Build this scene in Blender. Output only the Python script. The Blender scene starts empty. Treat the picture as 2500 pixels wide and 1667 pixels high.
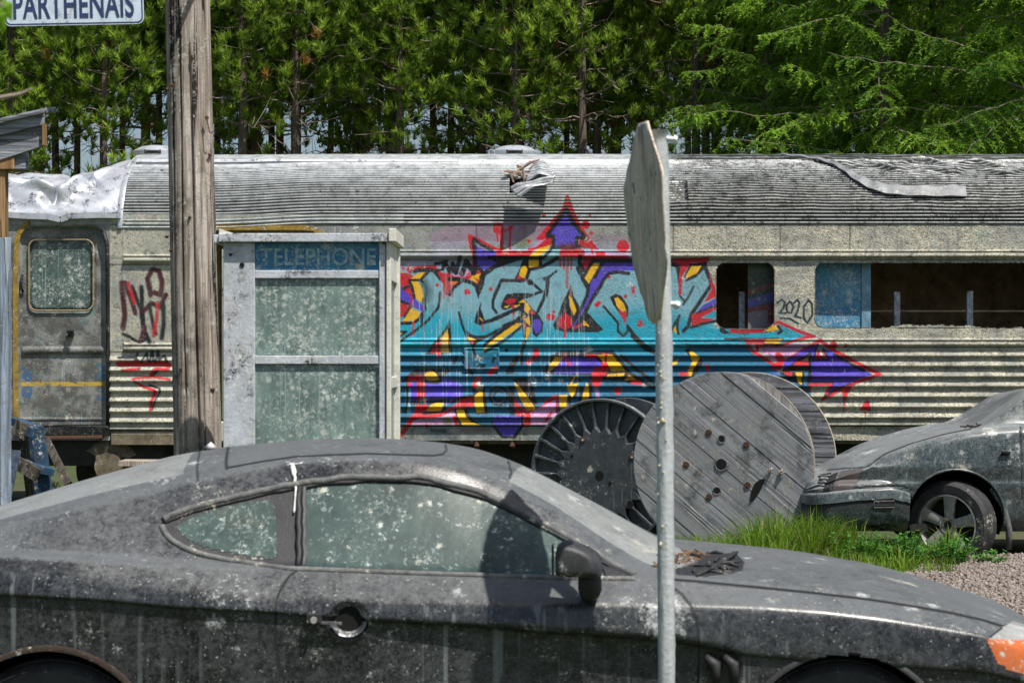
import bpy, math, random
import numpy as np
from mathutils import Vector, noise as mnoise
random.seed(7); RNG = np.random.default_rng(7)
S = bpy.context.scene
R = math.radians
# ---------------------------------------------------------------- camera
FPX, CX, HY, EYE = 4861.0, 1250.0, 878.0, 1.61      # focal length in photo pixels, image centre, horizon row, eye height
cam_d = bpy.data.cameras.new("camera"); cam = bpy.data.objects.new("camera", cam_d)
S.collection.objects.link(cam); S.camera = cam
cam.location = (0, 0, EYE); cam.rotation_euler = (R(90), 0, 0)
cam_d.sensor_width = 36; cam_d.lens = 70.0; cam_d.shift_y = 0.0178
cam_d.clip_start = 0.05; cam_d.clip_end = 3000
cam_d.dof.use_dof = True; cam_d.dof.focus_distance = 19.0; cam_d.dof.aperture_fstop = 9.0
# ---------------------------------------------------------------- sky and sun
SUN = Vector((0.88, -1.0, 2.42)).normalized()          # direction towards the sun
el = math.asin(SUN.z); az = math.atan2(SUN.x, SUN.y)
W = bpy.data.worlds.new("World"); S.world = W; W.use_nodes = True
wn = W.node_tree; wn.nodes.clear()
sky = wn.nodes.new("ShaderNodeTexSky"); sky.sky_type = 'NISHITA'; sky.sun_disc = False
sky.sun_elevation = el; sky.sun_rotation = az; sky.air_density = 1.0; sky.dust_density = 2.0; sky.ozone_density = 1.0
bg = wn.nodes.new("ShaderNodeBackground"); bg.inputs[1].default_value = 0.085
wo = wn.nodes.new("ShaderNodeOutputWorld")
wn.links.new(sky.outputs[0], bg.inputs[0]); wn.links.new(bg.outputs[0], wo.inputs[0])
sd = bpy.data.lights.new("sun", 'SUN'); sd.energy = 5.0; sd.angle = R(0.5); sd.color = (1.0, 0.955, 0.88)
so = bpy.data.objects.new("sun", sd); S.collection.objects.link(so)
so.rotation_euler = (-SUN).to_track_quat('-Z', 'Y').to_euler()
S.view_settings.view_transform = 'Standard'; S.view_settings.look = 'None'
S.view_settings.exposure = 0.22; S.view_settings.gamma = 1.0
S.render.engine = 'CYCLES'
S.cycles.max_bounces = 6; S.cycles.transparent_max_bounces = 8
# ---------------------------------------------------------------- helpers
def P(px, py, d):                                   # photo pixel at depth d -> point in the world
    return np.array([(px - CX) * d / FPX, d, EYE + (HY - py) * d / FPX])
def PX(v):                                          # world points -> photo pixels
    v = np.asarray(v, float)
    return CX + v[..., 0] * FPX / v[..., 1], HY - (v[..., 2] - EYE) * FPX / v[..., 1]
def tag(o, label=None, cat=None, group=None, kind=None):
    if label: o["label"] = label
    if cat: o["category"] = cat
    if group: o["group"] = group
    if kind: o["kind"] = kind
    return o
def empty(name, loc, label=None, cat=None, group=None, rz=0):
    o = bpy.data.objects.new(name, None); S.collection.objects.link(o)
    o.location = tuple(loc); o.rotation_euler = (0, 0, rz); o.empty_display_size = 0.2
    o["_org"] = [float(a) for a in loc]
    return tag(o, label, cat, group)
def mesh(name, V, F, mat, parent=None, smooth=False, local=False, bevel=0, auto=None):
    """V in world space (or in the parent's space when local); faces may be a list or an (n,k) array."""
    V = np.asarray(V, float).reshape(-1, 3).copy()
    org = None
    if parent is not None and not local:
        p = parent
        while p is not None:
            if "_org" in p.keys(): org = np.array(list(p["_org"])); break
            p = p.parent
        if org is not None: V -= org
    me = bpy.data.meshes.new(name)
    if isinstance(F, np.ndarray):
        n, k = F.shape
        me.vertices.add(len(V)); me.vertices.foreach_set("co", V.ravel())
        me.loops.add(n * k); me.loops.foreach_set("vertex_index", F.astype(np.int32).ravel())
        me.polygons.add(n); me.polygons.foreach_set("loop_start", (np.arange(n) * k).astype(np.int32))
        me.polygons.foreach_set("loop_total", np.full(n, k, np.int32))
        me.update(calc_edges=True)
    else:
        me.from_pydata([tuple(v) for v in V], [], [tuple(int(i) for i in f) for f in F]); me.update()
    if smooth: me.polygons.foreach_set("use_smooth", np.ones(len(me.polygons), bool))
    o = bpy.data.objects.new(name, me); S.collection.objects.link(o)
    if mat is not None:
        for m in (mat if isinstance(mat, (list, tuple)) else [mat]): me.materials.append(m)
    if parent is not None: o.parent = parent
    if bevel:
        b = o.modifiers.new("bevel", 'BEVEL'); b.width = bevel; b.segments = 2; b.limit_method = 'ANGLE'; b.angle_limit = R(40)
    if smooth and auto:
        try: me.set_sharp_from_angle(angle=R(auto))
        except Exception: pass
    return o
def colattr(o, rgba, name="paint"):
    a = o.data.color_attributes.new(name, 'FLOAT_COLOR', 'POINT')
    a.data.foreach_set("color", np.asarray(rgba, np.float32).ravel())
class MB:
    def __init__(s): s.v = []; s.f = []
    def add(s, V, F):
        b = len(s.v); s.v += [tuple(map(float, p)) for p in V]; s.f += [tuple(int(i) + b for i in f) for f in F]; return s
    def box(s, a, b, rot=None, org=None):
        x0, y0, z0 = a; x1, y1, z1 = b
        V = np.array([(x0, y0, z0), (x1, y0, z0), (x1, y1, z0), (x0, y1, z0), (x0, y0, z1), (x1, y0, z1), (x1, y1, z1), (x0, y1, z1)], float)
        return s.add(xf(V, rot, org), [(0, 3, 2, 1), (4, 5, 6, 7), (0, 1, 5, 4), (1, 2, 6, 5), (2, 3, 7, 6), (3, 0, 4, 7)])
    def plank(s, a, b, w, t, up=(0, 0, 1)):             # a bar from a to b, w wide, t thick
        a = Vector(a); b = Vector(b); d = (b - a).normalized(); u = Vector(up)
        sd_ = d.cross(u)
        if sd_.length < 1e-4: sd_ = d.cross(Vector((1, 0, 0)))
        sd_.normalize(); u = sd_.cross(d).normalized()
        V = []
        for q in (a, b):
            for i, j in ((-1, -1), (1, -1), (1, 1), (-1, 1)): V.append(q + sd_ * (w / 2 * i) + u * (t / 2 * j))
        return s.add(V, [(0, 1, 2, 3), (7, 6, 5, 4), (0, 4, 5, 1), (1, 5, 6, 2), (2, 6, 7, 3), (3, 7, 4, 0)])
    def tube(s, pts, r, n=8, cap=True):
        pts = [Vector(p) for p in pts]; m = len(pts)
        rr = r if hasattr(r, '__len__') else [r] * m
        V = []; F = []; prev = None
        for i, p in enumerate(pts):
            t = (pts[min(i + 1, m - 1)] - pts[max(i - 1, 0)])
            t = t.normalized() if t.length > 1e-9 else Vector((0, 0, 1))
            if prev is None:
                prev = t.cross(Vector((0, 0, 1)))
                if prev.length < 1e-3: prev = t.cross(Vector((0, 1, 0)))
            prev = (prev - t * prev.dot(t)).normalized(); q = t.cross(prev)
            for k in range(n):
                an = 2 * math.pi * k / n
                V.append(p + (prev * math.cos(an) + q * math.sin(an)) * rr[i])
        for i in range(m - 1):
            for k in range(n):
                F.append((i * n + k, i * n + (k + 1) % n, (i + 1) * n + (k + 1) % n, (i + 1) * n + k))
        if cap: F.append(tuple(range(n - 1, -1, -1))); F.append(tuple((m - 1) * n + k for k in range(n)))
        return s.add(V, F)
    def prism(s, poly, y0, y1):                         # poly of (x,z), extruded along y
        n = len(poly)
        V = [(x, y0, z) for x, z in poly] + [(x, y1, z) for x, z in poly]
        F = [tuple(range(n)), tuple(range(2 * n - 1, n - 1, -1))] + [(i, i + n, (i + 1) % n + n, (i + 1) % n) for i in range(n)]
        return s.add(V, F)
    def lathe(s, prof, n=48, rot=None, org=None, close=False):   # prof of (r, h); axis along local y
        V = []; F = []; m = len(prof)
        for k in range(n):
            a = 2 * math.pi * k / n
            for r_, h in prof: V.append((r_ * math.cos(a), h, r_ * math.sin(a)))
        for k in range(n):
            for i in range(m - 1 if not close else m):
                j = (i + 1) % m
                F.append((k * m + i, k * m + j, ((k + 1) % n) * m + j, ((k + 1) % n) * m + i))
        return s.add(xf(np.array(V), rot, org), F)
    def build(s, name, mat, parent=None, **k): return mesh(name, s.v, s.f, mat, parent, **k)
def xf(V, rot=None, org=None):
    V = np.asarray(V, float)
    if rot is not None: V = V @ np.array(rot).T
    if org is not None: V = V + np.array(org)
    return V
def rotz(a): c, s = math.cos(a), math.sin(a); return np.array([(c, -s, 0), (s, c, 0), (0, 0, 1)])
def rotx(a): c, s = math.cos(a), math.sin(a); return np.array([(1, 0, 0), (0, c, -s), (0, s, c)])
def roty(a): c, s = math.cos(a), math.sin(a); return np.array([(c, 0, s), (0, 1, 0), (-s, 0, c)])
def gridfaces(nu, nv):                                  # nu rows x nv cols
    i, j = np.meshgrid(np.arange(nu - 1), np.arange(nv - 1), indexing='ij')
    a = i * nv + j
    return np.stack([a, a + 1, a + nv + 1, a + nv], -1).reshape(-1, 4)
def submesh(V, F, keep):
    F = F[keep]; u, inv = np.unique(F.ravel(), return_inverse=True)
    return V[u], inv.reshape(F.shape), u
def sstep(a, b, x): t = np.clip((x - a) / (b - a + 1e-12), 0, 1); return t * t * (3 - 2 * t)
def inpoly(X, Y, poly):
    ins = np.zeros(X.shape, bool); n = len(poly)
    for i in range(n):
        x0, y0 = poly[i]; x1, y1 = poly[(i + 1) % n]
        if y0 == y1: continue
        c = ((y0 > Y) != (y1 > Y)) & (X < (x1 - x0) * (Y - y0) / (y1 - y0) + x0)
        ins ^= c
    return ins
def segdist(X, Y, pts, closed=False):
    D = np.full(X.shape, 1e9); n = len(pts)
    for i in range(n if closed else n - 1):
        x0, y0 = pts[i]; x1, y1 = pts[(i + 1) % n]
        dx, dy = x1 - x0, y1 - y0; L = dx * dx + dy * dy + 1e-9
        t = np.clip(((X - x0) * dx + (Y - y0) * dy) / L, 0, 1)
        D = np.minimum(D, np.hypot(X - x0 - t * dx, Y - y0 - t * dy))
    if n == 1: D = np.hypot(X - pts[0][0], Y - pts[0][1])
    return D
def vnoise(X, Y, seed=0):                               # cheap smooth value noise on arrays
    xi = np.floor(X).astype(np.int64); yi = np.floor(Y).astype(np.int64); fx = X - xi; fy = Y - yi
    fx = fx * fx * (3 - 2 * fx); fy = fy * fy * (3 - 2 * fy)
    def h(a, b):
        n = (a * 374761393 + b * 668265263 + seed * 2147483647) & 0x7fffffff
        n = ((n ^ (n >> 13)) * 1274126177) & 0x7fffffff
        return ((n ^ (n >> 16)) & 0xffff) / 65535.0
    return (h(xi, yi) * (1 - fx) + h(xi + 1, yi) * fx) * (1 - fy) + (h(xi, yi + 1) * (1 - fx) + h(xi + 1, yi + 1) * fx) * fy
def fbm(X, Y, o=4, seed=0):
    s = 0; a = .5
    for k in range(o): s = s + a * vnoise(X * 2 ** k, Y * 2 ** k, seed + k); a *= .5
    return s
# ---------------------------------------------------------------- material kit
class Mat:
    def __init__(s, name):
        s.m = bpy.data.materials.new(name); s.m.use_nodes = True; s.t = s.m.node_tree; s.t.nodes.clear()
        s.out = s.t.nodes.new("ShaderNodeOutputMaterial"); s.co = s.node("ShaderNodeTexCoord").outputs["Object"]
    def node(s, ty, **k):
        n = s.t.nodes.new(ty)
        for a, b in k.items(): setattr(n, a, b)
        return n
    def put(s, sock, v):
        if isinstance(v, bpy.types.NodeSocket): s.t.links.new(v, sock)
        elif isinstance(v, (tuple, list)):
            v = tuple(v); sock.default_value = v + (1,) if len(v) == 3 and len(sock.default_value) == 4 else v
        else: sock.default_value = v
    def scale(s, sx, sy, sz, vec=None, rot=(0, 0, 0)):
        n = s.node("ShaderNodeMapping"); s.put(n.inputs[0], vec or s.co); n.inputs["Scale"].default_value = (sx, sy, sz)
        n.inputs["Rotation"].default_value = rot; return n.outputs[0]
    def noise(s, sc, det=4, rough=.6, vec=None, dist=0, col=False):
        n = s.node("ShaderNodeTexNoise"); s.put(n.inputs["Vector"], vec or s.co)
        n.inputs["Scale"].default_value = sc; n.inputs["Detail"].default_value = det
        n.inputs["Roughness"].default_value = rough; n.inputs["Distortion"].default_value = dist
        return n.outputs[1 if col else 0]
    def vor(s, sc, vec=None, rnd=1, feat='F1', out=0):
        n = s.node("ShaderNodeTexVoronoi", feature=feat); s.put(n.inputs["Vector"], vec or s.co)
        n.inputs["Scale"].default_value = sc; n.inputs["Randomness"].default_value = rnd; return n.outputs[out]
    def math(s, op, a, b=0.0, c=None, clamp=False):
        n = s.node("ShaderNodeMath", operation=op); n.use_clamp = clamp; s.put(n.inputs[0], a); s.put(n.inputs[1], b)
        if c is not None: s.put(n.inputs[2], c)
        return n.outputs[0]
    def step(s, v, a, b, lo=0.0, hi=1.0):               # smooth ramp of v from a to b
        n = s.node("ShaderNodeMapRange"); n.interpolation_type = 'SMOOTHSTEP'; s.put(n.inputs[0], v)
        n.inputs[1].default_value = a; n.inputs[2].default_value = b; n.inputs[3].default_value = lo; n.inputs[4].default_value = hi
        return n.outputs[0]
    def mix(s, f, a, b, mode='MIX'):
        n = s.node("ShaderNodeMix", data_type='RGBA', blend_type=mode); n.clamp_factor = True
        s.put(n.inputs[0], f); s.put(n.inputs[6], a); s.put(n.inputs[7], b); return n.outputs[2]
    def mul(s, a, b): return s.math('MULTIPLY', a, b)
    def ramp(s, f, stops):
        n = s.node("ShaderNodeValToRGB"); s.put(n.inputs[0], f); e = n.color_ramp.elements
        while len(e) < len(stops): e.new(.5)
        for i, (p, c) in enumerate(stops): e[i].position = p; e[i].color = tuple(c) + (1,) if len(c) == 3 else c
        return n.outputs[0]
    def warp(s, amt, sc, vec=None):
        c = s.noise(sc, 3, .7, vec, col=True)
        a = s.node("ShaderNodeVectorMath", operation='SUBTRACT'); s.put(a.inputs[0], c); a.inputs[1].default_value = (.5, .5, .5)
        b = s.node("ShaderNodeVectorMath", operation='SCALE'); s.put(b.inputs[0], a.outputs[0]); b.inputs[3].default_value = amt
        d = s.node("ShaderNodeVectorMath", operation='ADD'); s.put(d.inputs[0], vec or s.co); s.put(d.inputs[1], b.outputs[0])
        return d.outputs[0]
    def splat(s, sc, size=.45, sharp=6, fr=4.0, dens=.5):       # paintball hits: ragged stars, random size, some cells empty
        w = s.warp(.55 / sc, sc * 2.6)
        n = s.node("ShaderNodeTexVoronoi", feature='F1'); s.put(n.inputs["Vector"], w); n.inputs["Scale"].default_value = sc
        d, c = n.outputs[0], n.outputs[1]
        sep = s.node("ShaderNodeSeparateColor"); s.put(sep.inputs[0], c)
        rad = s.mul(s.step(sep.outputs[0], 1 - dens, 1.0, 0.0, 1.0), size)
        hf = s.noise(sc * fr * 1.5, 6, .85)
        dd = s.math('ADD', d, s.mul(s.math('SUBTRACT', hf, .5), 1.9))
        k = s.math('MULTIPLY', s.math('SUBTRACT', rad, dd), sharp, clamp=True)
        return s.mul(k, s.step(rad, 0.01, .06)), sep.outputs[1]
    def drips(s, sx=40, sz=1.6, lo=.62, hi=.7, mask=(.5, .62), msc=1.3):
        v = s.scale(sx, sx, sz); a = s.step(s.noise(1, 2, .5, v), lo, hi)
        return s.mul(a, s.step(s.noise(msc, 3), mask[0], mask[1]))
    def attr(s, name, out=0):
        n = s.node("ShaderNodeAttribute"); n.attribute_name = name; return n.outputs[out]
    def upness(s):
        g = s.node("ShaderNodeNewGeometry"); x = s.node("ShaderNodeSeparateXYZ"); s.put(x.inputs[0], g.outputs["Normal"]); return x.outputs[2]
    def finish(s, col, rough=.7, metal=0.0, bump=None, bs=.3, bd=.01, spec=.5, coat=0, trans=0):
        p = s.node("ShaderNodeBsdfPrincipled"); s.put(p.inputs["Base Color"], col); s.put(p.inputs["Roughness"], rough)
        s.put(p.inputs["Metallic"], metal); p.inputs["Specular IOR Level"].default_value = spec
        if coat: p.inputs["Coat Weight"].default_value = coat; p.inputs["Coat Roughness"].default_value = .35
        if bump is not None:
            b = s.node("ShaderNodeBump"); s.put(b.inputs["Height"], bump); b.inputs["Strength"].default_value = bs
            b.inputs["Distance"].default_value = bd; s.put(p.inputs["Normal"], b.outputs[0])
        s.t.links.new(p.outputs[0], s.out.inputs[0]); s.p = p
        return s.m
# ---------------------------------------------------------------- materials
CREAM = (.62, .58, .46); WHITE = (.74, .75, .72)
def crust(m, col, sc, dens, size, tint=CREAM, tint2=WHITE, fr=4.0, sharp=7):
    k, r = m.splat(sc, size, sharp, fr, dens)
    c = m.mix(r, tint, tint2)
    return m.mix(m.mul(k, .9), col, c), k
def crumbs(m, col, amt, c1=CREAM, c2=WHITE, sc=1.0):
    a = min(1.0, amt); sh = m.scale(1, 1, 1); mp = m.t.nodes[-1]; mp.inputs["Location"].default_value = (7.3, 2.1, 4.7)
    f = m.mul(m.step(m.noise(58 * sc, 5, .85), .52, .59), m.step(m.noise(4.8 * sc, 6, .82), .585 - .11 * a, .64 - .09 * a))
    g = m.mul(m.step(m.noise(27 * sc, 6, .87, sh), .54, .60), m.step(m.noise(2.9 * sc, 6, .8, sh), .57 - .09 * a, .65 - .08 * a))
    col = m.mix(m.mul(f, .85), col, c1); col = m.mix(m.mul(g, .85), col, c2); return col, m.math('MAXIMUM', f, g)
def mat_train():
    m = Mat("weathered_train_side")
    x = m.node("ShaderNodeSeparateXYZ"); m.put(x.inputs[0], m.co)
    right = m.math('MAXIMUM', m.step(x.outputs[0], 7.2, 8.3), m.mul(m.mul(m.step(x.outputs[0], 1.98, 2.06), m.step(x.outputs[0], 3.2, 3.1)), .75))              # the right of the car is far more crusted
    right = m.mul(right, m.step(m.noise(1.9, 6, .72), .38, .56, .30, 1.0))
    n1 = m.noise(1.4, 6, .65); n2 = m.noise(9, 5, .7); n3 = m.noise(60, 4, .7)
    base = m.ramp(n2, [(.25, (.13, .135, .13)), (.5, (.27, .28, .27)), (.75, (.42, .42, .385))])
    base = m.mix(m.step(n1, .45, .7), base, (.33, .335, .28)); base = m.mix(m.mul(m.step(x.outputs[0], 1.98, 1.90), .8), base, m.mix(m.step(m.noise(4.5, 6, .75), .42, .6), (.07, .07, .065), (.24, .25, .24)))
    base = m.mix(m.mul(right, m.step(n3, .38, .52)), base, (.66, .61, .46))
    base = m.mix(m.mul(right, m.mul(m.step(m.noise(42, 5, .8), .53, .58), .8)), base, (.16, .20, .18))
    base = m.mix(m.mul(right, m.mul(m.step(m.noise(19, 6, .8), .56, .62), .8)), base, (.09, .12, .10))
    base = m.mix(m.mul(m.step(m.noise(6, 3, .6), .6, .66), .35), base, (.12, .26, .25))
    base = m.mix(m.mul(m.step(m.noise(30, 2, .5, m.scale(1, 1, 1)), .7, .74), .6), base, (.42, .06, .05))
    base = m.mix(m.mul(m.step(m.noise(17, 2, .5), .69, .73), .5), base, (.45, .42, .05))
    pc = m.attr("paint"); pa = m.attr("paint", 3)
    wear = m.step(m.noise(34, 5, .75), .25, .31); keep = m.math('SUBTRACT', 1.0, m.mul(pa, .62))
    pc2 = m.mix(m.mul(m.step(n2, .5, .8), .10), pc, (.5, .6, .6))
    col = m.mix(m.mul(pa, wear), base, pc2)
    # gritty paintball residue
    col0 = col; col, k = crumbs(m, col, .50); col = m.mix(keep, col0, col); col, k_ = crust(m, col, 7.0, .12, .30)
    g = m.mul(m.step(m.noise(85, 3, .75), .60, .66), m.step(m.noise(2.6, 4, .6), .42, .60))
    col = m.mix(m.mul(g, .75), col, (.62, .66, .62))
    g2 = m.mul(m.step(m.noise(70, 3, .75, m.scale(1, 1, 1.01)), .63, .68), m.step(m.noise(1.9, 4, .6), .4, .6))
    col = m.mix(m.mul(g2, .85), col, (.02, .03, .035))
    mm = m.mul(m.step(m.noise(7.5, 6, .8), .54, .60), m.step(m.noise(48, 4, .8), .44, .56)); col = m.mix(m.mul(m.mul(mm, keep), .7), col, (.035, .038, .035))
    d = m.drips(75, 1.6, .66, .70, (.56, .64), 1.1)
    col = m.mix(m.mul(d, .75), col, (.62, .68, .70))
    d2 = m.drips(16, .5, .55, .75, (.42, .62), .8)
    col = m.mix(m.mul(d2, .35), col, (.07, .075, .06))
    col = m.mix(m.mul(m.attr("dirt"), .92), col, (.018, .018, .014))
    h = m.math('ADD', m.mul(n3, .6), m.mul(m.math('ADD', k, g), .6))
    h = m.mul(h, m.step(x.outputs[0], 6.0, 8.4, .6, 1.6))
    return m.finish(col, m.step(n2, .3, .7, .38, .7), .10, h, .9, .016, .5)
def mat_roof():
    m = Mat("fluted_roof_metal")
    n1 = m.noise(1.1, 6, .7); n2 = m.noise(7, 6, .75, m.scale(1, 1, 1)); n3 = m.noise(50, 4, .7)
    base = m.ramp(n2, [(.3, (.34, .36, .36)), (.5, (.55, .57, .58)), (.7, (.70, .72, .74))])
    x = m.node("ShaderNodeSeparateXYZ"); m.put(x.inputs[0], m.co)
    dirty = m.step(x.outputs[0], 7.2, 8.2, .0, .07)
    mould = m.step(m.math('ADD', m.noise(13, 6, .8), dirty), .56, .66)
    mould = m.mul(mould, m.step(m.math('ADD', n1, dirty), .40, .55))
    base = m.mix(m.mul(m.step(x.outputs[0], 7.0, 8.4), .75), base, (.20, .21, .21))
    pc = m.attr("paint"); pa = m.attr("paint", 3)
    col = m.mix(m.mul(mould, .88), base, (.03, .034, .03))
    col = m.mix(m.mul(m.step(m.math('ADD', m.noise(2.0, 5, .7), dirty), .55, .8), .5), col, (.10, .11, .11))
    col = m.mix(m.mul(pa, .95), col, pc)
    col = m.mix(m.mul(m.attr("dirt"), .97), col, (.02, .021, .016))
    col = m.mix(m.mul(m.step(m.noise(38, 3, .7), .66, .72), .5), col, (.72, .73, .70))
    return m.finish(col, m.step(n2, .3, .7, .34, .55), .45, n3, .25, .008, .5)
def mat_plain(name, col, rough=.6, metal=0.0, var=.35, sc=14, spl=0, bump=.25, mould=0, dr=0, spsc=5, trans=None):
    m = Mat(name); n = m.noise(sc, 6, .7); f = m.noise(sc * 6, 4, .7)
    c = tuple(col)
    a = tuple(v * (1 - var) for v in c); b = tuple(min(1, v * (1 + var)) for v in c)
    k = m.ramp(n, [(.3, a), (.7, b)])
    k = m.mix(m.mul(m.step(f, .5, .75), .25), k, tuple(v * .5 for v in c))
    if mould: k = m.mix(m.mul(m.mul(m.step(m.noise(5.5, 6, .8), .50, .62), m.step(m.noise(36, 5, .85), .44, .56)), mould), k, (.03, .032, .033))
    if spl:
        k, s1 = crumbs(m, k, spl, CREAM, WHITE, spsc / 5.5); k, s2 = crust(m, k, spsc * 1.8, spl * .25, .34)
    if dr: k = m.mix(m.mul(m.drips(60, 1.5, .64, .69, (.48, .58), 1.7), dr), k, (.6, .63, .6))
    return m.finish(k, rough, metal, f, bump, .006)
def mat_oldwood(name, c1, c2, axis='z', spl=.35, crack=.9, sc=1.0, mould=.5, ry=0, soft=False):
    m = Mat(name)
    st = {'z': (22, 22, .9), 'x': (.9, 22, 22), 'y': (22, .9, 22)}[axis]
    v = m.scale(*[q * sc for q in st], vec=m.scale(1, 1, 1, rot=(0, ry, 0)) if ry else None); g = m.noise(1.6, 7, .7, v, .4); g2 = m.noise(5.0, 5, .7, v)
    col = m.ramp(g, [(.28, tuple(q * (.8 if soft else .5) for q in c1)), (.45, c1), (.62, c2), (.8, tuple(min(1, q * 1.25) for q in c2))])
    cr = m.step(m.noise(.75, 3, .55, v), .41, .375) if crack else 0
    col = m.mix(m.mul(m.step(g2, .6, .45), .08 if soft else .25), col, tuple(q * .3 for q in c1))
    if mould: col = m.mix(m.mul(m.step(m.noise(3.2, 6, .75), .5, .68), mould), col, (.035, .035, .032))
    if crack: col = m.mix(m.mul(cr, crack), col, (.012, .010, .009))
    h = m.math('ADD', m.mul(g, .8), m.mul(g2, .3))
    if crack: h = m.math('SUBTRACT', h, m.mul(cr, 1.2))
    if spl:
        col, k1 = crumbs(m, col, spl, (.55, .52, .44), (.62, .60, .54)); col, k2 = crust(m, col, 13, spl * .35, .36, (.55, .52, .44), (.6, .58, .52)); k2 = m.math('MAXIMUM', k1, k2)
        h = m.math('ADD', h, m.mul(k2, .8))
    return m.finish(col, .85, 0, h, .7, .010, .25)
def mat_car(name, paint, dust, ds=.75, metal=.35, warm=0.0, spl=.16):
    m = Mat(name)
    up = m.upness(); n1 = m.noise(3.0, 6, .72); n2 = m.noise(26, 6, .75); n3 = m.noise(150, 3, .7)
    col = m.ramp(n1, [(.3, tuple(v * .6 for v in paint)), (.7, tuple(v * 1.5 for v in paint))])
    dm = m.math('ADD', m.step(up, .56, .97, .25, .97), m.mul(m.math('SUBTRACT', n2, .5), 1.15))
    dm = m.math('ADD', dm, m.mul(m.math('SUBTRACT', m.noise(75, 4, .8), .5), 1.3))
    dm = m.math('ADD', dm, m.mul(m.math('SUBTRACT', n1, .5), .8), clamp=True)
    col = m.mix(m.mul(dm, ds), col, dust)
    grime = m.mul(m.step(m.noise(5, 5, .7), .5, .7), .35)
    col = m.mix(grime, col, tuple(v * .4 for v in paint))
    sp = m.math('GREATER_THAN', m.noise(95, 3, .7), .665)
    col = m.mix(m.mul(sp, m.step(m.noise(4, 4, .6), .36, .56)), col, (.42, .44, .44))
    col, kk_ = crumbs(m, col, spl * .6, (.36, .36, .32), (.46, .48, .47)); col, k = crust(m, col, 4.5, spl, .40, (.40, .38, .31), (.5, .52, .52), 5.0, 4)
    col, k2 = crust(m, col, 13, spl * .9, .38, (.34, .34, .32), (.44, .46, .46), 4.0, 4)
    d = m.mul(m.drips(34, .9, .58, .68, (.44, .58), 1.4), m.step(up, .75, .3))
    col = m.mix(m.mul(d, .42), col, (.24, .27, .28))
    col = m.mix(m.attr("seam"), col, (.006, .006, .007))
    r = m.math('MAXIMUM', m.step(dm, .1, .9, .24, .60), m.attr("seam", 2))
    return m.finish(col, r, metal, m.math('ADD', n3, m.mul(k, 1.0)), .16, .003, .5, .05)
def mat_dustglass(name, c1, c2, spl=.4, sc=6.0, rough=.32, dr=.45, base=.5):
    m = Mat(name); n = m.noise(2.2, 6, .7); n2 = m.noise(18, 6, .75, m.scale(1, 1, .35))
    col = m.ramp(m.math('ADD', m.mul(n, .6), m.mul(n2, .4)), [(.33, c1), (.62, c2)])
    col = m.mix(m.mul(m.step(m.noise(3.3, 5, .7), .56, .68), .4), col, (.07, .065, .05))
    f = m.mul(m.step(m.noise(60, 5, .85), .52, .60), m.step(m.noise(5.2, 6, .8, m.scale(1, 1, .8)), .50 - .07 * min(1, spl), .60))
    col = m.mix(m.mul(f, .35 + .5 * min(1, spl)), col, (.46, .53, .50))
    f2 = m.mul(m.step(m.noise(34, 6, .85, m.scale(1, 1, 1.02)), .56, .62), m.step(m.noise(3.1, 5, .8), .50, .62)); col = m.mix(m.mul(f2, .75 * min(1, spl)), col, (.60, .60, .52))
    col = m.mix(m.mul(m.step(m.noise(22, 4, .7, m.scale(1, 1, .12)), .5, .68), .35), col, c1)
    col, kk_ = crumbs(m, col, spl, (.54, .60, .55), (.74, .78, .74), .68 if sc == 9 else 1.1)
    col, k = crust(m, col, sc, spl * .35, .36, (.50, .50, .42), (.52, .60, .60), 5.0, 4)
    col, k2 = crust(m, col, sc * 2.8, spl * .9, .42, (.52, .50, .40), (.50, .57, .56), 4.0, 5)
    d = m.drips(48, 1.0, .60, .68, (.42, .56), 1.6)
    col = m.mix(m.mul(d, dr), col, (.33, .41, .40))
    return m.finish(col, rough, .0, m.math('ADD', m.mul(k2, .8), n2), .25, .004, .22 if sc == 11 else .5)
def mat_leaf(name, c1, c2, tr=.35, dead=None):
    m = Mat(name); oi = m.node("ShaderNodeObjectInfo").outputs["Random"]
    t = m.attr("tint", 2)
    col = m.mix(t, c1, c2)
    col = m.mix(m.mul(m.step(m.noise(.9, 2), .4, .65), .45), col, tuple(v * .55 for v in c1))
    if dead: col = m.mix(m.math('GREATER_THAN', t, 1.5), col, dead)
    d = m.node("ShaderNodeBsdfPrincipled"); m.put(d.inputs["Base Color"], col); d.inputs["Roughness"].default_value = .55
    d.inputs["Specular IOR Level"].default_value = .35
    q = m.node("ShaderNodeBsdfTranslucent"); m.put(q.inputs[0], m.mix(.5, col, (.30, .45, .03), 'MIX'))
    a = m.node("ShaderNodeMixShader"); a.inputs[0].default_value = tr
    m.t.links.new(d.outputs[0], a.inputs[1]); m.t.links.new(q.outputs[0], a.inputs[2]); m.t.links.new(a.outputs[0], m.out.inputs[0])
    return m.m
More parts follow.
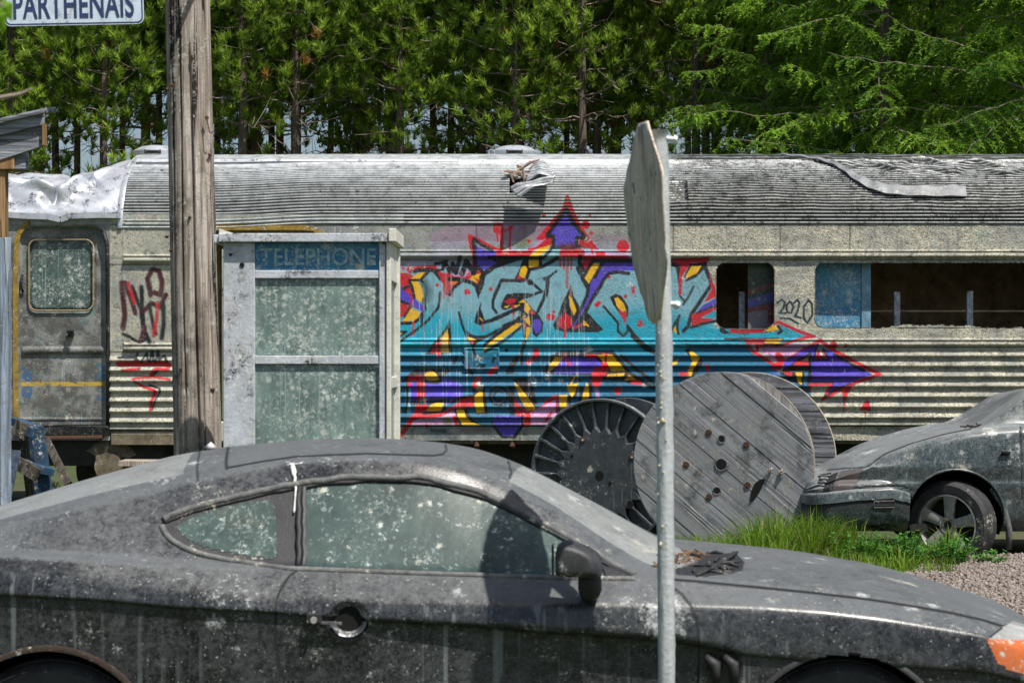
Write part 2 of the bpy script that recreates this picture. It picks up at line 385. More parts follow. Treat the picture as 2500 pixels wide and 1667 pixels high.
def mat_sign():
    m = Mat("lichened_sign_sheet"); a = m.noise(2.2, 5, .7, m.scale(9, 9, 1.3)); b = m.noise(3.5, 6, .75, m.scale(1, 1, .5)); c = m.noise(60, 4, .8)
    k = m.ramp(a, [(.3, (.38, .28, .22)), (.5, (.66, .56, .45)), (.7, (.78, .72, .58))]); k = m.mix(m.mul(m.step(b, .48, .62), .6), k, (.30, .34, .28)); k = m.mix(m.mul(m.step(m.noise(4.1, 4, .7, m.scale(3, 3, .6)), .56, .66), .6), k, (.09, .09, .10))
    k = m.mix(m.mul(m.step(m.noise(5, 4, .7, m.scale(4, 4, .5)), .60, .68), .45), k, (.26, .09, .09)); k = m.mix(m.mul(m.step(c, .52, .62), .4), k, (.10, .09, .08)); k = m.mix(m.mul(m.math('GREATER_THAN', m.noise(22, 2, .5), .68), .7), k, (.04, .035, .03))
    return m.finish(k, .85, 0, c, .4, .004, .3)
M = {}
M['train'] = mat_train(); M['roof'] = mat_roof()
M['crumple'] = mat_plain("bare_crumpled_metal", (.60, .62, .66), .36, .45, .25, 5, .15, .3, 1.0)
M['skirt'] = mat_plain("rusty_side_sill", (.16, .13, .085), .85, .1, .6, 6, .25, .6, .5)
M['dark'] = mat_plain("black_iron_and_shade", (.02, .018, .016), .9, 0, .5, 8)
M['interior'] = mat_plain("brown_interior_panel", (.52, .38, .24), .8, 0, .6, 3, .2, .3, .6)
M['bluepanel'] = mat_dustglass("painted_blue_window_board", (.008, .11, .26), (.06, .34, .50), .95, 8, .5)
M['doorpaint'] = mat_plain("grey_door_paint", (.26, .27, .26), .55, .25, .3, 9, .30, .4, .35, .3)
M['yellow'] = mat_plain("chipped_yellow_paint", (.30, .19, .02), .7, 0, .5, 18, .35, .5, .9)
M['gasket'] = mat_plain("crusted_window_rubber", (.26, .20, .11), .9, 0, .5, 40, .5, .6)
M['tglass'] = mat_dustglass("splattered_door_glass", (.015, .03, .03), (.09, .14, .13), .75, 7, .25)
M['booth'] = mat_plain("grey_booth_paint", (.46, .49, .53), .6, .0, .30, 7, .85, .6, 1.0, .6, 6)
M['boothw'] = mat_plain("crusted_white_booth_edge", (.66, .65, .58), .7, 0, .2, 9, .6, .6, .35, .3, 12)
M['bglass'] = mat_dustglass("dusty_booth_pane", (.040, .075, .070), (.22, .31, .285), 1.0, 9, .3, .6)
M['sky_blue'] = mat_dustglass("faded_blue_header", (.005, .12, .27), (.03, .22, .36), .9, 6, .5, .3)
M['faded'] = mat_plain("faded_header_lettering", (.26, .42, .46), .6, 0, .6, 26, .55)
M['pole'] = mat_oldwood("weathered_pole_wood", (.27, .22, .18), (.60, .54, .48), 'z', .85, .97, 1.0, .80)
M['shedwood'] = mat_oldwood("silvered_shed_wood", (.20, .21, .24), (.42, .45, .50), 'x', .15, .6, 1.0, .3)
M['shedboard'] = mat_oldwood("pale_blue_shed_boards", (.26, .33, .42), (.55, .62, .72), 'z', .5, .4, 1.0, .3)
M['rawwood'] = mat_oldwood("raw_orange_wood", (.30, .17, .07), (.46, .30, .16), 'z', .0, .4, 1.0, .1)
M['darkwood'] = mat_oldwood("dark_mossy_plank", (.06, .055, .045), (.16, .14, .11), 'z', .3, .5, 1.0, .4)
M['bluewood'] = mat_plain("old_blue_plank_paint", (.015, .055, .11), .75, 0, .7, 9, .45, .5, .9)
M['spool'] = mat_oldwood("grey_spool_boards", (.15, .155, .165), (.33, .34, .36), 'x', .28, .6, .9, .75)
M['spoold'] = mat_oldwood("grey_diagonal_spool_boards", (.24, .245, .26), (.36, .37, .39), 'x', .50, .15, .6, .85, R(-39), True)
M['spoolpale'] = mat_oldwood("pale_inner_spool_boards", (.34, .31, .29), (.60, .57, .53), 'z', .2, .3, .9, .25)
M['spooledge'] = mat_oldwood("pale_spool_rim", (.34, .28, .22), (.62, .56, .48), 'z', .2, .3, 3, .2)
M['reel'] = mat_plain("black_plastic_reel", (.055, .064, .074), .5, 0, .5, 8, .22, .3, 0, .35, 6)
M['rust'] = mat_plain("rusty_bolt", (.11, .055, .032), .8, .2, .5, 60, 0, .6)
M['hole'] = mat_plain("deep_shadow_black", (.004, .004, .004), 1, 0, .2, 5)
M['signback'] = mat_sign()
M['galv'] = mat_plain("pitted_galvanised_post", (.50, .53, .54), .5, .25, .2, 12, .28, .5, 0, 0, 26)
M['signface'] = mat_plain("white_sign_enamel", (.56, .66, .76), .4, 0, .15, 16, .18, .3, .55)
M['signink'] = mat_plain("navy_sign_lettering", (.02, .04, .12), .5, 0, .5, 30)
M['coupe'] = mat_car("dusty_black_coupe_paint", (.006, .007, .009), (.165, .176, .182), .66, .0)
M['sedan'] = mat_car("dusty_dark_green_paint", (.008, .024, .025), (.26, .27, .275), .72, .0, spl=.34)
M['cglass'] = mat_dustglass("filmed_green_car_glass", (.018, .032, .031), (.066, .106, .098), .22, 11, .38, .40)
M['screen'] = mat_car("dust_caked_windscreen", (.07, .085, .08), (.26, .27, .265), .85, 0, spl=.2)
M['rubber'] = mat_plain("dusty_rubber", (.10, .10, .10), .75, 0, .45, 26, .25, .5)
M['blackp'] = mat_plain("black_car_plastic", (.022, .022, .024), .6, 0, .4, 20, .12, .3)
M['tyre'] = mat_plain("weathered_tyre", (.032, .032, .034), .75, 0, .55, 16, .25, .4)
M['rim'] = mat_plain("grimy_alloy_rim", (.34, .33, .31), .5, .2, .45, 18, .15, .3, .4)
M['clear'] = mat_dustglass("clouded_headlamp_glass", (.20, .20, .19), (.40, .40, .38), .3, 12, .2, .1)
M['amber'] = mat_dustglass("clouded_amber_lens", (.40, .08, .015), (.62, .17, .04), .3, 12, .25, .1)
M['lamp'] = mat_plain("brown_filmed_lamp", (.10, .085, .08), .45, 0, .3, 18, .15, .3)
M['needle'] = mat_leaf("pine_needles", (.028, .100, .012), (.43, .60, .075), .42, (.42, .16, .05))
M['larch'] = mat_leaf("bright_larch_needles", (.026, .125, .012), (.36, .60, .065), .42)
M['blade'] = mat_leaf("grass_blades", (.035, .11, .008), (.28, .46, .035), .38, (.36, .31, .14))
M['weed'] = mat_leaf("weed_leaves", (.06, .20, .03), (.13, .36, .07), .35)
M['leafy'] = mat_leaf("yellow_green_leaf", (.25, .55, .02), (.42, .75, .05), .6)  # leaf colour mixed between two yellow-greens
M['bark'] = mat_oldwood("pine_bark", (.11, .085, .070), (.26, .20, .165), 'z', 0, .4, .8, .2)
M['twig'] = mat_plain("dead_grey_twig", (.24, .19, .155), .9, 0, .5, 9)
# ---------------------------------------------------------------- paint on the rail car (spray colours laid out on the wall, flute shade included)
DT = 20.73; TPX = FPX / DT
OFFS = {'A': (960, 460), 'B': (1200, 460), 'C': (960, 680), 'D': (1200, 680), 'E': (1560, 600), 'F': (960, 860), 'H': (1300, 820), 'I': (1820, 780)}
COL = {'K': (.007, .007, .012), 'R': (.55, .004, .018), 'Y': (.82, .46, .004), 'P': (.085, .05, .50), 'Q': (.56, .30, .52), 'L': (.20, .42, .50),
       'C': (.002, .36, .50), 'T': (.001, .125, .24), 'O': (.75, .16, .01), 'G': (.16, .19, .05), 'D': (.06, .004, .012), 'W': (.55, .58, .60), 'M': (.12, .004, .014), 'N': (.35, .10, .12), 'U': (.02, .16, .36)}
ART = """
A s Q 330 90 .55 700,760 1300,640 2000,640 2500,620
A s Q 200 90 .5 100,1100 900,1050
B s Q 200 80 .45 1300,780 2400,800
I s Q 160 70 .35 1300,900 1900,800
A s G 110 60 .8 1850,840 1960,770
B s G 60 40 .5 1560,810 1620,810
B s G 30 25 .5 1700,780 1700,830
A s R 80 12 1 240,1190
A s R 60 16 1 255,1150 255,1200
A s R 44 22 .9 145,1170
A p R 8 0 1 100,1240 250,1240 300,1300 240,1400 100,1390
A s R 50 14 1 320,1165 600,1150 670,1230
C p P 6 0 1 95,80 180,170 450,410 445,485 95,335
C p R 8 0 1 95,0 200,0 260,120 290,270 180,180 95,80
C s K 34 8 1 150,150 210,120 280,140 310,280
C p R 8 0 1 170,180 240,130 280,270
C p R 8 0 1 95,350 250,395 175,530 95,590
C s K 30 8 1 95,325 270,400 170,560
C p Y 4 0 1 130,630 270,430 405,490 330,620
C s K 34 8 1 95,650 300,650 380,590 440,500
C s R 30 12 1 300,640 290,760 300,820
C s R 22 10 1 270,240 268,400
C s K 30 8 1 410,640 470,440 440,300
A p L 10 0 1 480,1230 600,1220 720,1350 700,1560 420,1560 400,1400
C s K 90 100 .75 450,80 500,180 470,300
A p Y 4 0 1 240,1340 340,1255 490,1220 400,1330
C p Y 4 0 1 255,45 350,35 415,130 440,250 410,350 320,285 300,150
A s K 26 8 1 240,1345 400,1340 430,1370
C s K 28 8 1 240,50 280,130 310,280
A s K 44 8 1 320,1215 400,1195 590,1195 640,1250 700,1320 770,1390
A s K 34 8 1 520,1210 410,1330
C s K 28 8 1 690,200 680,340 650,440 520,600 350,745 180,860 90,930
C p Y 5 0 1 90,800 180,775 95,850
C s K 22 8 1 90,780 190,775 100,850
A p R 10 0 1 650,1225 840,1250 900,1290 1100,1290 1140,1225 1190,1200 1300,1200 1270,1420 1120,1330 1000,1350 880,1470 850,1566 760,1566 720,1380
C s N 50 40 .8 800,0 790,200
C s R 20 10 .8 740,100 740,290
C s R 18 10 .8 870,100 870,270
C s N 16 10 .8 800,200 805,330
A p Q 8 0 1 850,1230 900,1170 960,1200 1050,1170 1130,1230 1090,1290 880,1285
A s R 60 10 1 865,1200
A s R 20 8 1 1070,1290 1130,1230
A p O 8 0 1 840,1345 980,1345 900,1420 830,1400
A p Y 5 0 1 1120,1330 1160,1275 1300,1240 1270,1410
A p R 30 0 1 1170,1300 1280,1340 1250,1400
A s R 40 12 1 1255,1215
A s K 42 8 1 820,1330 1000,1335 1150,1385 1250,1440
A s K 34 8 1 1010,1350 880,1460 830,1560
C p K 8 0 1 1190,110 1300,110 1275,220 1245,300 1225,240
A s M 20 14 1 1250,1380 1240,1540
A s R 55 10 1 1120,700 1140,850 1180,960 1180,1150
A s R 45 12 1 1120,695 1270,765 1480,880 1750,960
A p P 6 0 1 1200,830 1340,900 1560,930 1560,1080 1360,1200 1220,1150
A s K 40 8 1 1175,760 1195,1000 1200,1170
A s K 36 10 1 1180,740 1290,825 1450,910
A s R 80 10 1 1550,955 1990,955
A s K 60 10 1 1480,1020 1560,1075 1700,1050
A s K 34 8 1 1400,1015 2200,1012
B s R 60 10 1 560,900 740,820 880,770
B s R 14 8 .9 150,1050 180,1180
A s K 46 8 1 1290,1300 1350,1240 1480,1150 1700,1070 1880,1015
A s K 55 10 1 1320,1250 1290,1400 1250,1500
B s L 60 10 1 720,970 960,960
B s Q 70 20 .8 1340,970 1980,970
B p Y 4 0 1 550,1000 640,920 750,835 880,838 800,920 690,1000
B s K 30 8 1 870,900 780,1000 720,1030
B p K 6 0 1 470,1010 560,1010 540,1180 480,1330 330,1340 400,1200
B p Y 4 0 1 545,1040 700,1040 690,1160 545,1165
B s K 36 8 1 720,1010 715,1160 560,1185
B p Y 5 0 1 430,1160 490,1130 540,1190 490,1310 400,1300
B s R 60 20 1 405,1310
B s K 40 8 1 730,1150 900,1060 960,1015
B s K 36 8 1 560,1180 510,1330 430,1355 150,1345 105,1440 50,1566
B s M 24 12 1 380,1330 500,1330
B s R 120 16 1 1060,950 1300,950
B s R 26 14 .9 1000,1000 1010,1140
B s R 30 14 .9 1060,1000 1060,1170
B s R 26 14 .9 1120,1000 1120,1130
B s R 26 14 .9 1170,1000 1170,1190
B s N 40 12 .9 1110,1150 1105,1450
B s K 24 8 1 950,1210 870,1280 780,1320
B s K 34 8 1 775,1320 820,1350 815,1500 800,1566
B p R 8 0 1 1100,90 1130,90 1200,300 1300,520 1440,720 1500,800 1570,900 1280,870 1280,770 1400,740 1190,500 1095,330 960,500 810,690 890,690 890,830 600,900 640,860 820,780 680,760 650,735 900,450 1030,300
B p Q 8 0 1 650,860 800,740 700,770 560,880
B p P 5 0 1 1095,345 1190,500 1320,720 1220,700 1230,840 940,840 930,700 810,690 960,510
B s K 44 8 1 1095,300 960,490 820,680
B s K 40 8 1 820,700 905,700 910,860
B s K 44 8 1 1095,300 1190,490 1390,745
B s K 40 8 1 1370,735 1245,720 1250,850
B s K 40 10 .9 890,865 1300,855
B s M 100 30 .8 1060,860 1180,860
B s R 110 10 1 1380,535
B s R 50 10 1 1460,655
B s R 40 10 1 1440,390
B s R 52 10 1 765,395
B s R 46 10 1 545,780
B s R 170 10 1 1925,850
B s R 70 10 1 1560,960 1630,960
B s R 30 10 1 1470,900 1480,960
A s R 150 10 1 1540,590
A s R 50 12 1 1590,600 1590,880
A s R 26 12 1 1520,620 1530,780
A s R 26 10 1 1620,620 1700,600
A s R 66 10 1 1720,575
A s R 32 12 1 1715,600 1705,890
A s K 36 8 1 620,1105 700,1085 785,1065
A s K 34 8 1 735,1090 730,1185
A s K 24 8 1 640,1200 730,1190
A s K 44 8 1 760,1090 830,1225
A s K 44 8 1 850,1220 870,1100
A s K 44 8 1 870,1100 920,1235
A s K 46 8 1 920,1235 950,1120 980,1010
A s K 54 8 1 1005,1250 1050,1150 1070,1060
A s K 54 8 1 1070,1060 1110,1130 1180,1240
A s K 34 8 1 1210,1210 1245,1150 1300,1210
B p R 8 0 1 1340,1010 1470,1010 1410,1170 1370,1225 1330,1130
B s R 60 10 1 1360,1020 1980,1020
B s K 46 8 1 1300,1000 1290,1090 1340,1200
B s K 46 8 1 1265,1170 1350,1340 1425,1470
B s K 46 8 1 1490,1060 1420,1180 1360,1290
B p Y 5 0 1 1490,1100 1605,1095 1540,1250 1430,1400 1360,1320
B p P 5 0 1 1640,1085 2200,1075 2200,1210 1850,1200 1720,1235 1530,1530 1440,1566 1430,1480 1560,1240
B s K 44 8 1 1480,1060 2250,1060
B s K 36 8 1 1620,1100 1430,1440 1420,1566
B s K 36 8 1 2010,1245 1850,1225 1720,1245 1640,1340 1520,1560
B s R 40 12 1 1725,1300
B s R 50 30 .9 2075,1450 2075,1520
D s K 30 8 1 1330,20 1400,120
D p K 6 0 1 1165,90 1210,270 1300,420 1400,490 1640,750 1560,790 1100,780 930,750 900,680 960,560 1060,300
D p P 5 0 1 1470,0 1640,0 1500,250 1350,480 1190,720 1180,700 1290,560 1400,250
D s K 36 8 1 1640,20 1600,110 1480,290 1380,480
D s K 36 8 1 1420,120 1400,250 1310,440 1210,560
D s N 20 12 .9 1150,120 1165,420
D p Y 5 0 1 1130,240 1180,300 1245,470 1210,545 1150,400
D p R 20 0 1 980,600 1080,500 1170,570 1180,700 1080,745 970,700
D s R 40 12 1 1075,700 1070,850
D p R 14 0 1 1200,710 1320,650 1340,690 1200,745
D p Y 4 0 1 1350,610 1440,700 1340,690
D s P 14 6 1 1260,600 1185,730
B s K 60 10 1 560,1375
D s K 30 8 1 590,60 740,190 600,240 520,270
D p K 6 0 1 220,230 330,212 550,210 600,250 480,300 520,330 590,430 690,520 760,640 745,780 660,860 600,800 560,620 500,560 430,540 470,400 360,400 210,460 150,450 135,400 180,290
D p R 20 0 1 190,340 260,295 350,295 350,340 260,375
D p Y 4 0 1 165,410 280,390 225,432
D p Y 4 0 1 330,400 430,380 350,425
D p Y 4 0 1 390,355 470,300 500,350
D p Y 4 0 1 490,360 530,345 575,440 530,520 475,460
D p R 20 0 1 540,470 620,480 640,520 560,520
D p P 5 0 1 610,600 700,590 735,680 700,790 650,810 600,680
D p Y 4 0 1 440,550 550,545 575,700 520,690 490,640 420,620
D s R 34 12 1 310,400 325,520
D s R 16 8 1 320,500 318,660
D s K 40 8 1 0,610 240,500 440,420
D s K 40 8 1 450,380 430,540 370,620 180,700
D p K 6 0 1 470,620 500,640 580,700 540,860 490,930 470,860 450,740
D p Y 4 0 1 510,715 575,715 545,840 495,910
D s R 40 14 1 470,650 500,700
D s M 24 10 1 490,720 480,850
C p Y 4 0 1 1900,650 1740,780 1540,920 1400,1000 1320,1060 1340,1010 1450,900 1600,790 1790,650
C s K 36 8 1 1910,630 1790,630 1500,830 1340,970
C s K 28 8 1 1890,690 1660,890 1480,1000 1340,1075
C s K 30 8 1 1510,500 1460,430 1460,330 1510,190 1580,50
C s K 26 10 .8 1950,560 1700,690 1500,760
C p K 6 0 1 1290,330 1285,450 1340,600 1350,650 1270,690 1185,640 1210,540
C s Y 16 6 .9 1265,570 1310,620
C s K 40 8 1 1330,640 1450,610 1680,510
C s R 20 8 .9 1315,660 1310,780
C s K 26 8 1 960,500 1000,640 1040,760
C p K 6 0 1 1020,720 1120,800 1240,840 1360,830 1520,740 1520,790 1380,870 1250,930 1170,1010 1090,900 1050,830
C p Y 4 0 1 1080,850 1150,870 1230,905 1110,920
C p R 6 0 1 1110,925 1190,920 1150,965
C s K 26 8 1 1165,1000 1190,1100 1250,1190
C p K 6 0 1 825,600 845,720 860,1090 700,1110 470,1110 640,880 770,720
C p Y 4 0 1 800,740 815,1085 700,1080 700,870
C p R 10 0 1 600,960 700,910 700,1100 540,1090 570,1000
C s R 50 14 .9 660,1080 665,1150
D s K 34 8 1 830,0 815,130 760,300 680,480
D s R 90 12 1 845,562 880,565
D s R 40 10 1 910,485
D s R 60 10 1 1540,385 1570,360
D s R 50 16 1 1960,260
D s R 56 12 1 2165,680 2180,640
D s R 24 10 1 2220,690
C s R 80 12 1 1080,195
C s R 30 12 1 1120,215
C s R 50 16 1 1425,160
C s R 46 14 1 645,95
D p K 6 0 1 1730,270 1820,225 1900,250 2010,420 2000,540 1960,590 1880,520 1780,380
D p Y 5 0 1 1800,285 1850,270 1940,370 1975,480 1900,480 1830,400
D p R 16 0 1 1850,430 1910,480 1975,475 1975,600 1960,690 1940,620 1890,540
D s K 26 8 1 1640,410 1740,520 1850,650 1850,770 1930,840 2000,760 1990,690
D s K 40 10 1 2000,720 2100,840 2240,980 2352,1050
D s R 80 10 1 650,1060 655,1130
D s R 66 10 1 640,1140 540,1230
D s K 36 8 1 490,920 440,1100 440,1240
D s K 50 14 1 380,1150 310,1270 240,1370
D s K 46 14 1 290,1250 300,1370
C s R 70 10 1 1420,1380 1500,1320
C s K 40 10 1 920,1150 900,1230
C s K 40 10 1 1660,1050
C s K 40 12 1 1100,1310 1150,1390
H p K 10 0 1 150,540 260,300 400,210 1130,210 1280,380 1420,530 1560,620 1460,720 1340,660 1080,640 860,700 840,580 300,560
H p P 12 0 1 380,390 430,300 900,310 1010,400 1000,480 880,540 310,545
H p Y 4 0 1 330,310 460,310 360,430 220,545 255,420
H s R 60 30 .7 480,300 540,420
H s R 60 10 1 800,300 920,300
H p R 10 0 1 1020,250 1110,260 1130,400 1110,510 1040,610 860,610 880,500 1020,420
H p Y 4 0 1 940,275 1060,275 1050,400
H p Y 4 0 1 1100,270 1170,270 1300,420 1390,510 1150,515 1090,400
H p Y 4 0 1 1100,555 1350,545 1330,590 1080,610
H p Y 4 0 1 1345,650 1420,550 1520,640
H p R 10 0 1 1450,650 1590,620 1610,720 1430,710
H p R 12 0 1 860,590 1030,600 1000,700 980,760 930,760 850,700
H s Q 50 30 .7 930,760 960,900
H p R 8 0 1 1180,800 1200,760 1310,750 1310,800 1250,880
H p Q 14 0 1 120,1300 130,1100 340,920 360,1200 460,1250 400,1300
H s K 44 10 1 540,900 520,1090
H s K 36 10 1 590,620 680,650
H s K 34 10 1 720,760 700,960
H s K 34 10 1 850,700 840,960
H s K 34 10 1 650,700 620,900
H p Y 4 0 1 520,720 660,690 640,790 575,910 520,800
H s Y 26 6 1 615,600 560,700
H p Y 4 0 1 390,870 505,860 500,940 490,1090 410,1100 390,960
H p Y 5 0 1 790,680 825,740 820,970 715,980 740,850
H s R 44 8 1 80,1100 230,950 350,890
H s R 34 8 1 360,880 355,1110
H p R 8 0 1 185,1200 240,1095 300,1095 270,1200
H s R 24 10 1 290,1200 310,1290
H s K 36 10 1 1160,230 1250,330 1420,540 1780,760
H s K 34 10 1 1300,290 1560,520 1700,620 1780,700
H s K 44 10 1 1460,0 1580,120 1660,190 1790,240
H s K 40 10 1 1480,950 1780,950
E p R 8 0 1 440,190 1040,165 1010,250 760,250 650,430 600,500 540,270 440,240
E p L 6 0 1 440,300 530,310 580,700 440,740
E s K 44 8 1 380,270 480,268 560,300 590,430 605,540
E s R 44 12 1 625,380 610,480 600,700
E p K 6 0 1 640,500 750,255 1000,245 980,330 900,400 820,470 700,520
E p Y 4 0 1 770,290 920,290 850,400 680,480 700,420
E s K 40 8 1 960,260 1000,400 1065,560 960,720 850,880 770,1000 720,1180 650,1250
E p R 10 0 1 1020,330 1050,420 1090,560 1120,560 1130,750 950,830 1060,640
E p P 8 0 1 840,980 940,870 1125,765 1125,885 900,960
E s K 26 8 1 840,990 950,950 1130,880
E p R 8 0 1 770,1000 900,980 1130,890 1125,940 900,1060 1120,1065 850,1170 770,1180
E p C 8 0 1 930,1040 1130,945 1120,1070
E s K 30 10 1 770,1195 940,1140 1130,1100
E p Y 4 0 1 485,1225 530,1180 570,1295
E s K 26 8 1 595,1020 505,1180 475,1260
E s K 26 8 1 570,1080 560,1200 575,1290
E s K 24 14 .9 800,600 730,740 650,860
E s K 24 14 .9 600,740 680,820
E s K 46 14 1 1210,1230 1300,1290
E s K 30 10 1 1300,1295 1850,1280 2040,1250
E p R 8 0 1 1310,1220 1830,1215 1840,1270 1350,1280
E p Y 5 0 1 1850,1220 1970,1150 2040,1195 2030,1240 1900,1245
E s K 50 12 1 1240,1330 1130,1420 960,1566
E s K 36 12 1 1330,1430 1240,1480 1150,1560
E s R 30 14 .9 1100,1390 1500,1420
E p Y 5 0 1 760,1535 870,1500 960,1566
E s K 30 10 1 690,1530 800,1500
H p K 8 0 1 2230,220 2500,200 2540,300 2480,420 2400,560 2330,600 2250,560 2340,400 2300,300
H p Y 5 0 1 2290,230 2420,200 2500,260 2400,400 2340,520 2320,600 2250,600 2280,500 2340,380
H p Y 5 0 1 2030,390 2140,340 2120,400 2040,440
H p Y 5 0 1 2620,380 2700,300 2840,440 2920,520 2760,540
H s K 36 10 1 2660,220 2900,520
H s K 36 10 1 2840,150 2560,330
H s K 34 10 1 2980,140 3160,360 3300,560
H s R 60 20 .9 2170,560 2260,560
H s R 50 10 1 2560,430 2570,500
I p C 6 0 1 -900,205 0,205 300,195 470,165 490,60 980,240 540,350 -900,355
I p T 6 0 1 -900,355 0,370 60,380 400,680 400,780 -400,800
I p Q 10 0 1 100,390 900,350 560,600 450,620 180,450
I s R 46 8 1 40,380 110,470 400,650 540,640 800,470 1080,310
I s R 46 10 1 165,380 175,450
I s R 100 14 1 480,530 520,590
I p R 8 0 1 380,640 560,620 520,740 400,740
I s R 46 8 1 430,60 480,35 760,160 990,245
I s R 40 8 1 1010,250 900,260 700,310 540,370 180,380
I s K 30 10 1 480,100 530,170 480,200
I p Y 5 0 1 280,160 420,85 480,130 450,165 330,180
I s K 26 8 1 -300,285 540,285
I s R 60 10 1 20,325 260,320
I p Y 5 0 1 290,290 540,290 490,350 270,345
I s K 26 8 1 270,368 540,370
I p P 5 0 1 1050,350 990,590 940,600 930,480 540,740 560,620 800,470
I p P 5 0 1 1130,400 1300,490 1560,650 1860,805 1500,940 1160,1140 1280,930 960,920 950,600 1200,590
I s R 50 8 1 1080,300 1250,430 1560,600 1960,800
I s R 44 8 1 1960,800 1600,930 1330,1060 1130,1170
I p R 6 0 1 1080,400 1190,575 1000,580
I p W 8 0 1 1090,430 1130,520 1080,525
I s K 30 8 1 940,490 940,930
I s K 20 8 1 1060,360 990,590
I s K 22 8 1 1110,400 1215,580 980,595
I s K 30 8 1 1300,510 1560,660 1740,750
I s K 24 8 1 1155,1130 1280,925 960,920
I s K 24 8 1 1170,1120 1330,1020 1540,940
I s K 30 8 1 560,745 940,500
I p R 6 0 1 740,610 920,600 920,680 690,680
I s K 60 8 1 640,710 920,710
I p K 8 0 1 480,770 940,760 950,990 860,1000 600,860
I s R 60 14 1 600,770 650,800
I p Y 4 0 1 725,770 830,770 820,870 820,960 770,930 750,850
I s U 50 8 1 880,780 875,980
I s R 34 8 1 935,1040 940,955 1250,950 1190,1080
I p R 10 0 1 1400,1000 1560,940 1540,1040 1490,1100 1480,1190 1430,1200
I s R 30 16 .8 1440,1190 1440,1350
I s R 110 10 1 1280,380
I s R 50 10 1 1460,380
I p R 10 0 1 1670,1320 1730,1210 1810,1180 1830,1280 1840,1350 1760,1330
I s R 18 10 .9 1750,1350 1755,1450
I s P 40 40 .5 400,780 480,790
F p K 12 0 1 230,320 330,245 870,245 780,320 680,400 300,400 100,450
F p P 12 0 1 240,460 470,380 660,375 840,380 1040,500 1010,640 880,720 800,760 280,730 230,620
F s L 70 20 .8 220,550 220,850
F s K 24 12 1 210,450 210,700 180,880
F p R 12 0 1 220,350 420,330 470,380 470,700 350,720 350,420 260,420 260,520 210,520
F p R 12 0 1 320,770 470,750 520,800 420,980 270,960 330,830
F s R 70 10 1 390,980 390,1040
F p Y 4 0 1 460,330 510,270 600,280 680,395 650,412 500,410
F s K 36 8 1 700,410 640,440 480,430
F s K 40 10 1 270,740 520,735 800,715
F p Y 4 0 1 480,860 550,770 640,735 745,740 690,870
F s K 30 8 1 440,890 700,880 780,800
F p R 8 0 1 860,800 1000,680 1160,640 1180,790 860,850 700,940 280,985 270,930 700,890
F s K 26 8 1 860,740 1000,660 1180,635
F p Q 10 0 1 430,960 700,940 860,860 930,900 940,1060 250,1070 300,1000
F s G 120 50 .7 800,1000 810,1030
F s R 50 12 1 900,950 930,1060
F s R 70 10 1 280,960 220,1060 110,1210
F s R 60 10 1 490,1080
F p K 6 0 1 890,820 1080,820 1150,970 1280,1060 1100,1085 1000,1080 930,960
F p Y 4 0 1 920,840 1040,840 1060,930 1140,1020 1320,1072 1020,1078 950,960
F p K 10 0 1 1160,500 1340,500 1390,900 1210,905 1170,700
F p Y 4 0 1 1250,575 1310,570 1320,760 1342,880 1220,885 1190,760 1190,650
F s R 90 10 1 1240,400 1210,490
F s T 270 20 .7 1545,600 1545,800
F r K 28 8 1 1545,640 130
F a K 26 8 1 1545,640 72
F p K 8 0 1 1740,380 1940,370 2050,500 2110,740 2060,800 1960,640
F s K 60 12 1 1730,520 1750,880
F p R 10 0 1 1755,640 1850,760 1940,860 2090,850 1990,960 1800,920
F p Y 4 0 1 1770,430 1870,520 1990,680 2085,820 2080,850 1950,850 1850,660
F s R 46 8 1 2130,880 2340,660
F p P 6 0 1 1480,930 1880,930 1890,1060 1760,1230 1620,1230 1460,1070
F s K 26 8 1 1450,1010 1465,1080 1600,1240 1770,1250
F s K 36 8 1 1895,940 1900,1060 1775,1240
F s R 90 10 1 1960,920 1960,1050
F p Q 12 0 1 2010,880 2352,700 2352,1060 2020,1060
F s R 40 10 1 2240,1000 2310,890
F s K 40 20 .8 560,1140 760,1150
F s R 60 60 .5 1000,1140 1400,1130
F s T 120 80 .4 500,1200 900,1250
"""
LEFTTAGS = """
s D 15 10 1 297,690 305,770 300,800
s D 13 8 1 305,690 322,735 330,765
s K 12 8 1 322,700 345,760 350,800
s R 9 8 .9 313,690 328,740
s K 12 8 1 345,700 350,800 365,835
s D 14 8 1 368,720 360,680 372,658 388,662 396,690 392,720 378,715
s D 13 8 1 350,760 370,740 390,750 405,720
s K 10 8 1 365,745 375,800 380,815
s R 10 8 .9 385,740 382,780 375,820
s K 12 8 1 398,740 400,790 395,825
s K 9 6 1 300,815 340,835 360,825
s D 14 8 1 352,800 345,830
s R 15 6 1 290,888 400,888 412,892
s K 7 4 1 290,873 330,873 338,880
s K 6 4 1 330,880 336,862
s K 6 4 1 345,885 358,862 362,880
s K 7 4 1 366,885 372,858 376,882
s K 7 4 1 380,884 386,858 390,880
s K 7 4 1 392,876 402,868 408,882
s R 8 4 1 300,905 340,900
s R 8 4 1 368,915 380,900 412,902
s K 6 4 1 372,918 385,905
s R 7 4 1 325,925 370,920 415,926
s R 8 4 1 330,932 352,945 378,952 380,960
s K 6 4 1 365,940 390,948 392,955
s R 9 4 1 380,955 370,980 368,1000
s K 5 4 1 391,955 380,975 372,1000
s K 5 3 1 898,0 898,1
"""
TAG2020 = "2|1897,740 1908,731 1916,738 1913,752 1902,765 1918,764|0|1928,736 1920,746 1922,762 1932,764 1937,750 1930,737|2|1938,740 1946,732 1952,740 1947,760 1940,772 1955,776|0|1974,732 1962,750 1962,778 1972,788 1983,768 1982,742 1974,733|u|1905,777 1928,778 1948,790"
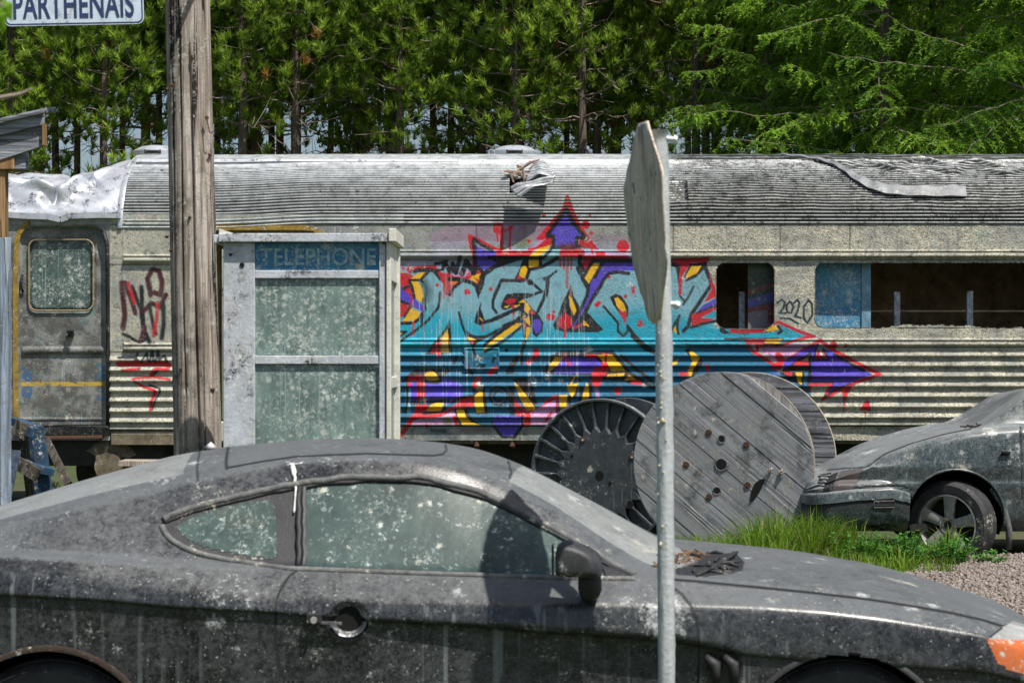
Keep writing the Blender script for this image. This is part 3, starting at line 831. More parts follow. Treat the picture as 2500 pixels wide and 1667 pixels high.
def paint(X, Y):
    """colour and coverage of the spray paint at wall coordinates (photo pixels on the wall plane)"""
    sh = X.shape; X = X.ravel().astype(float); Y = Y.ravel().astype(float)
    X = X + (fbm(X / 9, Y / 9, 3, 3) - .45) * 2.4; Y = Y + (fbm(X / 9, Y / 9, 3, 9) - .45) * 2.4
    C = np.zeros((X.size, 3)); A = np.zeros(X.size)
    def lay(idx, al, col):
        al = al[:, None]; C[idx] = C[idx] * (1 - al) + np.array(col) * al
        A[idx] = A[idx] + (1 - A[idx]) * al[:, 0]
    # body coat of the piece
    body = [(970, 650), (1000, 640), (1130, 640), (1180, 640), (1260, 605), (1420, 600), (1560, 625), (1700, 640), (1725, 640), (1745, 700), (1745, 800), (1985, 818), (1930, 840), (1820, 842), (1890, 890), (1900, 910), (1980, 912), (1980, 1040), (1500, 1040), (1350, 1038), (970, 1040)]
    idx = np.nonzero((X > 960) & (X < 2000) & (Y > 590) & (Y < 1050))[0]
    x, y = X[idx], Y[idx]
    ins = inpoly(x, y, body); sd_ = np.where(ins, 1, -1) * segdist(x, y, body, True)
    al = np.clip(sd_ / 6 + .5, 0, 1)
    t1 = sstep(745, 800, y + 40 * (fbm(x / 60, y / 40, 3, 5) - .5) - 18 * np.sin(x / 90)); t2 = sstep(843, 875, y)
    c = np.array(COL['L'])[None] * (1 - t1[:, None]) + np.array(COL['C'])[None] * t1[:, None]
    c = c * (1 - t2[:, None]) + np.array(COL['T'])[None] * t2[:, None]  # teal over the flutes paints their shade into the turquoise coat
    C[idx] = c * al[:, None]; A[idx] = al; C[idx] = c
    def do(ty, col, w, soft, alpha, pts):
        p = np.array(pts, float); pad = w + soft + 6
        m = (X > p[:, 0].min() - pad) & (X < p[:, 0].max() + pad) & (Y > p[:, 1].min() - pad) & (Y < p[:, 1].max() + pad)
        idx = np.nonzero(m)[0]
        if not len(idx): return
        x, y = X[idx], Y[idx]
        if ty == 's': d = w / 2 - segdist(x, y, pts)
        elif ty == 'p': d = np.where(inpoly(x, y, pts), 1, -1) * segdist(x, y, pts, True)
        lay(idx, np.clip(d / max(soft, .8) + .5, 0, 1) * alpha, COL[col])
    for ln in ART.strip().splitlines():
        q = ln.split(); ox, oy = OFFS[q[0]]
        if q[1] in 'ra':
            cx, cy = [float(v) for v in q[6].split(',')]; r = float(q[7]); a0, a1 = (0, 360) if q[1] == 'r' else (45, 315)
            pts = [(ox + (cx + r * math.cos(R(a))) / 6, oy + (cy - r * math.sin(R(a))) / 6) for a in np.linspace(a0, a1, 28)]
            do('s', q[2], float(q[3]) / 6 * 1.4, float(q[4]) / 6, 1, pts); continue
        pts = [(ox + float(a) / 6, oy + float(b) / 6) for a, b in (v.split(',') for v in q[6:])]
        if q[1] == 's': do('s', q[2], float(q[3]) / 6 * (1.45 if q[2] == 'K' else 1.1), float(q[4]) / 6, float(q[5]), pts)
        else: do('p', q[2], 2, float(q[3]) / 6, float(q[5]), pts)
    for ln in LEFTTAGS.strip().splitlines():
        q = ln.split(); do('s', q[1], float(q[2]) * .92, float(q[3]) * .5, float(q[4]), [tuple(float(c) for c in v.split(',')) for v in q[5:]])
    f = TAG2020.split('|')
    for k in range(1, len(f), 2): do('s', 'K', 6.2, 1.8, 1.0, [tuple(float(c) for c in v.split(',')) for v in f[k].split()])
    # pale paint drips over the piece
    for k in range(150):
        u = RNG.random(); x0 = RNG.choice([1035, 1075, 1105, 1140, 1290, 1380, 1340, 1410]) + RNG.normal() * 14; y0 = RNG.uniform(650, 900); L = RNG.uniform(25, 130)
        do('s', 'L' if u < .4 else 'W', 1.1, 1.0, .55, [(x0, y0), (x0 + 1, y0 + L)])
    return C.reshape(sh + (3,)), A.reshape(sh)
# ---------------------------------------------------------------- passenger rail car
TR = (-6.2, 22.2, 0.0)
train = empty("passenger_rail_car", TR, "abandoned fluted metal railway carriage covered with a big turquoise, purple and red graffiti piece", "railway carriage")
def T(px, py, out=0.0):                               # wall point from photo pixel on the wall plane, pushed out towards the viewer
    return (px - CX) / TPX, DT - out, EYE + (HY - py) / TPX
def sag(px): return 11.5 * (1 - sstep(505, 800, px))
def gz(y, c, s): return np.exp(-((y - c) / s) ** 2)
def ridge(y, c, h, up, dn):                           # a bead: soft top, sharper underside
    return h * np.where(y < c, np.exp(-((y - c) / up) ** 2), np.exp(-((y - c) / dn) ** 2))
FL = [868, 892.5, 918, 942, 967.5, 992.5, 1018]
def wall_off(PXs, PYs):
    y = PYs - sag(PXs); x = PXs
    o = np.zeros_like(y)
    o += ridge(y, 613, .014, 2, 2); o += .045 * np.clip(1 - ((y - 624) / 6.5) ** 2, 0, None) ** .5
    o += ridge(y, 829.5, .018, 2.5, 2.5); o += .040 * np.clip(1 - ((y - 840) / 5.5) ** 2, 0, None) ** .5
    fl = np.zeros_like(y)
    for c in FL: fl += ridge(y, c, .032, 6.5, 4.0)
    wob = (fbm(x / 60, y / 14, 3, 21) - .47) * .010
    o += fl * (y > 852) + wob * sstep(1500, 2100, x)
    o += ridge(y, 1027, .010, 1.5, 1.5)
    o += .012 * (y > 1033) * (y < 1038)
    o -= .03 * (y > 1039)
    # access hatch in the mural
    hat = (x > 1134) & (x < 1220) & (y > 848) & (y < 902)
    o = np.where(hat, .030 + .008 * ((x < 1138) | (x > 1215) | (y < 852) | (y > 897)) , o)
    # vestibule end: flat wall with recessed door leaf
    ve = x < 268; yy = PYs
    flat = .006 * gz(yy, 548, 3)
    o = np.where(ve, flat, o)
    dd = rrect(x, yy, 44, 262, 552, 1085, 42)
    o = np.where(ve & (dd < 0), -.055 * sstep(0, -5, dd), o)
    o = np.where(ve & (dd < -7), -.055 + .032 * (np.clip(1 - ((yy - 855) / 9) ** 2, 0, None) ** .5), o)
    wd = rrect(x, yy, 68, 226, 585, 758, 22)
    o = np.where(ve & (np.abs(wd) < 7), o - .012 * (1 - (wd / 7) ** 2), o)
    o = np.where(ve & (dd < -7) & (yy > 1020) & (yy < 1026), o + .008, o)
    # blank panel beside the door
    pn = (x > 268) & (x < 520) & (yy > 555) & (yy < 640)
    o = np.where((x > 268) & (x < 303) & (y < 850), .006 * ((x < 272) | (x > 299)), o)
    return o
def rrect(x, y, x0, x1, y0, y1, r):
    qx = np.abs(x - (x0 + x1) / 2) - (x1 - x0) / 2 + r; qy = np.abs(y - (y0 + y1) / 2) - (y1 - y0) / 2 + r
    return np.hypot(np.maximum(qx, 0), np.maximum(qy, 0)) + np.minimum(np.maximum(qx, qy), 0) - r
cols = np.concatenate([np.arange(-260, -20, 20), np.arange(-20, 530, 2.2), np.arange(530, 940, 6), np.arange(940, 2180, 1.75), np.arange(2180, 2580, 4), np.arange(2580, 3300, 40)])
rows = np.concatenate([np.arange(523, 606, 2.6), np.arange(606, 634, 1.2), np.arange(634, 824, 2.0), np.arange(824, 1042, 1.55), np.arange(1042, 1076, 3.3)])
XX, YY = np.meshgrid(cols, rows)
OF = wall_off(XX, YY + sag(XX) * 0)
VX = (XX - CX) / TPX; VZ = EYE + (HY - YY) / TPX
V = np.stack([VX, DT - OF, VZ], -1)
F = gridfaces(len(rows), len(cols))
fx = XX.ravel()[F].mean(1); fy = YY.ravel()[F].mean(1)
cut = (rrect(fx, fy, 1748, 1891, 641, 802, 24) < 0)
cut |= (rrect(fx, fy, 1990, 2720, 641, 801 - 7 * sstep(2160, 2185, fx) * (1 - sstep(2350, 2400, fx)) + 9 * (fbm(fx / 14, fy * 0, 4, 4) - .5) * (fx > 2130), 22) < 0)
cut |= (rrect(fx, fy, 515, 792, 561, 1200, 26) < 0)
cut |= ((fx > 985) | (fx < 262)) & (fy < 546)
cut |= (fx < 268) & (fy > 1088)
door = (rrect(fx, fy, 46, 260, 554, 1060, 40) < 0) & (fx < 268)
dglass = rrect(fx, fy, 68, 226, 585, 758, 22) < 0
pc, pa = paint(XX, YY)
pa = pa * (XX > 268)
dirt = np.zeros_like(XX)  # darker lines below beads, flutes and eave, and along panel joints
ys = YY - sag(XX)
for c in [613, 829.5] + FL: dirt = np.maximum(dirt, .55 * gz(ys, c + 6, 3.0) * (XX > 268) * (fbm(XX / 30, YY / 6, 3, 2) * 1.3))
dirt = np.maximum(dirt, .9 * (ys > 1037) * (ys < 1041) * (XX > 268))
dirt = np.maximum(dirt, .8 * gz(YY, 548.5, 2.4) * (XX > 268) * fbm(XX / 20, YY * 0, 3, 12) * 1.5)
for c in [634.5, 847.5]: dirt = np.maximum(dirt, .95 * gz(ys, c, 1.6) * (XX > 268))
for xj in (826, 1163, 1644, 1905, 2075, 2338): dirt = np.maximum(dirt, .8 * gz(XX, xj, 1.5) * (YY > 549) * (YY < 611))
for xj in (1505, 1925, 2290): dirt = np.maximum(dirt, .7 * gz(XX, xj, 1.5) * (YY > 850) * (YY < 1038) * (fbm(YY / 20, XX * 0, 2, 3) > .4))
# coloured leftovers on the door (blue blocks and a yellow band)
def blk(x0, x1, y0, y1, col, nse=.5):
    m = (XX > x0) & (XX < x1) & (YY > y0) & (YY < y1) & (fbm(XX / 9, YY / 9, 4, int(x0)) > nse * .9)
    pc[m] = col; pa[m] = .85
blk(50, 76, 895, 972, (.04, .13, .28)); blk(235, 254, 888, 978, (.04, .15, .30), .48); blk(205, 225, 910, 935, (.04, .13, .28), .55)
m_ = (XX > 50) & (XX < 254) & (YY > 931) & (YY < 942); pc[m_] = (.62, .40, .03); pa[m_] = .9 * (fbm(XX / 12, YY / 3, 3, 8)[m_] > .3)
def wallpart(name, sel, mat, push=0.0, parent=None, frames=True):
    v, f, u = submesh(V.reshape(-1, 3), F, sel)
    v = v.copy(); v[:, 1] += push
    o = mesh(name, v, f, mat, parent or train, smooth=True)
    colattr(o, np.concatenate([pc.reshape(-1, 3)[u], pa.reshape(-1, 1)[u]], 1), "paint")
    dd = dirt.ravel()[u]; colattr(o, np.stack([dd, dd, dd, np.ones_like(dd)], 1), "dirt")
    return o
sill = fy > 1040
side = wallpart("side_wall", ~cut & ~door & ~(sill & (fx > 268)), M['train'])
wallpart("side_sill", ~cut & ~door & sill & (fx > 268), M['train'])
dleaf = wallpart("carriage_door", door & ~dglass, M['train'])
wallpart("door_window", door & dglass, M['tglass'], .012, dleaf)
def rr_pts(x0, x1, y0, y1, r, n=7, out=0.0, d=None):
    p = []
    for cx, cy, a in ((x1 - r, y0 + r, -90), (x1 - r, y1 - r, 0), (x0 + r, y1 - r, 90), (x0 + r, y0 + r, 180)):
        for k in range(n + 1):
            t = R(a + 90 * k / n); p.append(T(cx + r * math.cos(t), cy + r * math.sin(t), out))
    return p + [p[0], p[1]]
g = MB(); g.tube(rr_pts(68, 226, 585, 758, 20, out=-.038), .011, 6); g.build("window_gasket", M['gasket'], dleaf, smooth=True)
g = MB(); g.box(T(163, 822, .0), T(178, 806, -.055)); g.tube([T(170, 815, -.02), T(168, 818, .035), T(180, 808, .05)], .018, 8); g.build("door_handle", M['train'], dleaf, bevel=.004)
g = MB(); g.tube([T(53, 672, -.04), T(52, 680, -.0), T(52, 704, -.0), T(54, 712, -.04)], .014, 6); g.build("grab_handle", M['train'], dleaf, smooth=True)
# yellow edging strip of the door opening
yp = [(40, 1062), (38, 900), (38, 700), (40, 600), (46, 570), (60, 551), (74, 543)]
g = MB()
for a, b in zip(yp[:-1], yp[1:]): g.plank(T(*a, .004), T(*b, .004), .05, .012, (0, 1, 0))
g.build("door_edge_strip", M['yellow'], train)
g = MB(); g.tube([T(252, 560, .002), T(262, 600, .004), T(263, 700, .004), T(264, 900, .004), T(264, 1052, .004)], .022, 8); g.build("door_post", M['train'], train, smooth=True)
# doorway trim (open vestibule behind the phone booth) and a jamb
g = MB(); yq = [(500, 556), (600, 556), (740, 556), (766, 559), (784, 570), (792, 590), (793, 640), (793, 1070)]
for a, b in zip(yq[:-1], yq[1:]): g.plank(T(*a, .0), T(*b, .0), .05, .022, (0, 1, 0))
g.build("doorway_trim", M['yellow'], train)
# reveals of windows and doorway
def reveal(name, x0, x1, y0, y1, r, depth, mat):
    p = rr_pts(x0, x1, y0, y1, r)[:-1]; n = len(p); v = [(a, DT - .003, c) for a, b, c in p] + [(a, DT + depth, c) for a, b, c in p]
    f = [(i, i + 1, i + 1 + n, i + n) for i in range(n - 1)]
    return mesh(name, v, f, mat, train)
reveal("window_reveal", 1747, 1892, 640, 803, 24, .11, M['dark']); reveal("window_reveal", 1989, 2720, 640, 799, 22, .11, M['dark'])
# window boards, posts, ragged lower edges
def dbox(px0, px1, py0, py1, d, t, name, mat, parent=None, bev=0):
    a = P(px0, py1, d); b = P(px1, py0, d); g = MB(); g.box((a[0], d, a[2]), (b[0], d + t, b[2])); return g.build(name, mat, parent or train, bevel=bev)
gx0, gx1, gy0, gy1 = 1826, 1908, 634, 814; qx, qy = np.meshgrid(np.linspace(gx0, gx1, 70), np.linspace(gy0, gy1, 130)); qv = np.stack([(qx - CX) * 20.97 / FPX, np.full_like(qx, 20.97), EYE + (HY - qy) * 20.97 / FPX], -1)
wbm = Mat("spray_painted_pane"); c_ = wbm.mix(wbm.mul(wbm.step(wbm.noise(30, 5, .8), .45, .6), .5), wbm.attr("paint"), (.16, .20, .17)); c_, _k = crust(wbm, c_, 16, .45, .4, (.30, .32, .10), (.4, .45, .42)); wbm.finish(c_, .35)
pane = mesh("window_pane", qv.reshape(-1, 3), gridfaces(130, 70), wbm.m, train, smooth=True); pcq = np.zeros(qx.shape + (3,)); pcq[:] = (.02, .05, .035)
for col_, y0_, y1_, w_ in (((.03, .09, .04), 650, 640, 40), ((.10, .13, .11), 790, 800, 90), ((.20, .17, .22), 785, 780, 50), ((.20, .02, .03), 713, 692, 13), ((.08, .07, .38), 740, 722, 22), ((.22, .01, .03), 756, 745, 12)):
    yl = y0_ + (y1_ - y0_) * (qx - 1826) / 65 + 3 * fbm(qx / 8, qy / 8, 3, 6); pcq[np.abs(qy - yl) < w_ / 2] = col_
pcq[(qx > 1872 + 4 * fbm(qy / 7, qx / 7, 3, 4)) & (qy > 742) & (qy < 790)] = (.18, .01, .02)
colattr(pane, np.concatenate([pcq.reshape(-1, 3), np.ones((pcq.shape[0] * pcq.shape[1], 1))], 1), "paint")
wb = dbox(1984, 2104, 636, 812, 20.94, .015, "window_board", M['bluepanel'])
dbox(2104, 2126, 636, 812, 20.92, .04, "window_board_frame", mat_plain("pale_blue_frame", (.16, .32, .42), .6, 0, .4, 12, .4, .3, .4), wb)
for a, b, t in ((1804, 1819, 712), (2183, 2198, 712), (2361, 2376, 710)): dbox(a, b, t, 812, 21.1, .06, "window_stanchion", mat_plain("flaking_stanchion", (.40, .43, .45), .6, .1, .7, 24, .7, .3, .6), None, .006)
g = MB(); g.box(T(2126, 757, -.75), T(2720, 753, -.8)); g.build("interior_rail", M['interior'], train)
# pressed frame of hatch, its latch
g = MB(); g.box(T(1168, 888, .05), T(1187, 885, .03)); g.build("hatch_catch", mat_plain("turquoise_catch", (.01, .25, .36), .4, .1, .3, 20, .2), train); g = MB(); g.box(T(1205, 872, .055), T(1211, 866, .03)); g.build("hatch_latch", mat_plain("turquoise_latch", (.01, .25, .36), .4, .1, .3, 20, .2), train, bevel=.003)
# roof sheet ----------------------------------------------------
RB = .862; RA = 1.47; SP = .0362
rc = np.concatenate([np.arange(286, 1120, 4), np.arange(1120, 1500, 2.0), np.arange(1500, 2580, 3.4), np.arange(2580, 3300, 30)])
th = np.concatenate([np.linspace(0, 1.05, 300), np.linspace(1.06, math.pi / 2, 26), np.linspace(1.62, math.pi, 24)])
arc = np.concatenate([[0], np.cumsum(np.hypot(np.diff(-RA * np.cos(th)), np.diff(RB * np.sin(th))))])
TH, CC = np.meshgrid(th, rc, indexing='ij'); AR = np.broadcast_to(arc[:, None], TH.shape)
ph = (AR / SP); ph = ph - (.16 * sstep(1600, 1800, CC) * 0)
dmg = sstep(1620, 1700, CC)
sh_ = dmg * ((fbm(CC / 90, AR * 6, 3, 31) - .47) * 1.6 + (fbm(CC / 300, AR * 3, 2, 33) - .45) * 2.5) * sstep(.04, .25, AR)
ph = ph + sh_ * .55
fr_ = ph - np.floor(ph)
prof = np.where(fr_ < .55, np.sin(np.pi * fr_ / .55) ** .8, 0.0)        # rounded flute then flat valley
amp = .0150 * (1 - sstep(1.02, 1.10, AR))
top = 1 - sstep(.93, .99, AR) * (CC < 1112)                             # strip below the smooth gutter
amp = amp * (.35 + .65 * top)
hump = dmg * .028 * (fbm(CC / 70, AR * 5, 4, 41) - .47) * sstep(.1, .3, AR)
# torn ridges high on the right
for cx, aw, ww, hh in ((2180, .80, 60, .05), (2270, .93, 70, .06), (2350, .74, 60, -.05), (2420, .88, 50, .05), (2075, .95, 70, .035), (2480, .70, 70, .04)):
    hump = hump + hh * np.exp(-((CC - cx) / ww) ** 2 - ((AR - aw - .05 * np.sin(CC / 21)) / .045) ** 2)
o = amp * prof + hump
patch = np.hypot(np.maximum(np.abs(CC - 1640) - 38, 0) / TPX, np.maximum(np.abs(AR - .39) - .13, 0)) * TPX - .6; o = np.where(patch < 0, o * .25 - .02, o)
NY = -np.cos(TH) / RA; NZ = np.sin(TH) / RB; nl = np.hypot(NY, NZ); NY /= nl; NZ /= nl
zb = EYE + (HY - 546) / TPX; sg = sag(CC) / TPX
VR = np.stack([(CC - CX) / TPX, 22.2 - RA * np.cos(TH) + NY * o - .028 * (TH < .02) * 0, zb + RB * np.sin(TH) + NZ * o - sg * np.cos(TH) * (CC < 800)], -1)
FR = gridfaces(len(th), len(rc))[:, ::-1]
fa = AR.ravel()[FR].mean(1); fc = CC.ravel()[FR].mean(1)
keepR = ~((fc > 1243) & (fc < 1262 + 95 * (fa - .30) / .3) & (fa > .34) & (fa < .56))
v, f, u = submesh(VR.reshape(-1, 3), FR, keepR)
roof = mesh("roof", v, f, M['roof'], train, smooth=True)
PXr, PYr = PX(VR); rp, ra = paint(CC, np.where(TH < 1.2, PYr, 300)); ra = ra * (PYr < 552) * (CC > 1200) * (CC < 1500) * (TH < 1.0)
colattr(roof, np.concatenate([rp.reshape(-1, 3)[u], ra.reshape(-1, 1)[u]], 1), "paint")
vd = np.clip(1.8 * (prof < .30) * top * (AR < 1.04) * (.55 + .8 * fbm(CC / 26, AR * 60, 4, 51)), 0, 1) * (1 - .35 * sstep(.80, 1.0, AR))  # darker valleys between the flutes
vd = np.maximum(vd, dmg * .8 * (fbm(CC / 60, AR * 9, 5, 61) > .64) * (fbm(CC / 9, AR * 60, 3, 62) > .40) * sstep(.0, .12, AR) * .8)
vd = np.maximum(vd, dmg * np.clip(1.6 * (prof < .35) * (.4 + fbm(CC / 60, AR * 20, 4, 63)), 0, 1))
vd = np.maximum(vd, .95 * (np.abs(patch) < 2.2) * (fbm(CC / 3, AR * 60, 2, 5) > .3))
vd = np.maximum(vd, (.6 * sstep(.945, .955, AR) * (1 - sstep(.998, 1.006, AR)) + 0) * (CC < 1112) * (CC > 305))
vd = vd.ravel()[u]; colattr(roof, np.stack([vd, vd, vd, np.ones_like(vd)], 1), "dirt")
def onroof(px, a, out=0.0):                            # point on the roof arc at arc length a
    t = np.interp(a, arc, th); ny = -math.cos(t) / RA; nz = math.sin(t) / RB; l = math.hypot(ny, nz)
    return np.array([(px - CX) / TPX, 22.2 - RA * math.cos(t) + ny / l * out, zb + RB * math.sin(t) + nz / l * out])
# gutter strip along the shoulder of the roof
g = MB()
for k in range(0, 26): 
    a, b = 305 + k * 31, 305 + (k + 1) * 31
    q = [onroof(a, 1.0, .004), onroof(b, 1.0, .004), onroof(b, 1.02, .022), onroof(a, 1.02, .022), onroof(b, 1.05, .016), onroof(a, 1.05, .016)]
    g.add(q, [(0, 1, 2, 3), (3, 2, 4, 5)])
g.build("roof_gutter", M['crumple'], roof)
# loose bent strip
sp_ = [(1925, 1.16), (1965, 1.10), (2010, 1.00), (2050, .86), (2075, .70), (2100, .53), (2135, .42), (2175, .365), (2230, .35), (2300, .345), (2372, .345)]
xs = np.array([p[0] for p in sp_], float); as_ = np.array([p[1] for p in sp_]); tt = np.linspace(0, 1, len(xs)); t2 = np.linspace(0, 1, 70)
xs = np.interp(t2, tt, xs); as_ = np.interp(t2, tt, as_); kk = np.ones(7) / 7
xs2 = np.convolve(np.pad(xs, 3, 'edge'), kk, 'valid'); as2 = np.convolve(np.pad(as_, 3, 'edge'), kk, 'valid')
wd_ = np.interp(t2, [0, .4, .62, 1], [.03, .06, .115, .125]); Vs = []; Fs = []
for i in range(70):
    d = np.array([xs2[min(i + 1, 69)] - xs2[max(i - 1, 0)], (as2[min(i + 1, 69)] - as2[max(i - 1, 0)]) * TPX]); d /= np.hypot(*d) + 1e-9; n_ = np.array([-d[1], d[0]])
    for s, oo in ((-1, .03), (-1, .045), (1, .050), (1, .035)):
        Vs.append(onroof(xs2[i] + n_[0] * s * wd_[i] / 2 * TPX, as2[i] + n_[1] * s * wd_[i] / 2, oo + .006 * math.sin(i * .9)))
for i in range(69):
    for k in range(4): Fs.append((i * 4 + k, i * 4 + (k + 1) % 4, i * 4 + 4 + (k + 1) % 4, i * 4 + 4 + k))
Fs += [(0, 1, 2, 3), (279, 278, 277, 276)]
mesh("loose_roof_strip", Vs, Fs, mat_plain("dull_strip_metal", (.19, .20, .21), .6, .2, .3, 14, .3, .3, .6), roof, smooth=True, auto=40)
# torn flap of fluted sheet
def flap(name, c0, c1, c2, c3, nfl, amp, curl, seed, n1=26, n2=None):
    n2 = n2 or nfl * 8; c0, c1, c2, c3 = [np.array(c, float) for c in (c0, c1, c2, c3)]
    nrm = np.cross(c1 - c0, c3 - c0); nrm /= np.linalg.norm(nrm)
    if nrm[1] > 0: nrm = -nrm
    Vv = []
    for i in range(n1):
        u_ = i / (n1 - 1)
        for j in range(n2):
            w_ = j / (n2 - 1); p = (c0 * (1 - u_) + c1 * u_) * (1 - w_) + (c3 * (1 - u_) + c2 * u_) * w_
            fp = (w_ * nfl) % 1.0; o_ = amp * (math.sin(math.pi * fp / .55) if fp < .55 else 0)
            o_ += curl * math.sin(u_ * math.pi) + .03 * (mnoise.noise(Vector((u_ * 3 + seed, w_ * 2, 0))))
            Vv.append(p + nrm * o_)
    o = mesh(name, Vv, gridfaces(n1, n2), M['roof'], roof, smooth=True)
    z = np.zeros((len(Vv), 4), np.float32); z[:, 3] = 0; colattr(o, z, "paint")
    dj = np.array([1.0 if ((j / (n2 - 1)) * nfl) % 1 > .58 else 0.0 for i in range(n1) for j in range(n2)]); dj = dj * .75  # darker valleys between the flap's flutes
    colattr(o, np.stack([dj, dj, dj, np.ones_like(dj)], 1), "dirt")
    s = o.modifiers.new("thick", 'SOLIDIFY'); s.thickness = .004
    return o
def Q(px, py, d): return P(px, py, d)
flap("torn_flap", Q(1243, 404, 21.4), Q(1300, 402, 21.45), Q(1290, 452, 20.9), Q(1270, 455, 20.95), 4, .012, .02, 1)
flap("torn_flap", Q(1284, 447, 20.75), Q(1356, 432, 20.62), Q(1336, 400, 21.3), Q(1290, 408, 21.35), 7, .012, .05, 2)
flap("torn_flap", Q(1244, 458, 20.68), Q(1357, 434, 20.60), Q(1348, 444, 20.52), Q(1266, 482, 20.50), 4, .012, .03, 3)
g = MB()
for k in range(16):
    p = Q(1270 + RNG.normal() * 10, 435 + RNG.normal() * 12, 21.0 + RNG.normal() * .05); q_ = p + RNG.normal(size=3) * np.array((.08, .04, .09)); g.tube([p, (p + q_) / 2 + RNG.normal(size=3) * .02, q_], [.014, .02, .006], 5)
g.build("torn_insulation", mat_plain("matted_insulation", (.30, .22, .17), .95, 0, .6, 40, .2, .6), roof)
# roof vents
def vent(px, w):
    c = P(px, 378, 22.2); v = MB(); v.lathe([(0, .095), (.10, .092), (.17, .078), (.215, .055), (w, .028), (w, .018), (w * .93, .016), (w * .9, -.03), (0, -.03)], 36, rotx(R(90)), None)
    vv = np.array(v.v); vv = vv * np.array((1, 1, 1)) + np.array((c[0], 22.2, EYE + (HY - 378) * 22.2 / FPX + .005)); o = mesh("roof_vent", vv, v.f, M['crumple'], roof, smooth=True, auto=35)
    b = MB(); b.box((c[0] - .09, 22.2 - w * .95, c[2] - .01), (c[0] + .09, 22.2 - w * .6, c[2] + .035)); b.build("vent_slot", M['dark'], o)
vent(1256, .262); vent(382, .262)
g = MB(); g.tube([P(1200 + 7 * math.cos(a), 372 - 7 * math.sin(a), 22.0) for a in np.linspace(0, 6.28, 14)], .006, 5); g.build("lifting_ring", M['crumple'], roof)
# crumpled end of the roof
cc = np.arange(-200, 297, 3.2); aa = np.linspace(0, 1.30, 110); CA, AA = np.meshgrid(cc, aa)
pts = np.zeros(CA.shape + (3,))
tt = np.interp(AA, arc, th)
low = sstep(290, 170, CA)                              # crushed down left of the hoop
zsc = 1 - .20 * low * sstep(.3, 1.2, AA)
n_a = fbm(CA / 70 + 3, AA * 3.0, 3, 71); n_b = fbm(CA / 34, AA * 5 + CA / 90, 3, 72)
fold = np.abs(n_a - .45) * 2; crease = (-.10 * np.exp(-((CA - 205 + (AA - .7) * 130) / 11) ** 2) * sstep(.35, .7, AA) + .10 * np.exp(-((CA - 160 - (AA - .5) * 150) / 20) ** 2) * sstep(.2, .4, AA))
crease += -.12 * np.exp(-((CA - 130 + 40 * AA) / 16) ** 2 - ((AA - .33) / .10) ** 2) + .11 * np.exp(-((CA - 80) / 42) ** 2 - ((AA - .62 + CA / 900) / .06) ** 2) - .10 * np.exp(-((CA - 60) / 50) ** 2 - ((AA - .78) / .06) ** 2)
oo = low * (.20 * (fbm(CA / 110 + 3, AA * 2.0, 1, 71) - .25) * sstep(.05, .4, AA) + .045 * (np.abs(vnoise(CA / 75 + AA * 3, AA * 4.2, 72) - .5) * 2 - .3) * sstep(.1, .3, AA) + .002 * (np.abs(vnoise(CA / 26 - AA * 4, AA * 8, 77) - .5) * 2 - .3) * sstep(.1, .3, AA) + crease)
ny = -np.cos(tt) / RA; nz = np.sin(tt) / RB; l_ = np.hypot(ny, nz); ny /= l_; nz /= l_
pts[..., 0] = (CA - CX) / TPX; pts[..., 1] = 22.2 - RA * np.cos(tt) + ny * oo + .01; pts[..., 2] = zb + .02 + (RB - .045) * np.sin(tt) * zsc + nz * oo - 11 / TPX * np.cos(tt) + .075 * (1 - sstep(0, .3, AA))
FC = gridfaces(len(aa), len(cc)); fcx = CA.ravel()[FC].mean(1); fca = AA.ravel()[FC].mean(1)
hole = ((fcx - 90) / 32) ** 2 + ((fca - 1.02 + (fcx - 90) / 900) / .05) ** 2 < 1
v, f, u = submesh(pts.reshape(-1, 3), FC, ~hole)
mesh("crumpled_end_roof", v, f, M['crumple'], roof, smooth=True)
g = MB(); g.add([onroof(300, a, .022) for a in np.linspace(0, 1.5, 30)] + [onroof(292, a, .03) for a in np.linspace(0, 1.5, 30)] + [onroof(286, a, .012) for a in np.linspace(0, 1.5, 30)], [(i, i + 1, i + 31, i + 30) for i in range(29)] + [(i + 30, i + 31, i + 61, i + 60) for i in range(29)]); vv = np.array(g.v); vv[:, 2] -= 11 / TPX; mesh("roof_hoop", vv, g.f, M['crumple'], roof, smooth=True)
# header moulding over the vestibule door
g = MB(); pr = [(-200, 517), (10, 517), (60, 521), (120, 523), (150, 530), (175, 521), (240, 519), (296, 519)]
for a, b in zip(pr[:-1], pr[1:]): g.plank(T(a[0], a[1] + 7, .03), T(b[0], b[1] + 7, .03), .06, .05, (0, 1, 0))
g.build("door_header", M['crumple'], train)
g = MB(); g.plank(T(-200, 540, .0), T(268, 540, .0), .08, .01, (0, 1, 0)); g.build("header_panel", M['doorpaint'], train)
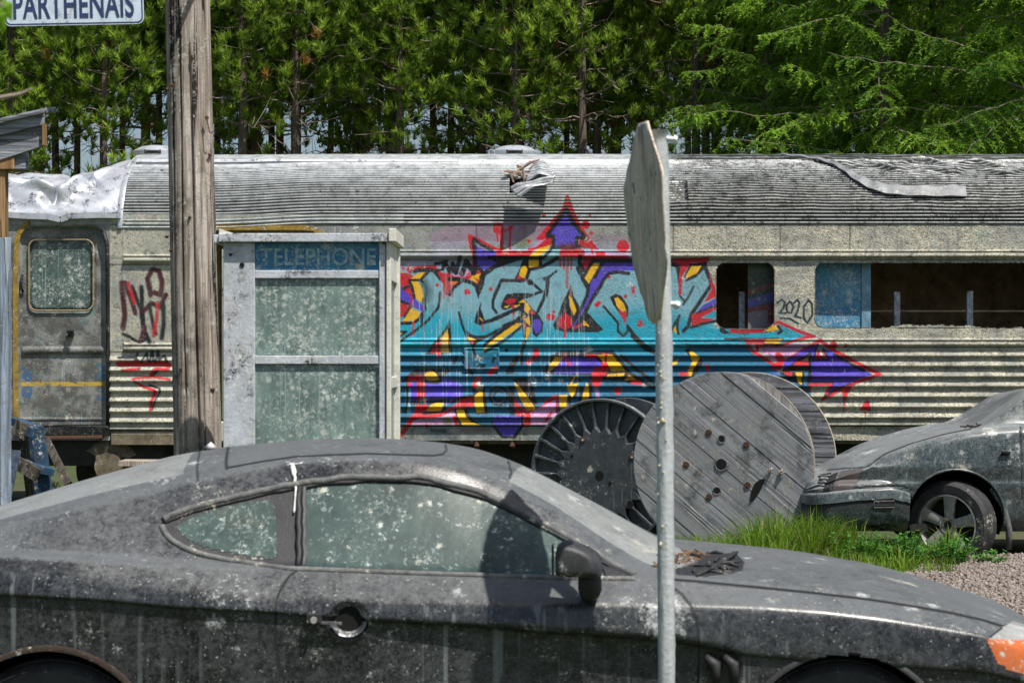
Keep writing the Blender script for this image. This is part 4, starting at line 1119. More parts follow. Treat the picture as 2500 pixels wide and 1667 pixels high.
# back side, floor, ceiling, underframe
yb = 23.67; xl = (-260 - CX) / TPX; xr = (3300 - CX) / TPX; zt = zb + .02; zf = EYE + (HY - 1040) / TPX
def far(name, x0, x1, z0, z1): g = MB(); g.box((x0, yb, z0), (x1, yb + .04, z1)); return g.build(name, M['interior'], train)
dx0, dx1 = (440 - CX) / TPX, (830 - CX) / TPX
far("back_wall", xl, dx0, zf - .1, zt); far("back_wall", dx1, xr, zf - .1, zt); far("back_wall", dx0, dx1, zb - .10, zt)
g = MB(); g.box((xl, DT + .08, zf - .12), (xr, yb, zf - .02)); g.build("carriage_floor", M['dark'], train)
g = MB(); g.box((xl, DT + .1, zb - .05), (xr, yb, zb - .02)); g.build("ceiling", M['interior'], train)
g = MB(); g.box((dx1 + .02, DT + .1, zf), (dx1 + .07, yb, zb)); g.build("bulkhead", M['interior'], train); g = MB(); g.box((dx0 - .07, DT + .1, zf), (dx0 - .02, yb, zb)); g.build("bulkhead", M['interior'], train)
g = MB(); g.box((xl, DT + .12, .50), (dx0 - .2, yb - .1, zf - .12)); g.box((dx1, DT + .35, .42), (xr, yb - .4, zf - .12)); g.build("underframe", M['dark'], train)  # dark underframe; its near-black also stands in for shade under the carriage
g = MB(); g.box((xl - .05, DT + .02, zf - .1), (xl, yb, zb + .1)); g.build("end_wall", M['doorpaint'], train); g = MB(); g.box((xr, DT + .02, zf - .1), (xr + .05, yb, zb + .5)); g.build("end_wall", M['doorpaint'], train)
# sill below the vestibule door, step box, truck
g = MB(); g.box(T(36, 1062, .03), T(268, 1040, -.12)); g.plank(T(36, 1040, .02), T(250, 1036, .02), .015, .03, (0, 1, 0)); g.build("door_sill", M['train'], train, bevel=.004)
g = MB(); g.box(T(272, 1086, .02), T(423, 1058, -.15)); g.build("step_box", M['skirt'], train, bevel=.006)
g = MB(); g.box(T(505, 1076, .10), T(560, 1030, -.3)); g.build("doorway_step", mat_plain("splattered_pale_step", (.5, .47, .40), .8, 0, .3, 9, .6, .5), train, bevel=.006)
g = MB(); g.box(T(985, 1084, -.08), T(3300, 1076, -.16)); g.build("lower_flange", M['skirt'], train)
g = MB(); x0_ = (255 - CX) / TPX
g.tube([(x0_ - .6, DT + .25, .60), (x0_ - .15, DT + .2, .66), (x0_ + .02, DT + .15, .70), (x0_ + .3, DT + .2, .62)], [.07, .09, .12, .08], 10)
g.tube([(x0_ + .03, DT + .02, .50), (x0_ + .03, DT + .3, .50)], [.14, .17], 20); g.box((x0_ - .10, DT + .04, .40), (x0_ + .15, DT + .2, .62)); g.build("axle_box", M['skirt'], train, smooth=True, auto=35)
for k in (-.9, .9, 1.0):
    pass
g = MB(); g.lathe([(0, -.05), (.40, -.05), (.42, -.02), (.46, .06), (0, .06)], 32, None, (x0_ + .03, DT + .55, .44)); g.build("bogie_wheel", M['dark'], train, smooth=True, auto=35); g = MB(); g.lathe([(0, -.05), (.40, -.05), (.42, -.02), (.46, .06), (0, .06)], 32, None, (x0_ + 2.4, DT + .55, .44)); g.build("bogie_wheel", M['dark'], train, smooth=True, auto=35)
for px in (1163, 1250, 1330): g = MB(); g.tube([T(px, 1074, -.05), T(px, 1088, -.05), T(px + 4, 1092, -.06)], [.012, .03, .015], 6); g.build("pipe_bracket", M['rust'], train)
# ---------------------------------------------------------------- car bodies lofted from section curves
def smooth1(x, y, xs, sig):
    q = np.interp(xs, x, y); st = xs[1] - xs[0]; n = max(1, int(3 * sig / st)); k = np.exp(-.5 * (np.arange(-n, n + 1) * st / sig) ** 2); k /= k.sum()
    return np.convolve(np.pad(q, n, 'edge'), k, 'valid')
def tab(px, d):                                        # list of photo points at depth d -> (x, z)
    return [((a - CX) * d / FPX, EYE + (HY - b) * d / FPX) for a, b in px]
def loft(xs, ctrl, subs, dc, taper, sm=2.0):
    """ctrl: list of (depth array, z array) from sill to centre line; returns near half rows x cols x 3"""
    rows = []
    n = len(ctrl)
    for i in range(n - 1):
        for k in range(subs[i]):
            t = k / subs[i]; rows.append((ctrl[i][0] * (1 - t) + ctrl[i + 1][0] * t, ctrl[i][1] * (1 - t) + ctrl[i + 1][1] * t))
    rows.append(ctrl[-1]); D = np.array([r[0] for r in rows]); Z = np.array([r[1] for r in rows])
    w = (dc - D) * taper[None]
    def sm_(A, refl):
        m = int(4 * sm); k = np.exp(-.5 * (np.arange(-m, m + 1) / sm) ** 2); k /= k.sum()
        P_ = np.concatenate([2 * A[:1] - A[m:0:-1], A, (A[-2:-m - 2:-1] if refl > 0 else -A[-2:-m - 2:-1])])
        return np.stack([np.convolve(P_[:, j], k, 'valid') for j in range(A.shape[1])], 1)
    w = sm_(w, -1); Z = sm_(Z, 1)
    return np.stack([np.broadcast_to(xs[None], w.shape), dc - w, Z], -1), np.cumsum([0] + list(subs))
def seam_attr(o, val): colattr(o, np.stack([val, val, val, np.ones_like(val)], 1), "seam")
# ================= black coupe =================
DC = 7.18
XS = np.concatenate([np.arange(-2.40, -1.78, .02), np.arange(-1.78, 1.80, .0055), np.arange(1.80, 2.06, .015)])
def crv(pts, d, sig=.05, extra_l=(), extra_r=()):
    p = sorted(list(extra_l) + tab(pts, d) + list(extra_r)); xx = np.linspace(-2.6, 2.3, 1400)
    return np.interp(XS, xx, smooth1([a for a, b in p], [b for a, b in p], xx, sig))
roofC = crv([(0, 1233), (213, 1169), (425, 1111), (553, 1090), (744, 1074), (904, 1070), (1063, 1080), (1169, 1097), (1276, 1136), (1382, 1190), (1488, 1246), (1605, 1313), (1688, 1353), (1720, 1352), (1807, 1348), (1966, 1362), (2126, 1392), (2232, 1418), (2338, 1452), (2487, 1505)], DC, .035, [(-2.6, .62), (-2.38, .76), (-2.2, .93), (-2.05, 1.0)], [(1.95, .64), (2.06, .55), (2.3, .5)])
beltB = crv([(0, 1349), (155, 1357), (348, 1371), (503, 1380), (700, 1385), (1010, 1397), (1280, 1406), (1474, 1412), (1565, 1412), (1703, 1418), (1861, 1432), (2116, 1460), (2320, 1493), (2448, 1526)], 6.42, .03, [(-2.6, .70), (-2.38, .80), (-2.0, .97)], [(1.9, .66), (2.06, .55)])
K1 = crv([(0, 1451), (232, 1462), (426, 1480), (673, 1493), (913, 1511), (1118, 1523), (1338, 1541), (1497, 1552), (1652, 1563), (1810, 1595), (2014, 1610), (2407, 1640)], 6.30, .03, [(-2.6, .66), (-2.3, .80), (-2.0, .86)], [(1.9, .52), (2.06, .48)])
K2 = crv([(0, 1405), (426, 1440), (673, 1462), (1000, 1470), (1400, 1476), (1657, 1478), (1861, 1483), (2014, 1493), (2167, 1511), (2407, 1552)], 6.31, .03, [(-2.6, .68), (-2.3, .85), (-2.0, .93)], [(1.9, .60), (2.06, .52)])
# upper rail of the glasshouse
railz = crv([(0, 1288), (120, 1258), (250, 1226), (393, 1197), (464, 1178), (580, 1150), (716, 1129), (855, 1119), (1010, 1122), (1110, 1140), (1203, 1172), (1319, 1232), (1397, 1282), (1497, 1352)], 6.70, .03, [(-2.6, .64), (-2.38, .78), (-2.1, .95)], [(.46, .895), (.50, .892), (.60, .88), (2.2, .5)])
rd = np.interp(XS, [-2.4, -2.0, -1.5, -1.2, -.8, -.1, .15, .35, .46, .55, 2.1], [6.45, 6.50, 6.57, 6.64, 6.69, 6.70, 6.66, 6.56, 6.48, 6.47, 6.47])
hood = sstep(.42, .52, XS)
railz = railz * (1 - hood) + (beltB + .008) * hood
bd = np.interp(XS, [-2.4, -1.4, -.9, .3, .5, 2.1], [6.36, 6.36, 6.40, 6.42, 6.43, 6.43])
gb = np.interp(XS, [-2.4, -1.6, -1.0, .3, .45, 2.1], [6.44, 6.44, 6.445, 6.45, 6.45, 6.455])
sc = .034 + .052 * sstep(-.45, .55, XS)              # scallop behind the front wheel and along the door
on = sstep(-.50, -.40, XS) * (1 - sstep(.66, .735, XS)); rec = (.010 + .034 * sstep(-.5, .45, XS)) * on; hsc = sc * on + .012 * (1 - on)
taper = np.interp(XS, [-2.4, -2.2, -1.9, -1.4, 1.2, 1.6, 1.85, 2.0, 2.06], [.72, .88, .96, 1, 1, .965, .88, .78, .66])
def c_(d, z): return (np.broadcast_to(np.asarray(d, float), XS.shape), np.broadcast_to(np.asarray(z, float), XS.shape))
ctrl = [c_(6.44, .17), c_(6.35, .27), c_(6.325 + rec * .5, .42 - .03 * sstep(1, 1.6, XS)), c_(6.318 + rec, K1 - hsc - .08), c_(6.316 + rec, K1 - hsc), c_(6.316 + rec, K1 - hsc * .5), c_(6.312 + rec, K1 - .010), c_(6.296, K1),
        c_(6.315, K2), c_(bd, beltB), c_(gb, beltB + .006 * (1 - hood)), c_(rd, railz)]
for t in (.12, .28, .48, .72, 1.0):
    ctrl.append(c_(rd + (DC - rd) * t, railz + (roofC - railz) * (1 - (1 - t) ** 2.3)))
subs = [5, 12, 22, 8, 6, 6, 5, 10, 14, 4, 40, 10, 14, 16, 18, 22]
HV, RI = loft(XS, ctrl, subs, DC, taper, 1.6)
nr, nc = HV.shape[:2]
PXc, PYc = PX(HV)
rowi = np.broadcast_to(np.arange(nr)[:, None], (nr, nc))
DLO = [(393, 1275), (425, 1262), (464, 1248), (520, 1233), (580, 1219), (650, 1202), (716, 1190), (785, 1179), (855, 1172), (930, 1170), (1010, 1172), (1060, 1179), (1110, 1192), (1160, 1205), (1203, 1222), (1260, 1250), (1319, 1281), (1397, 1323), (1450, 1355), (1497, 1385), (1530, 1402), (1555, 1411), (1474, 1410), (1380, 1407), (1280, 1404), (1140, 1399), (1010, 1395), (850, 1389), (700, 1383), (658, 1378), (600, 1369), (542, 1360), (500, 1351), (464, 1339), (435, 1325), (410, 1306), (398, 1290)]
SEAMS = [[(724, 1392), (705, 1408), (693, 1424), (681, 1447), (674, 1470), (673, 1493), (673, 1560), (680, 1620), (693, 1667), (700, 1720)],
         [(1640, 1432), (1665, 1450), (1688, 1480), (1700, 1510), (1705, 1545), (1706, 1590), (1703, 1700)],
         [(1625, 1412), (1703, 1419), (1861, 1434), (1990, 1447), (2116, 1462), (2220, 1478), (2320, 1495), (2400, 1513), (2455, 1530)],
         [(483, 1172), (481, 1140), (488, 1100)], [(553, 1143), (552, 1125), (557, 1090)],
         [(553, 1142), (640, 1126), (723, 1114), (893, 1107), (1060, 1112), (1082, 1108), (1090, 1098), (1087, 1082)],
         [(1245, 1166), (1247, 1150), (1240, 1122)], [(2412, 1560), (2432, 1543), (2455, 1527), (2500, 1500)], [(2410, 1560), (2440, 1625), (2500, 1646)]]
groove = np.zeros((nr, nc))
for k, s in enumerate(SEAMS):
    dpx = segdist(PXc, PYc, s); lim = 3.6 if k < 3 else 2.6
    m = (rowi < RI[9] + 6) if k in (0, 1, 7, 8) else ((rowi > RI[8]) if k == 2 else (rowi > RI[10] + 36))
    if k == 4: lim = 4
    groove = np.maximum(groove, np.clip(1.5 - dpx / lim, 0, 1) * m)
side_r = sstep(RI[12], RI[9], rowi); dv = groove * 0
HV2 = HV.copy(); HV2[..., 1] += dv * (.25 + .75 * side_r); HV2[..., 2] -= dv * (1 - .8 * side_r)
# dent the handle cup into the door
cup = np.hypot((PXc - 851) / 46, (PYc - 1512) / 39); cupm = (rowi < RI[10]) * (cup < 1.25)
HV2[..., 1] += cupm * .040 * np.clip(1.25 - cup ** 2, 0, 1)
Fh = gridfaces(nr, nc)
fpx = PXc.ravel()[Fh].mean(1); fpy = PYc.ravel()[Fh].mean(1); fr = rowi.ravel()[Fh].mean(1); fX = HV[..., 0].ravel()[Fh].mean(1); fZ = HV[..., 2].ravel()[Fh].mean(1)
arch = (fr < RI[8]) & ((np.hypot(fX - 1.055, fZ - .345) < .335) | (np.hypot(fX + 1.475, fZ - .345) < .345))
dlo = inpoly(fpx, fpy, DLO) & (fr > RI[10] - 1) & (fr <= RI[12])
glassf = dlo & (fpx > 733); quarter = dlo & (fpx <= 733)
doorp = SEAMS[0][::1] + [(1703, 1720)] + SEAMS[1][::-1][1:] + [(1600, 1412), (1300, 1406), (1010, 1397), (740, 1388)]
dmask = inpoly(fpx, fpy, doorp) & (fr < RI[10] + 1)
tfrac = np.clip((fr - RI[11]) / (nr - 1 - RI[11]), 0, 1)
wsb = .50 + .17 * np.sin(tfrac * math.pi / 2) ** .8; wst = -.02 + .06 * tfrac
screen = (fr > RI[12] + 2) & (fX > wst) & (fX < wsb)
COWLP = [(1664, 1330), (1745, 1334), (1795, 1350), (1818, 1372), (1812, 1392), (1780, 1402), (1735, 1404), (1700, 1420), (1655, 1424), (1640, 1330)]
cowl = (fr > RI[11] + 2) & (fX >= wsb - .01) & inpoly(fpx, fpy, COWLP)
rearg = (fr > RI[12] + 6) & (fX < -1.11 - .03 * tfrac) & (fX > -2.0)
hoodm = (fr > RI[9] - 2) & (fX > .50) & ~cowl & ~screen & inpoly(fpx, fpy, SEAMS[2] + [(2500, 1540), (2600, 1200), (1500, 1200), (1500, 1395)])
roofm = (fr > RI[12]) & (fX > -1.03) & (fX <= wst) & (fpy < 1150)
lampm = (fr > RI[6]) & (fr < RI[13]) & inpoly(fpx, fpy, [(2410, 1560), (2453, 1526), (2500, 1500), (2640, 1470), (2640, 1690), (2500, 1646), (2438, 1623)])
car = empty("coupe_car", ((-.4), DC, 0), "dusty black two-door coupe filmed with grime filling the foreground", "car")
FXD = 1.0
def carpart(name, sel, mat, push=0.0, parent=None, both=True, src=None):
    src = HV2 if src is None else src
    v, f, u = submesh(src.reshape(-1, 3), Fh, sel); v = v.copy(); v[:, 1] += push
    gv = groove.ravel()[u]; gv = np.where(gv > .45, gv, 0)
    o = mesh(name, v, f, mat, parent or car, smooth=True); seam_attr(o, gv); return o
def farpart(name, sel, mat, parent=None):
    # mirrored far side, every third column and row
    ii = np.unique(np.r_[np.arange(0, nr, 3), nr - 1]); jj = np.unique(np.r_[np.arange(0, nc, 3), nc - 1])
    A = HV[np.ix_(ii, jj)].copy(); A[..., 1] = 2 * DC - A[..., 1]; ff = gridfaces(len(ii), len(jj))[:, ::-1]
    X_ = A[..., 0].ravel()[ff].mean(1); Z_ = A[..., 2].ravel()[ff].mean(1); r_ = np.broadcast_to(ii[:, None], A.shape[:2]).ravel()[ff].mean(1)
    return A, ff, X_, Z_, r_
rest = ~(arch | dlo | dmask | screen | cowl | rearg | hoodm | roofm | lampm)
body = carpart("body", rest, M['coupe'])
doorO = carpart("door", dmask & ~arch, M['coupe'])
carpart("hood", hoodm & ~lampm, M['coupe']); carpart("roof_panel", roofm, M['coupe'])
carpart("windscreen", screen, M['screen']); carpart("rear_window", rearg & ~roofm, M['screen'])
carpart("cowl_panel", cowl, M['blackp'], .0)
gl = carpart("door_glass", glassf, M['cglass'], .010, None, src=HV)
qg = carpart("quarter_window", quarter, M['blackp'], .008, None, src=HV)
qp = [(430, 1287), (470, 1262), (540, 1240), (610, 1222), (655, 1217), (668, 1228), (674, 1290), (676, 1352), (668, 1364), (620, 1358), (560, 1348), (500, 1335), (455, 1315)]
carpart("quarter_glass", quarter & inpoly(fpx, fpy, qp), M['cglass'], .0055, qg, src=HV)
carpart("headlight", lampm & inpoly(fpx, fpy, [(2453, 1526), (2500, 1500), (2640, 1470), (2640, 1545), (2500, 1562), (2410, 1560)]), M['clear'], .004)
hl = carpart("turn_signal", lampm & ~inpoly(fpx, fpy, [(2453, 1526), (2500, 1500), (2640, 1470), (2640, 1545), (2500, 1562), (2410, 1560)]), M['amber'], .004)
A, ff, X_, Z_, r_ = farpart("", None, None)
fk = ~((r_ < RI[8]) & ((np.hypot(X_ - 1.055, Z_ - .345) < .335) | (np.hypot(X_ + 1.475, Z_ - .345) < .345)))
v, f, u = submesh(A.reshape(-1, 3), ff, fk); o = mesh("far_side_body", v, f, M['coupe'], car, smooth=True); seam_attr(o, np.zeros(len(v)))
# nose and tail caps, floor
g = MB()
for j, flip in ((0, False), (nc - 1, True)):
    a = HV[:, j]; b = a.copy(); b[:, 1] = 2 * DC - b[:, 1]; n_ = len(a)
    sx = -.05 if j == 0 else .05
    c = [(p[0] + (sx if 0 < i < n_ - 1 else 0), p[1] * .5 + DC * .5, p[2] * .92 + .03) for i, p in enumerate(a)]; e = [(p[0], 2 * DC - p[1], p[2]) for p in c]
    base = list(map(tuple, a)) + c + e + list(map(tuple, b)); F_ = [(k * n_ + i, k * n_ + i + 1, (k + 1) * n_ + i + 1, (k + 1) * n_ + i) for k in range(3) for i in range(n_ - 1)]
    g = MB(); g.add(base, F_); o = g.build("bumper", M['coupe'], car, smooth=True); seam_attr(o, np.zeros(len(g.v)))

g = MB(); g.box((-2.3, 6.5, .16), (1.95, 7.86, .22)); g.build("floor_pan", M['dark'], car)
g = MB(); g.box((-1.0, 6.62, .4), (-.2, 7.74, .93)); g.build("seats", M['blackp'], car, bevel=.05)
def onbody(px, py, rows=(0, 10 ** 6), out=0.0):        # nearest body vertex seen at a photo pixel
    m = np.hypot(PXc - px, PYc - py) + 1e4 * ((rowi < rows[0]) | (rowi > rows[1])); k = np.argmin(m); p = HV.reshape(-1, 3)[k].copy(); p[1] -= out; return p
# rubber moulding round the side windows
up_ = DLO[:22]; low_ = DLO[21:] + DLO[:1]
def follow(pts, dx, dy, out, rng):
    q = []
    for a, b in zip(pts[:-1], pts[1:]):
        n_ = max(2, int(math.hypot(b[0] - a[0], b[1] - a[1]) / 8))
        for k in range(n_): t = k / n_; q.append((a[0] + (b[0] - a[0]) * t + dx, a[1] + (b[1] - a[1]) * t + dy))
    q.append((pts[-1][0] + dx, pts[-1][1] + dy)); V_ = np.array([onbody(*p, rng, out) for p in q])
    k_ = np.ones(5) / 5
    for c in range(3): V_[:, c] = np.convolve(np.pad(V_[:, c], 2, 'edge'), k_, 'valid')
    return V_
rg = (RI[9], nr)
tr_ = M['rubber']; car_trim = mat_plain("dusty_window_moulding", (.125, .128, .125), .6, 0, .6, 26, .35, .6, .6)
g = MB(); pts = follow([(393, 1277)] + up_[1:], 0, -7, .001, rg); g.tube(pts, .0125, 10); g.build("window_moulding", car_trim, car, smooth=True)
g = MB(); pts = follow(low_[::-1], 0, 5, -.002, rg); g.tube(pts, .011, 8); g.build("window_moulding", car_trim, car, smooth=True)
g = MB(); pts = follow(up_, 0, 3, -.006, rg); g.tube(pts, .008, 6); g.build("window_seal", M['blackp'], car, smooth=True)
g = MB()
pa_ = [onbody(730, y, rg, .004) for y in np.linspace(1192, 1380, 12)]; pb_ = [onbody(742, y, rg, -.002) for y in np.linspace(1190, 1382, 12)]
g.tube(pa_, .010, 6); g.build("window_divider", M['blackp'], car, smooth=True); g = MB(); g.tube(pb_, .006, 6); g.build("window_divider", M['rubber'], car, smooth=True)
# bird dropping running down over the door pillar
mdrop = mat_plain("dried_bird_dropping", (.72, .74, .72), .8, 0, .2, 40)
g = MB(); pts = [onbody(716 + 3 * math.sin(t * 4) + 6 * t, 1136 + 118 * t, (RI[9], nr), .005) for t in np.linspace(0, 1, 16)]
pts = [p if i_ > 3 else p + np.array((0, 0, .002)) for i_, p in enumerate(pts)]
g.tube(pts, [.006, .009, .010, .007, .005, .0045, .004, .004, .0035, .004, .003, .003, .003, .0035, .004, .002], 6)
for k in range(16): p = onbody(716 + RNG.normal() * 9, 1138 + RNG.normal() * 7, (RI[11], nr), .002); g.tube([p, p + RNG.normal(size=3) * np.array((.010, .001, .004))], [.003, .001], 5)
g.build("bird_dropping", mdrop, car, smooth=True)
# mirror
mc = np.array(P(1412, 1364, 6.20)); g = MB()
prof = [(-62, 42), (-62, -10), (-57, -38), (-40, -48), (-10, -42), (20, -30), (45, -14), (58, 6), (60, 44), (40, 47), (-30, 46)]
m_ = len(prof); Vm = []
for k, (dd, s) in enumerate(((-.080, .66), (-.066, .83), (-.03, .92), (.03, .93), (.070, .89))):
    for a, b in prof: Vm.append((mc[0] + a * s * 6.2 / FPX + (k - 2) * .006, mc[1] + dd, mc[2] - b * s * 6.2 / FPX))
g.add(Vm, [tuple(range(m_))] + [(i * m_ + k, (i + 1) * m_ + k, (i + 1) * m_ + (k + 1) % m_, i * m_ + (k + 1) % m_) for i in range(4) for k in range(m_)] + [tuple(4 * m_ + k for k in range(m_ - 1, -1, -1))])
mir = g.build("side_mirror", mat_plain("dusty_mirror_shell", (.035, .036, .038), .5, 0, .5, 20, .25, .3), car, smooth=True, bevel=.008); 
g = MB(); a = P(1441, 1440, 6.27); g.tube([a + np.array((-.002, .0, .055)), a + np.array((0, .02, .0)), a + np.array((.0, .07, -.022))], [.036, .038, .030], 12); g.build("mirror_stalk", M['blackp'], mir, smooth=True)
g = MB(); c0 = np.array(P(1352, 1366, 6.19)); g.box(c0 + np.array((-.006, -.05, -.045)), c0 + np.array((.0, .06, .045))); g.build("mirror_glass", M['blackp'], mir, bevel=.003)
# black triangular sail behind mirror
g = MB(); g.add([onbody(1468, 1378, rg, .004), onbody(1480, 1405, rg, .004), onbody(1552, 1408, rg, .004), onbody(1505, 1388, rg, .004)], [(0, 1, 2, 3)]); g.build("mirror_sail", M['blackp'], car)
# door handle remains
hp = P(851, 1512, 6.325); g = MB()
cupv = [(math.cos(a) * 44 * 6.33 / FPX, math.sin(a) * 37 * 6.33 / FPX) for a in np.linspace(math.pi * 1.0, math.pi * 2.0, 18)]
V_ = []
for s, y in ((1.0, -.010), (.86, -.005), (.72, .018)): V_ += [(hp[0] + a * s, 6.315 + y, hp[2] + b * s - .004) for a, b in cupv]
g.add(V_, [(i * 18 + k, i * 18 + k + 1, (i + 1) * 18 + k + 1, (i + 1) * 18 + k) for i in range(2) for k in range(17)])
g.build("door_handle_cup", mat_plain("shiny_handle_cup", (.13, .135, .145), .35, .5, .4, 20, .25), doorO, smooth=True)
V_ = [(hp[0] + math.cos(a) * 38 * 6.33 / FPX, 6.345 - .012, hp[2] + math.sin(a) * 32 * 6.33 / FPX) for a in np.linspace(0, 2 * math.pi, 30)[:-1]]
mesh("handle_recess", V_, [tuple(range(29))], M['hole'], doorO)
g = MB(); a = P(762, 1508, 6.285); g.box(a + np.array((-.018, .0, -.018)), a + np.array((.030, .03, .014))); k_ = g.build("lock_plate", M['blackp'], doorO, bevel=.003)
g = MB(); a = P(766, 1513, 6.28); g.tube([a, a + np.array((0, -.008, 0))], [.011, .010], 14); g.build("keyhole", M['rim'], k_, smooth=True, auto=30)
g = MB(); a = P(800, 1515, 6.292); g.plank(a + np.array((-.02, 0, -.005)), a + np.array((.045, .0, -.008)), .012, .008); g.build("handle_bar", M['rubber'], doorO)
# gill opening behind the scallop
for k in range(2):
    g = MB(); a = P(1745 + 45 * k, 1628, 6.31); g.tube([a + np.array((-.03, 0, .035)), a + np.array((.0, -.004, .01)), a + np.array((.004, -.004, -.05))], [.010, .020, .012], 8); g.build("side_gill", M['blackp'], car, smooth=True)
# cowl debris, wiper
g = MB()
for k in range(200):
    u = RNG.random() ** 1.4; p = np.array((.485 + .17 * math.sin(u * 1.3) + RNG.uniform(-.03, .05), 6.56 + .62 * u, .0)); j = np.argmin(np.abs(XS - p[0])); kk = np.argmin(np.abs(HV[:, j, 1] - p[1])); p[2] = HV[kk, j, 2] + .004
    q = RNG.normal(size=3) * np.array((.013, .013, .005)); g.tube([p, p + q], .0024, 3, False)
g.build("pine_litter", mat_plain("orange_pine_litter", (.17, .095, .05), .9, 0, .6, 30), car)
g = MB()
for k in range(18):
    px_, py_ = RNG.uniform(1690, 1808), RNG.uniform(1345, 1400)
    if not inpoly(np.array([px_]), np.array([py_]), COWLP)[0]: continue
    p = onbody(px_, py_, (RI[11], nr)) + np.array((0, 0, RNG.uniform(-.004, .010))); q = RNG.normal(size=3) * np.array((.032, .03, .008)); g.tube([p - q, p + np.array((0, 0, .006)), p + q], [.003, .0075, .003], 5)
g.tube([onbody(1700, 1412, (RI[11], nr)) + np.array((0, 0, .006)), onbody(1745, 1392, (RI[11], nr)) + np.array((0, 0, .012)), onbody(1790, 1362, (RI[11], nr)) + np.array((0, 0, .016)), onbody(1800, 1352, (RI[11], nr)) + np.array((0, 0, .006))], [.004, .006, .009, .004], 7)
g.build("wiper_cowl_wreck", M['blackp'], car, smooth=True)
j = np.argmin(np.abs(XS - (1185 - CX) * 0 - .0))
g = MB(); p0 = onbody(1120, 1100, (RI[13], nr)); g = None
# wheels
def wheel(name, c, r, rim_r, w, parent, steer=0, nsp=5, mt=None, mr=None):
    e = empty(name, c); e.parent = parent; po = parent["_org"]; e.location = tuple(np.array(c) - np.array(list(po))); e.rotation_euler = (0, 0, steer); del e["_org"]
    prof_ = [(rim_r, -w / 2 + .012), (rim_r + .015, -w / 2), (r * .90, -w / 2 - .004), (r * .965, -w / 2 + .014), (r * .985, -w / 2 + .03)]
    for k in range(5):
        y = -w / 2 + .03 + (w - .06) * (k + .5) / 5; hw = (w - .06) / 10
        prof_ += [(r, y - hw * .8), (r, y + hw * .7), (r - .009, y + hw * .75), (r - .009, y + hw * .98)]
    prof_ += [(r * .97, w / 2 - .01), (r * .88, w / 2), (rim_r, w / 2)]
    g = MB(); g.lathe(prof_, 72); t = g.build("tyre", mt or M['tyre'], e, smooth=True, auto=30, local=True)
    g = MB(); g.lathe([(rim_r + .003, -w / 2 + .008), (rim_r - .008, -w / 2 + .002), (rim_r - .018, -w / 2 + .02), (rim_r - .024, -w / 2 + .06), (rim_r - .03, w / 2 - .02)], 64)
    # spokes
    for k in range(nsp):
        a = 2 * math.pi * k / nsp + math.pi / 2 - .08; ca, sa = math.cos(a), math.sin(a); Vs_ = []
        for rr, hw, y0, y1 in ((.045, .036, -w / 2 + .035, -w / 2 + .07), (rim_r * .45, .040, -w / 2 + .022, -w / 2 + .06), (rim_r * .75, .047, -w / 2 + .014, -w / 2 + .05), (rim_r - .012, .062, -w / 2 + .012, -w / 2 + .05)):
            for s, y in ((-1, y0 + .006), (-.55, y0), (.55, y0), (1, y0 + .006), (1, y1), (-1, y1)): Vs_.append((ca * rr - sa * s * hw, y, sa * rr + ca * s * hw))
        g.add(Vs_, [(i * 6 + q, i * 6 + (q + 1) % 6, (i + 1) * 6 + (q + 1) % 6, (i + 1) * 6 + q) for i in range(3) for q in range(6)])
    g.lathe([(.0, -w / 2 + .028), (.055, -w / 2 + .028), (.068, -w / 2 + .024), (.070, -w / 2 + .035), (.070, -w / 2 + .07)], 28)
    rm = g.build("rim", mr or M['rim'], e, smooth=True, auto=35, local=True)
    g = MB(); g.lathe([(0, w * .1), (rim_r * .8, w * .1), (rim_r * .8, w * .2)], 32); g.build("brake_disc", M['dark'], e, local=True)
    g = MB(); g.tube([(0, -w / 2 + .024, 0), (0, -w / 2 + .040, 0)], [.034, .034], 20); g.build("hub_bore", M['hole'], rm, local=True)
    for k in range(nsp):
        a = 2 * math.pi * (k + .5) / nsp + math.pi / 2; g = MB(); p = np.array((math.cos(a) * .052, -w / 2 + .018, math.sin(a) * .052)); g.tube([p + np.array((0, .012, 0)), p], [.009, .008], 8); g.build("wheel_bolt", M['rust'], rm, local=True)
    return e
for nm, cx_ in (("front", 1.055), ("rear", -1.475)):
    wheel("wheel", (cx_, 6.46, .325), .325, .20, .20, car)
    wheel("wheel", (cx_, 7.90, .325), .325, .20, .20, car, steer=math.pi)
    rr_ = .338 if nm == "front" else .348
    g = MB(); g.lathe([(rr_ - .006, -.01), (rr_ + .012, -.012), (rr_ + .012, .004), (rr_, .01)], 80, None, (cx_, 6.318, .345)); vv = np.array(g.v); kf = [f_ for f_ in g.f if min(vv[i][2] for i in f_) > .2]
    mesh("arch_lip", vv, kf, mat_plain("flaked_arch_rust", (.035, .022, .015), .9, 0, .7, 30, .3, .9, .5) if nm == "rear" else M['blackp'], car, smooth=True)
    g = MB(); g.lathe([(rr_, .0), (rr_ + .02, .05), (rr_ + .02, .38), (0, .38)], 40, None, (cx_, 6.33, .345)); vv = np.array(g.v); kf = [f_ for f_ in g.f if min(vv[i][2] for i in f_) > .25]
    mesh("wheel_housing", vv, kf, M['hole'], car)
# bird-dropping streak and dead leaf on roof are part of the paint; small stone on the roof edge
o_ = P(515, 1092, 7.15); g = MB(); g.add((np.array([(0, 0, .02), (.022, 0, 0), (0, .018, 0), (-.026, 0, 0), (0, -.018, 0), (0, 0, -.012)]) + o_), [(0, 1, 2), (0, 2, 3), (0, 3, 4), (0, 4, 1), (5, 2, 1), (5, 3, 2), (5, 4, 3), (5, 1, 4)])
tag(g.build("pebble", mat_plain("pale_pebble", (.6, .58, .55), .8, 0, .2, 20), smooth=True), "tiny pale pebble lying on the roof edge of the black coupe", "stone")
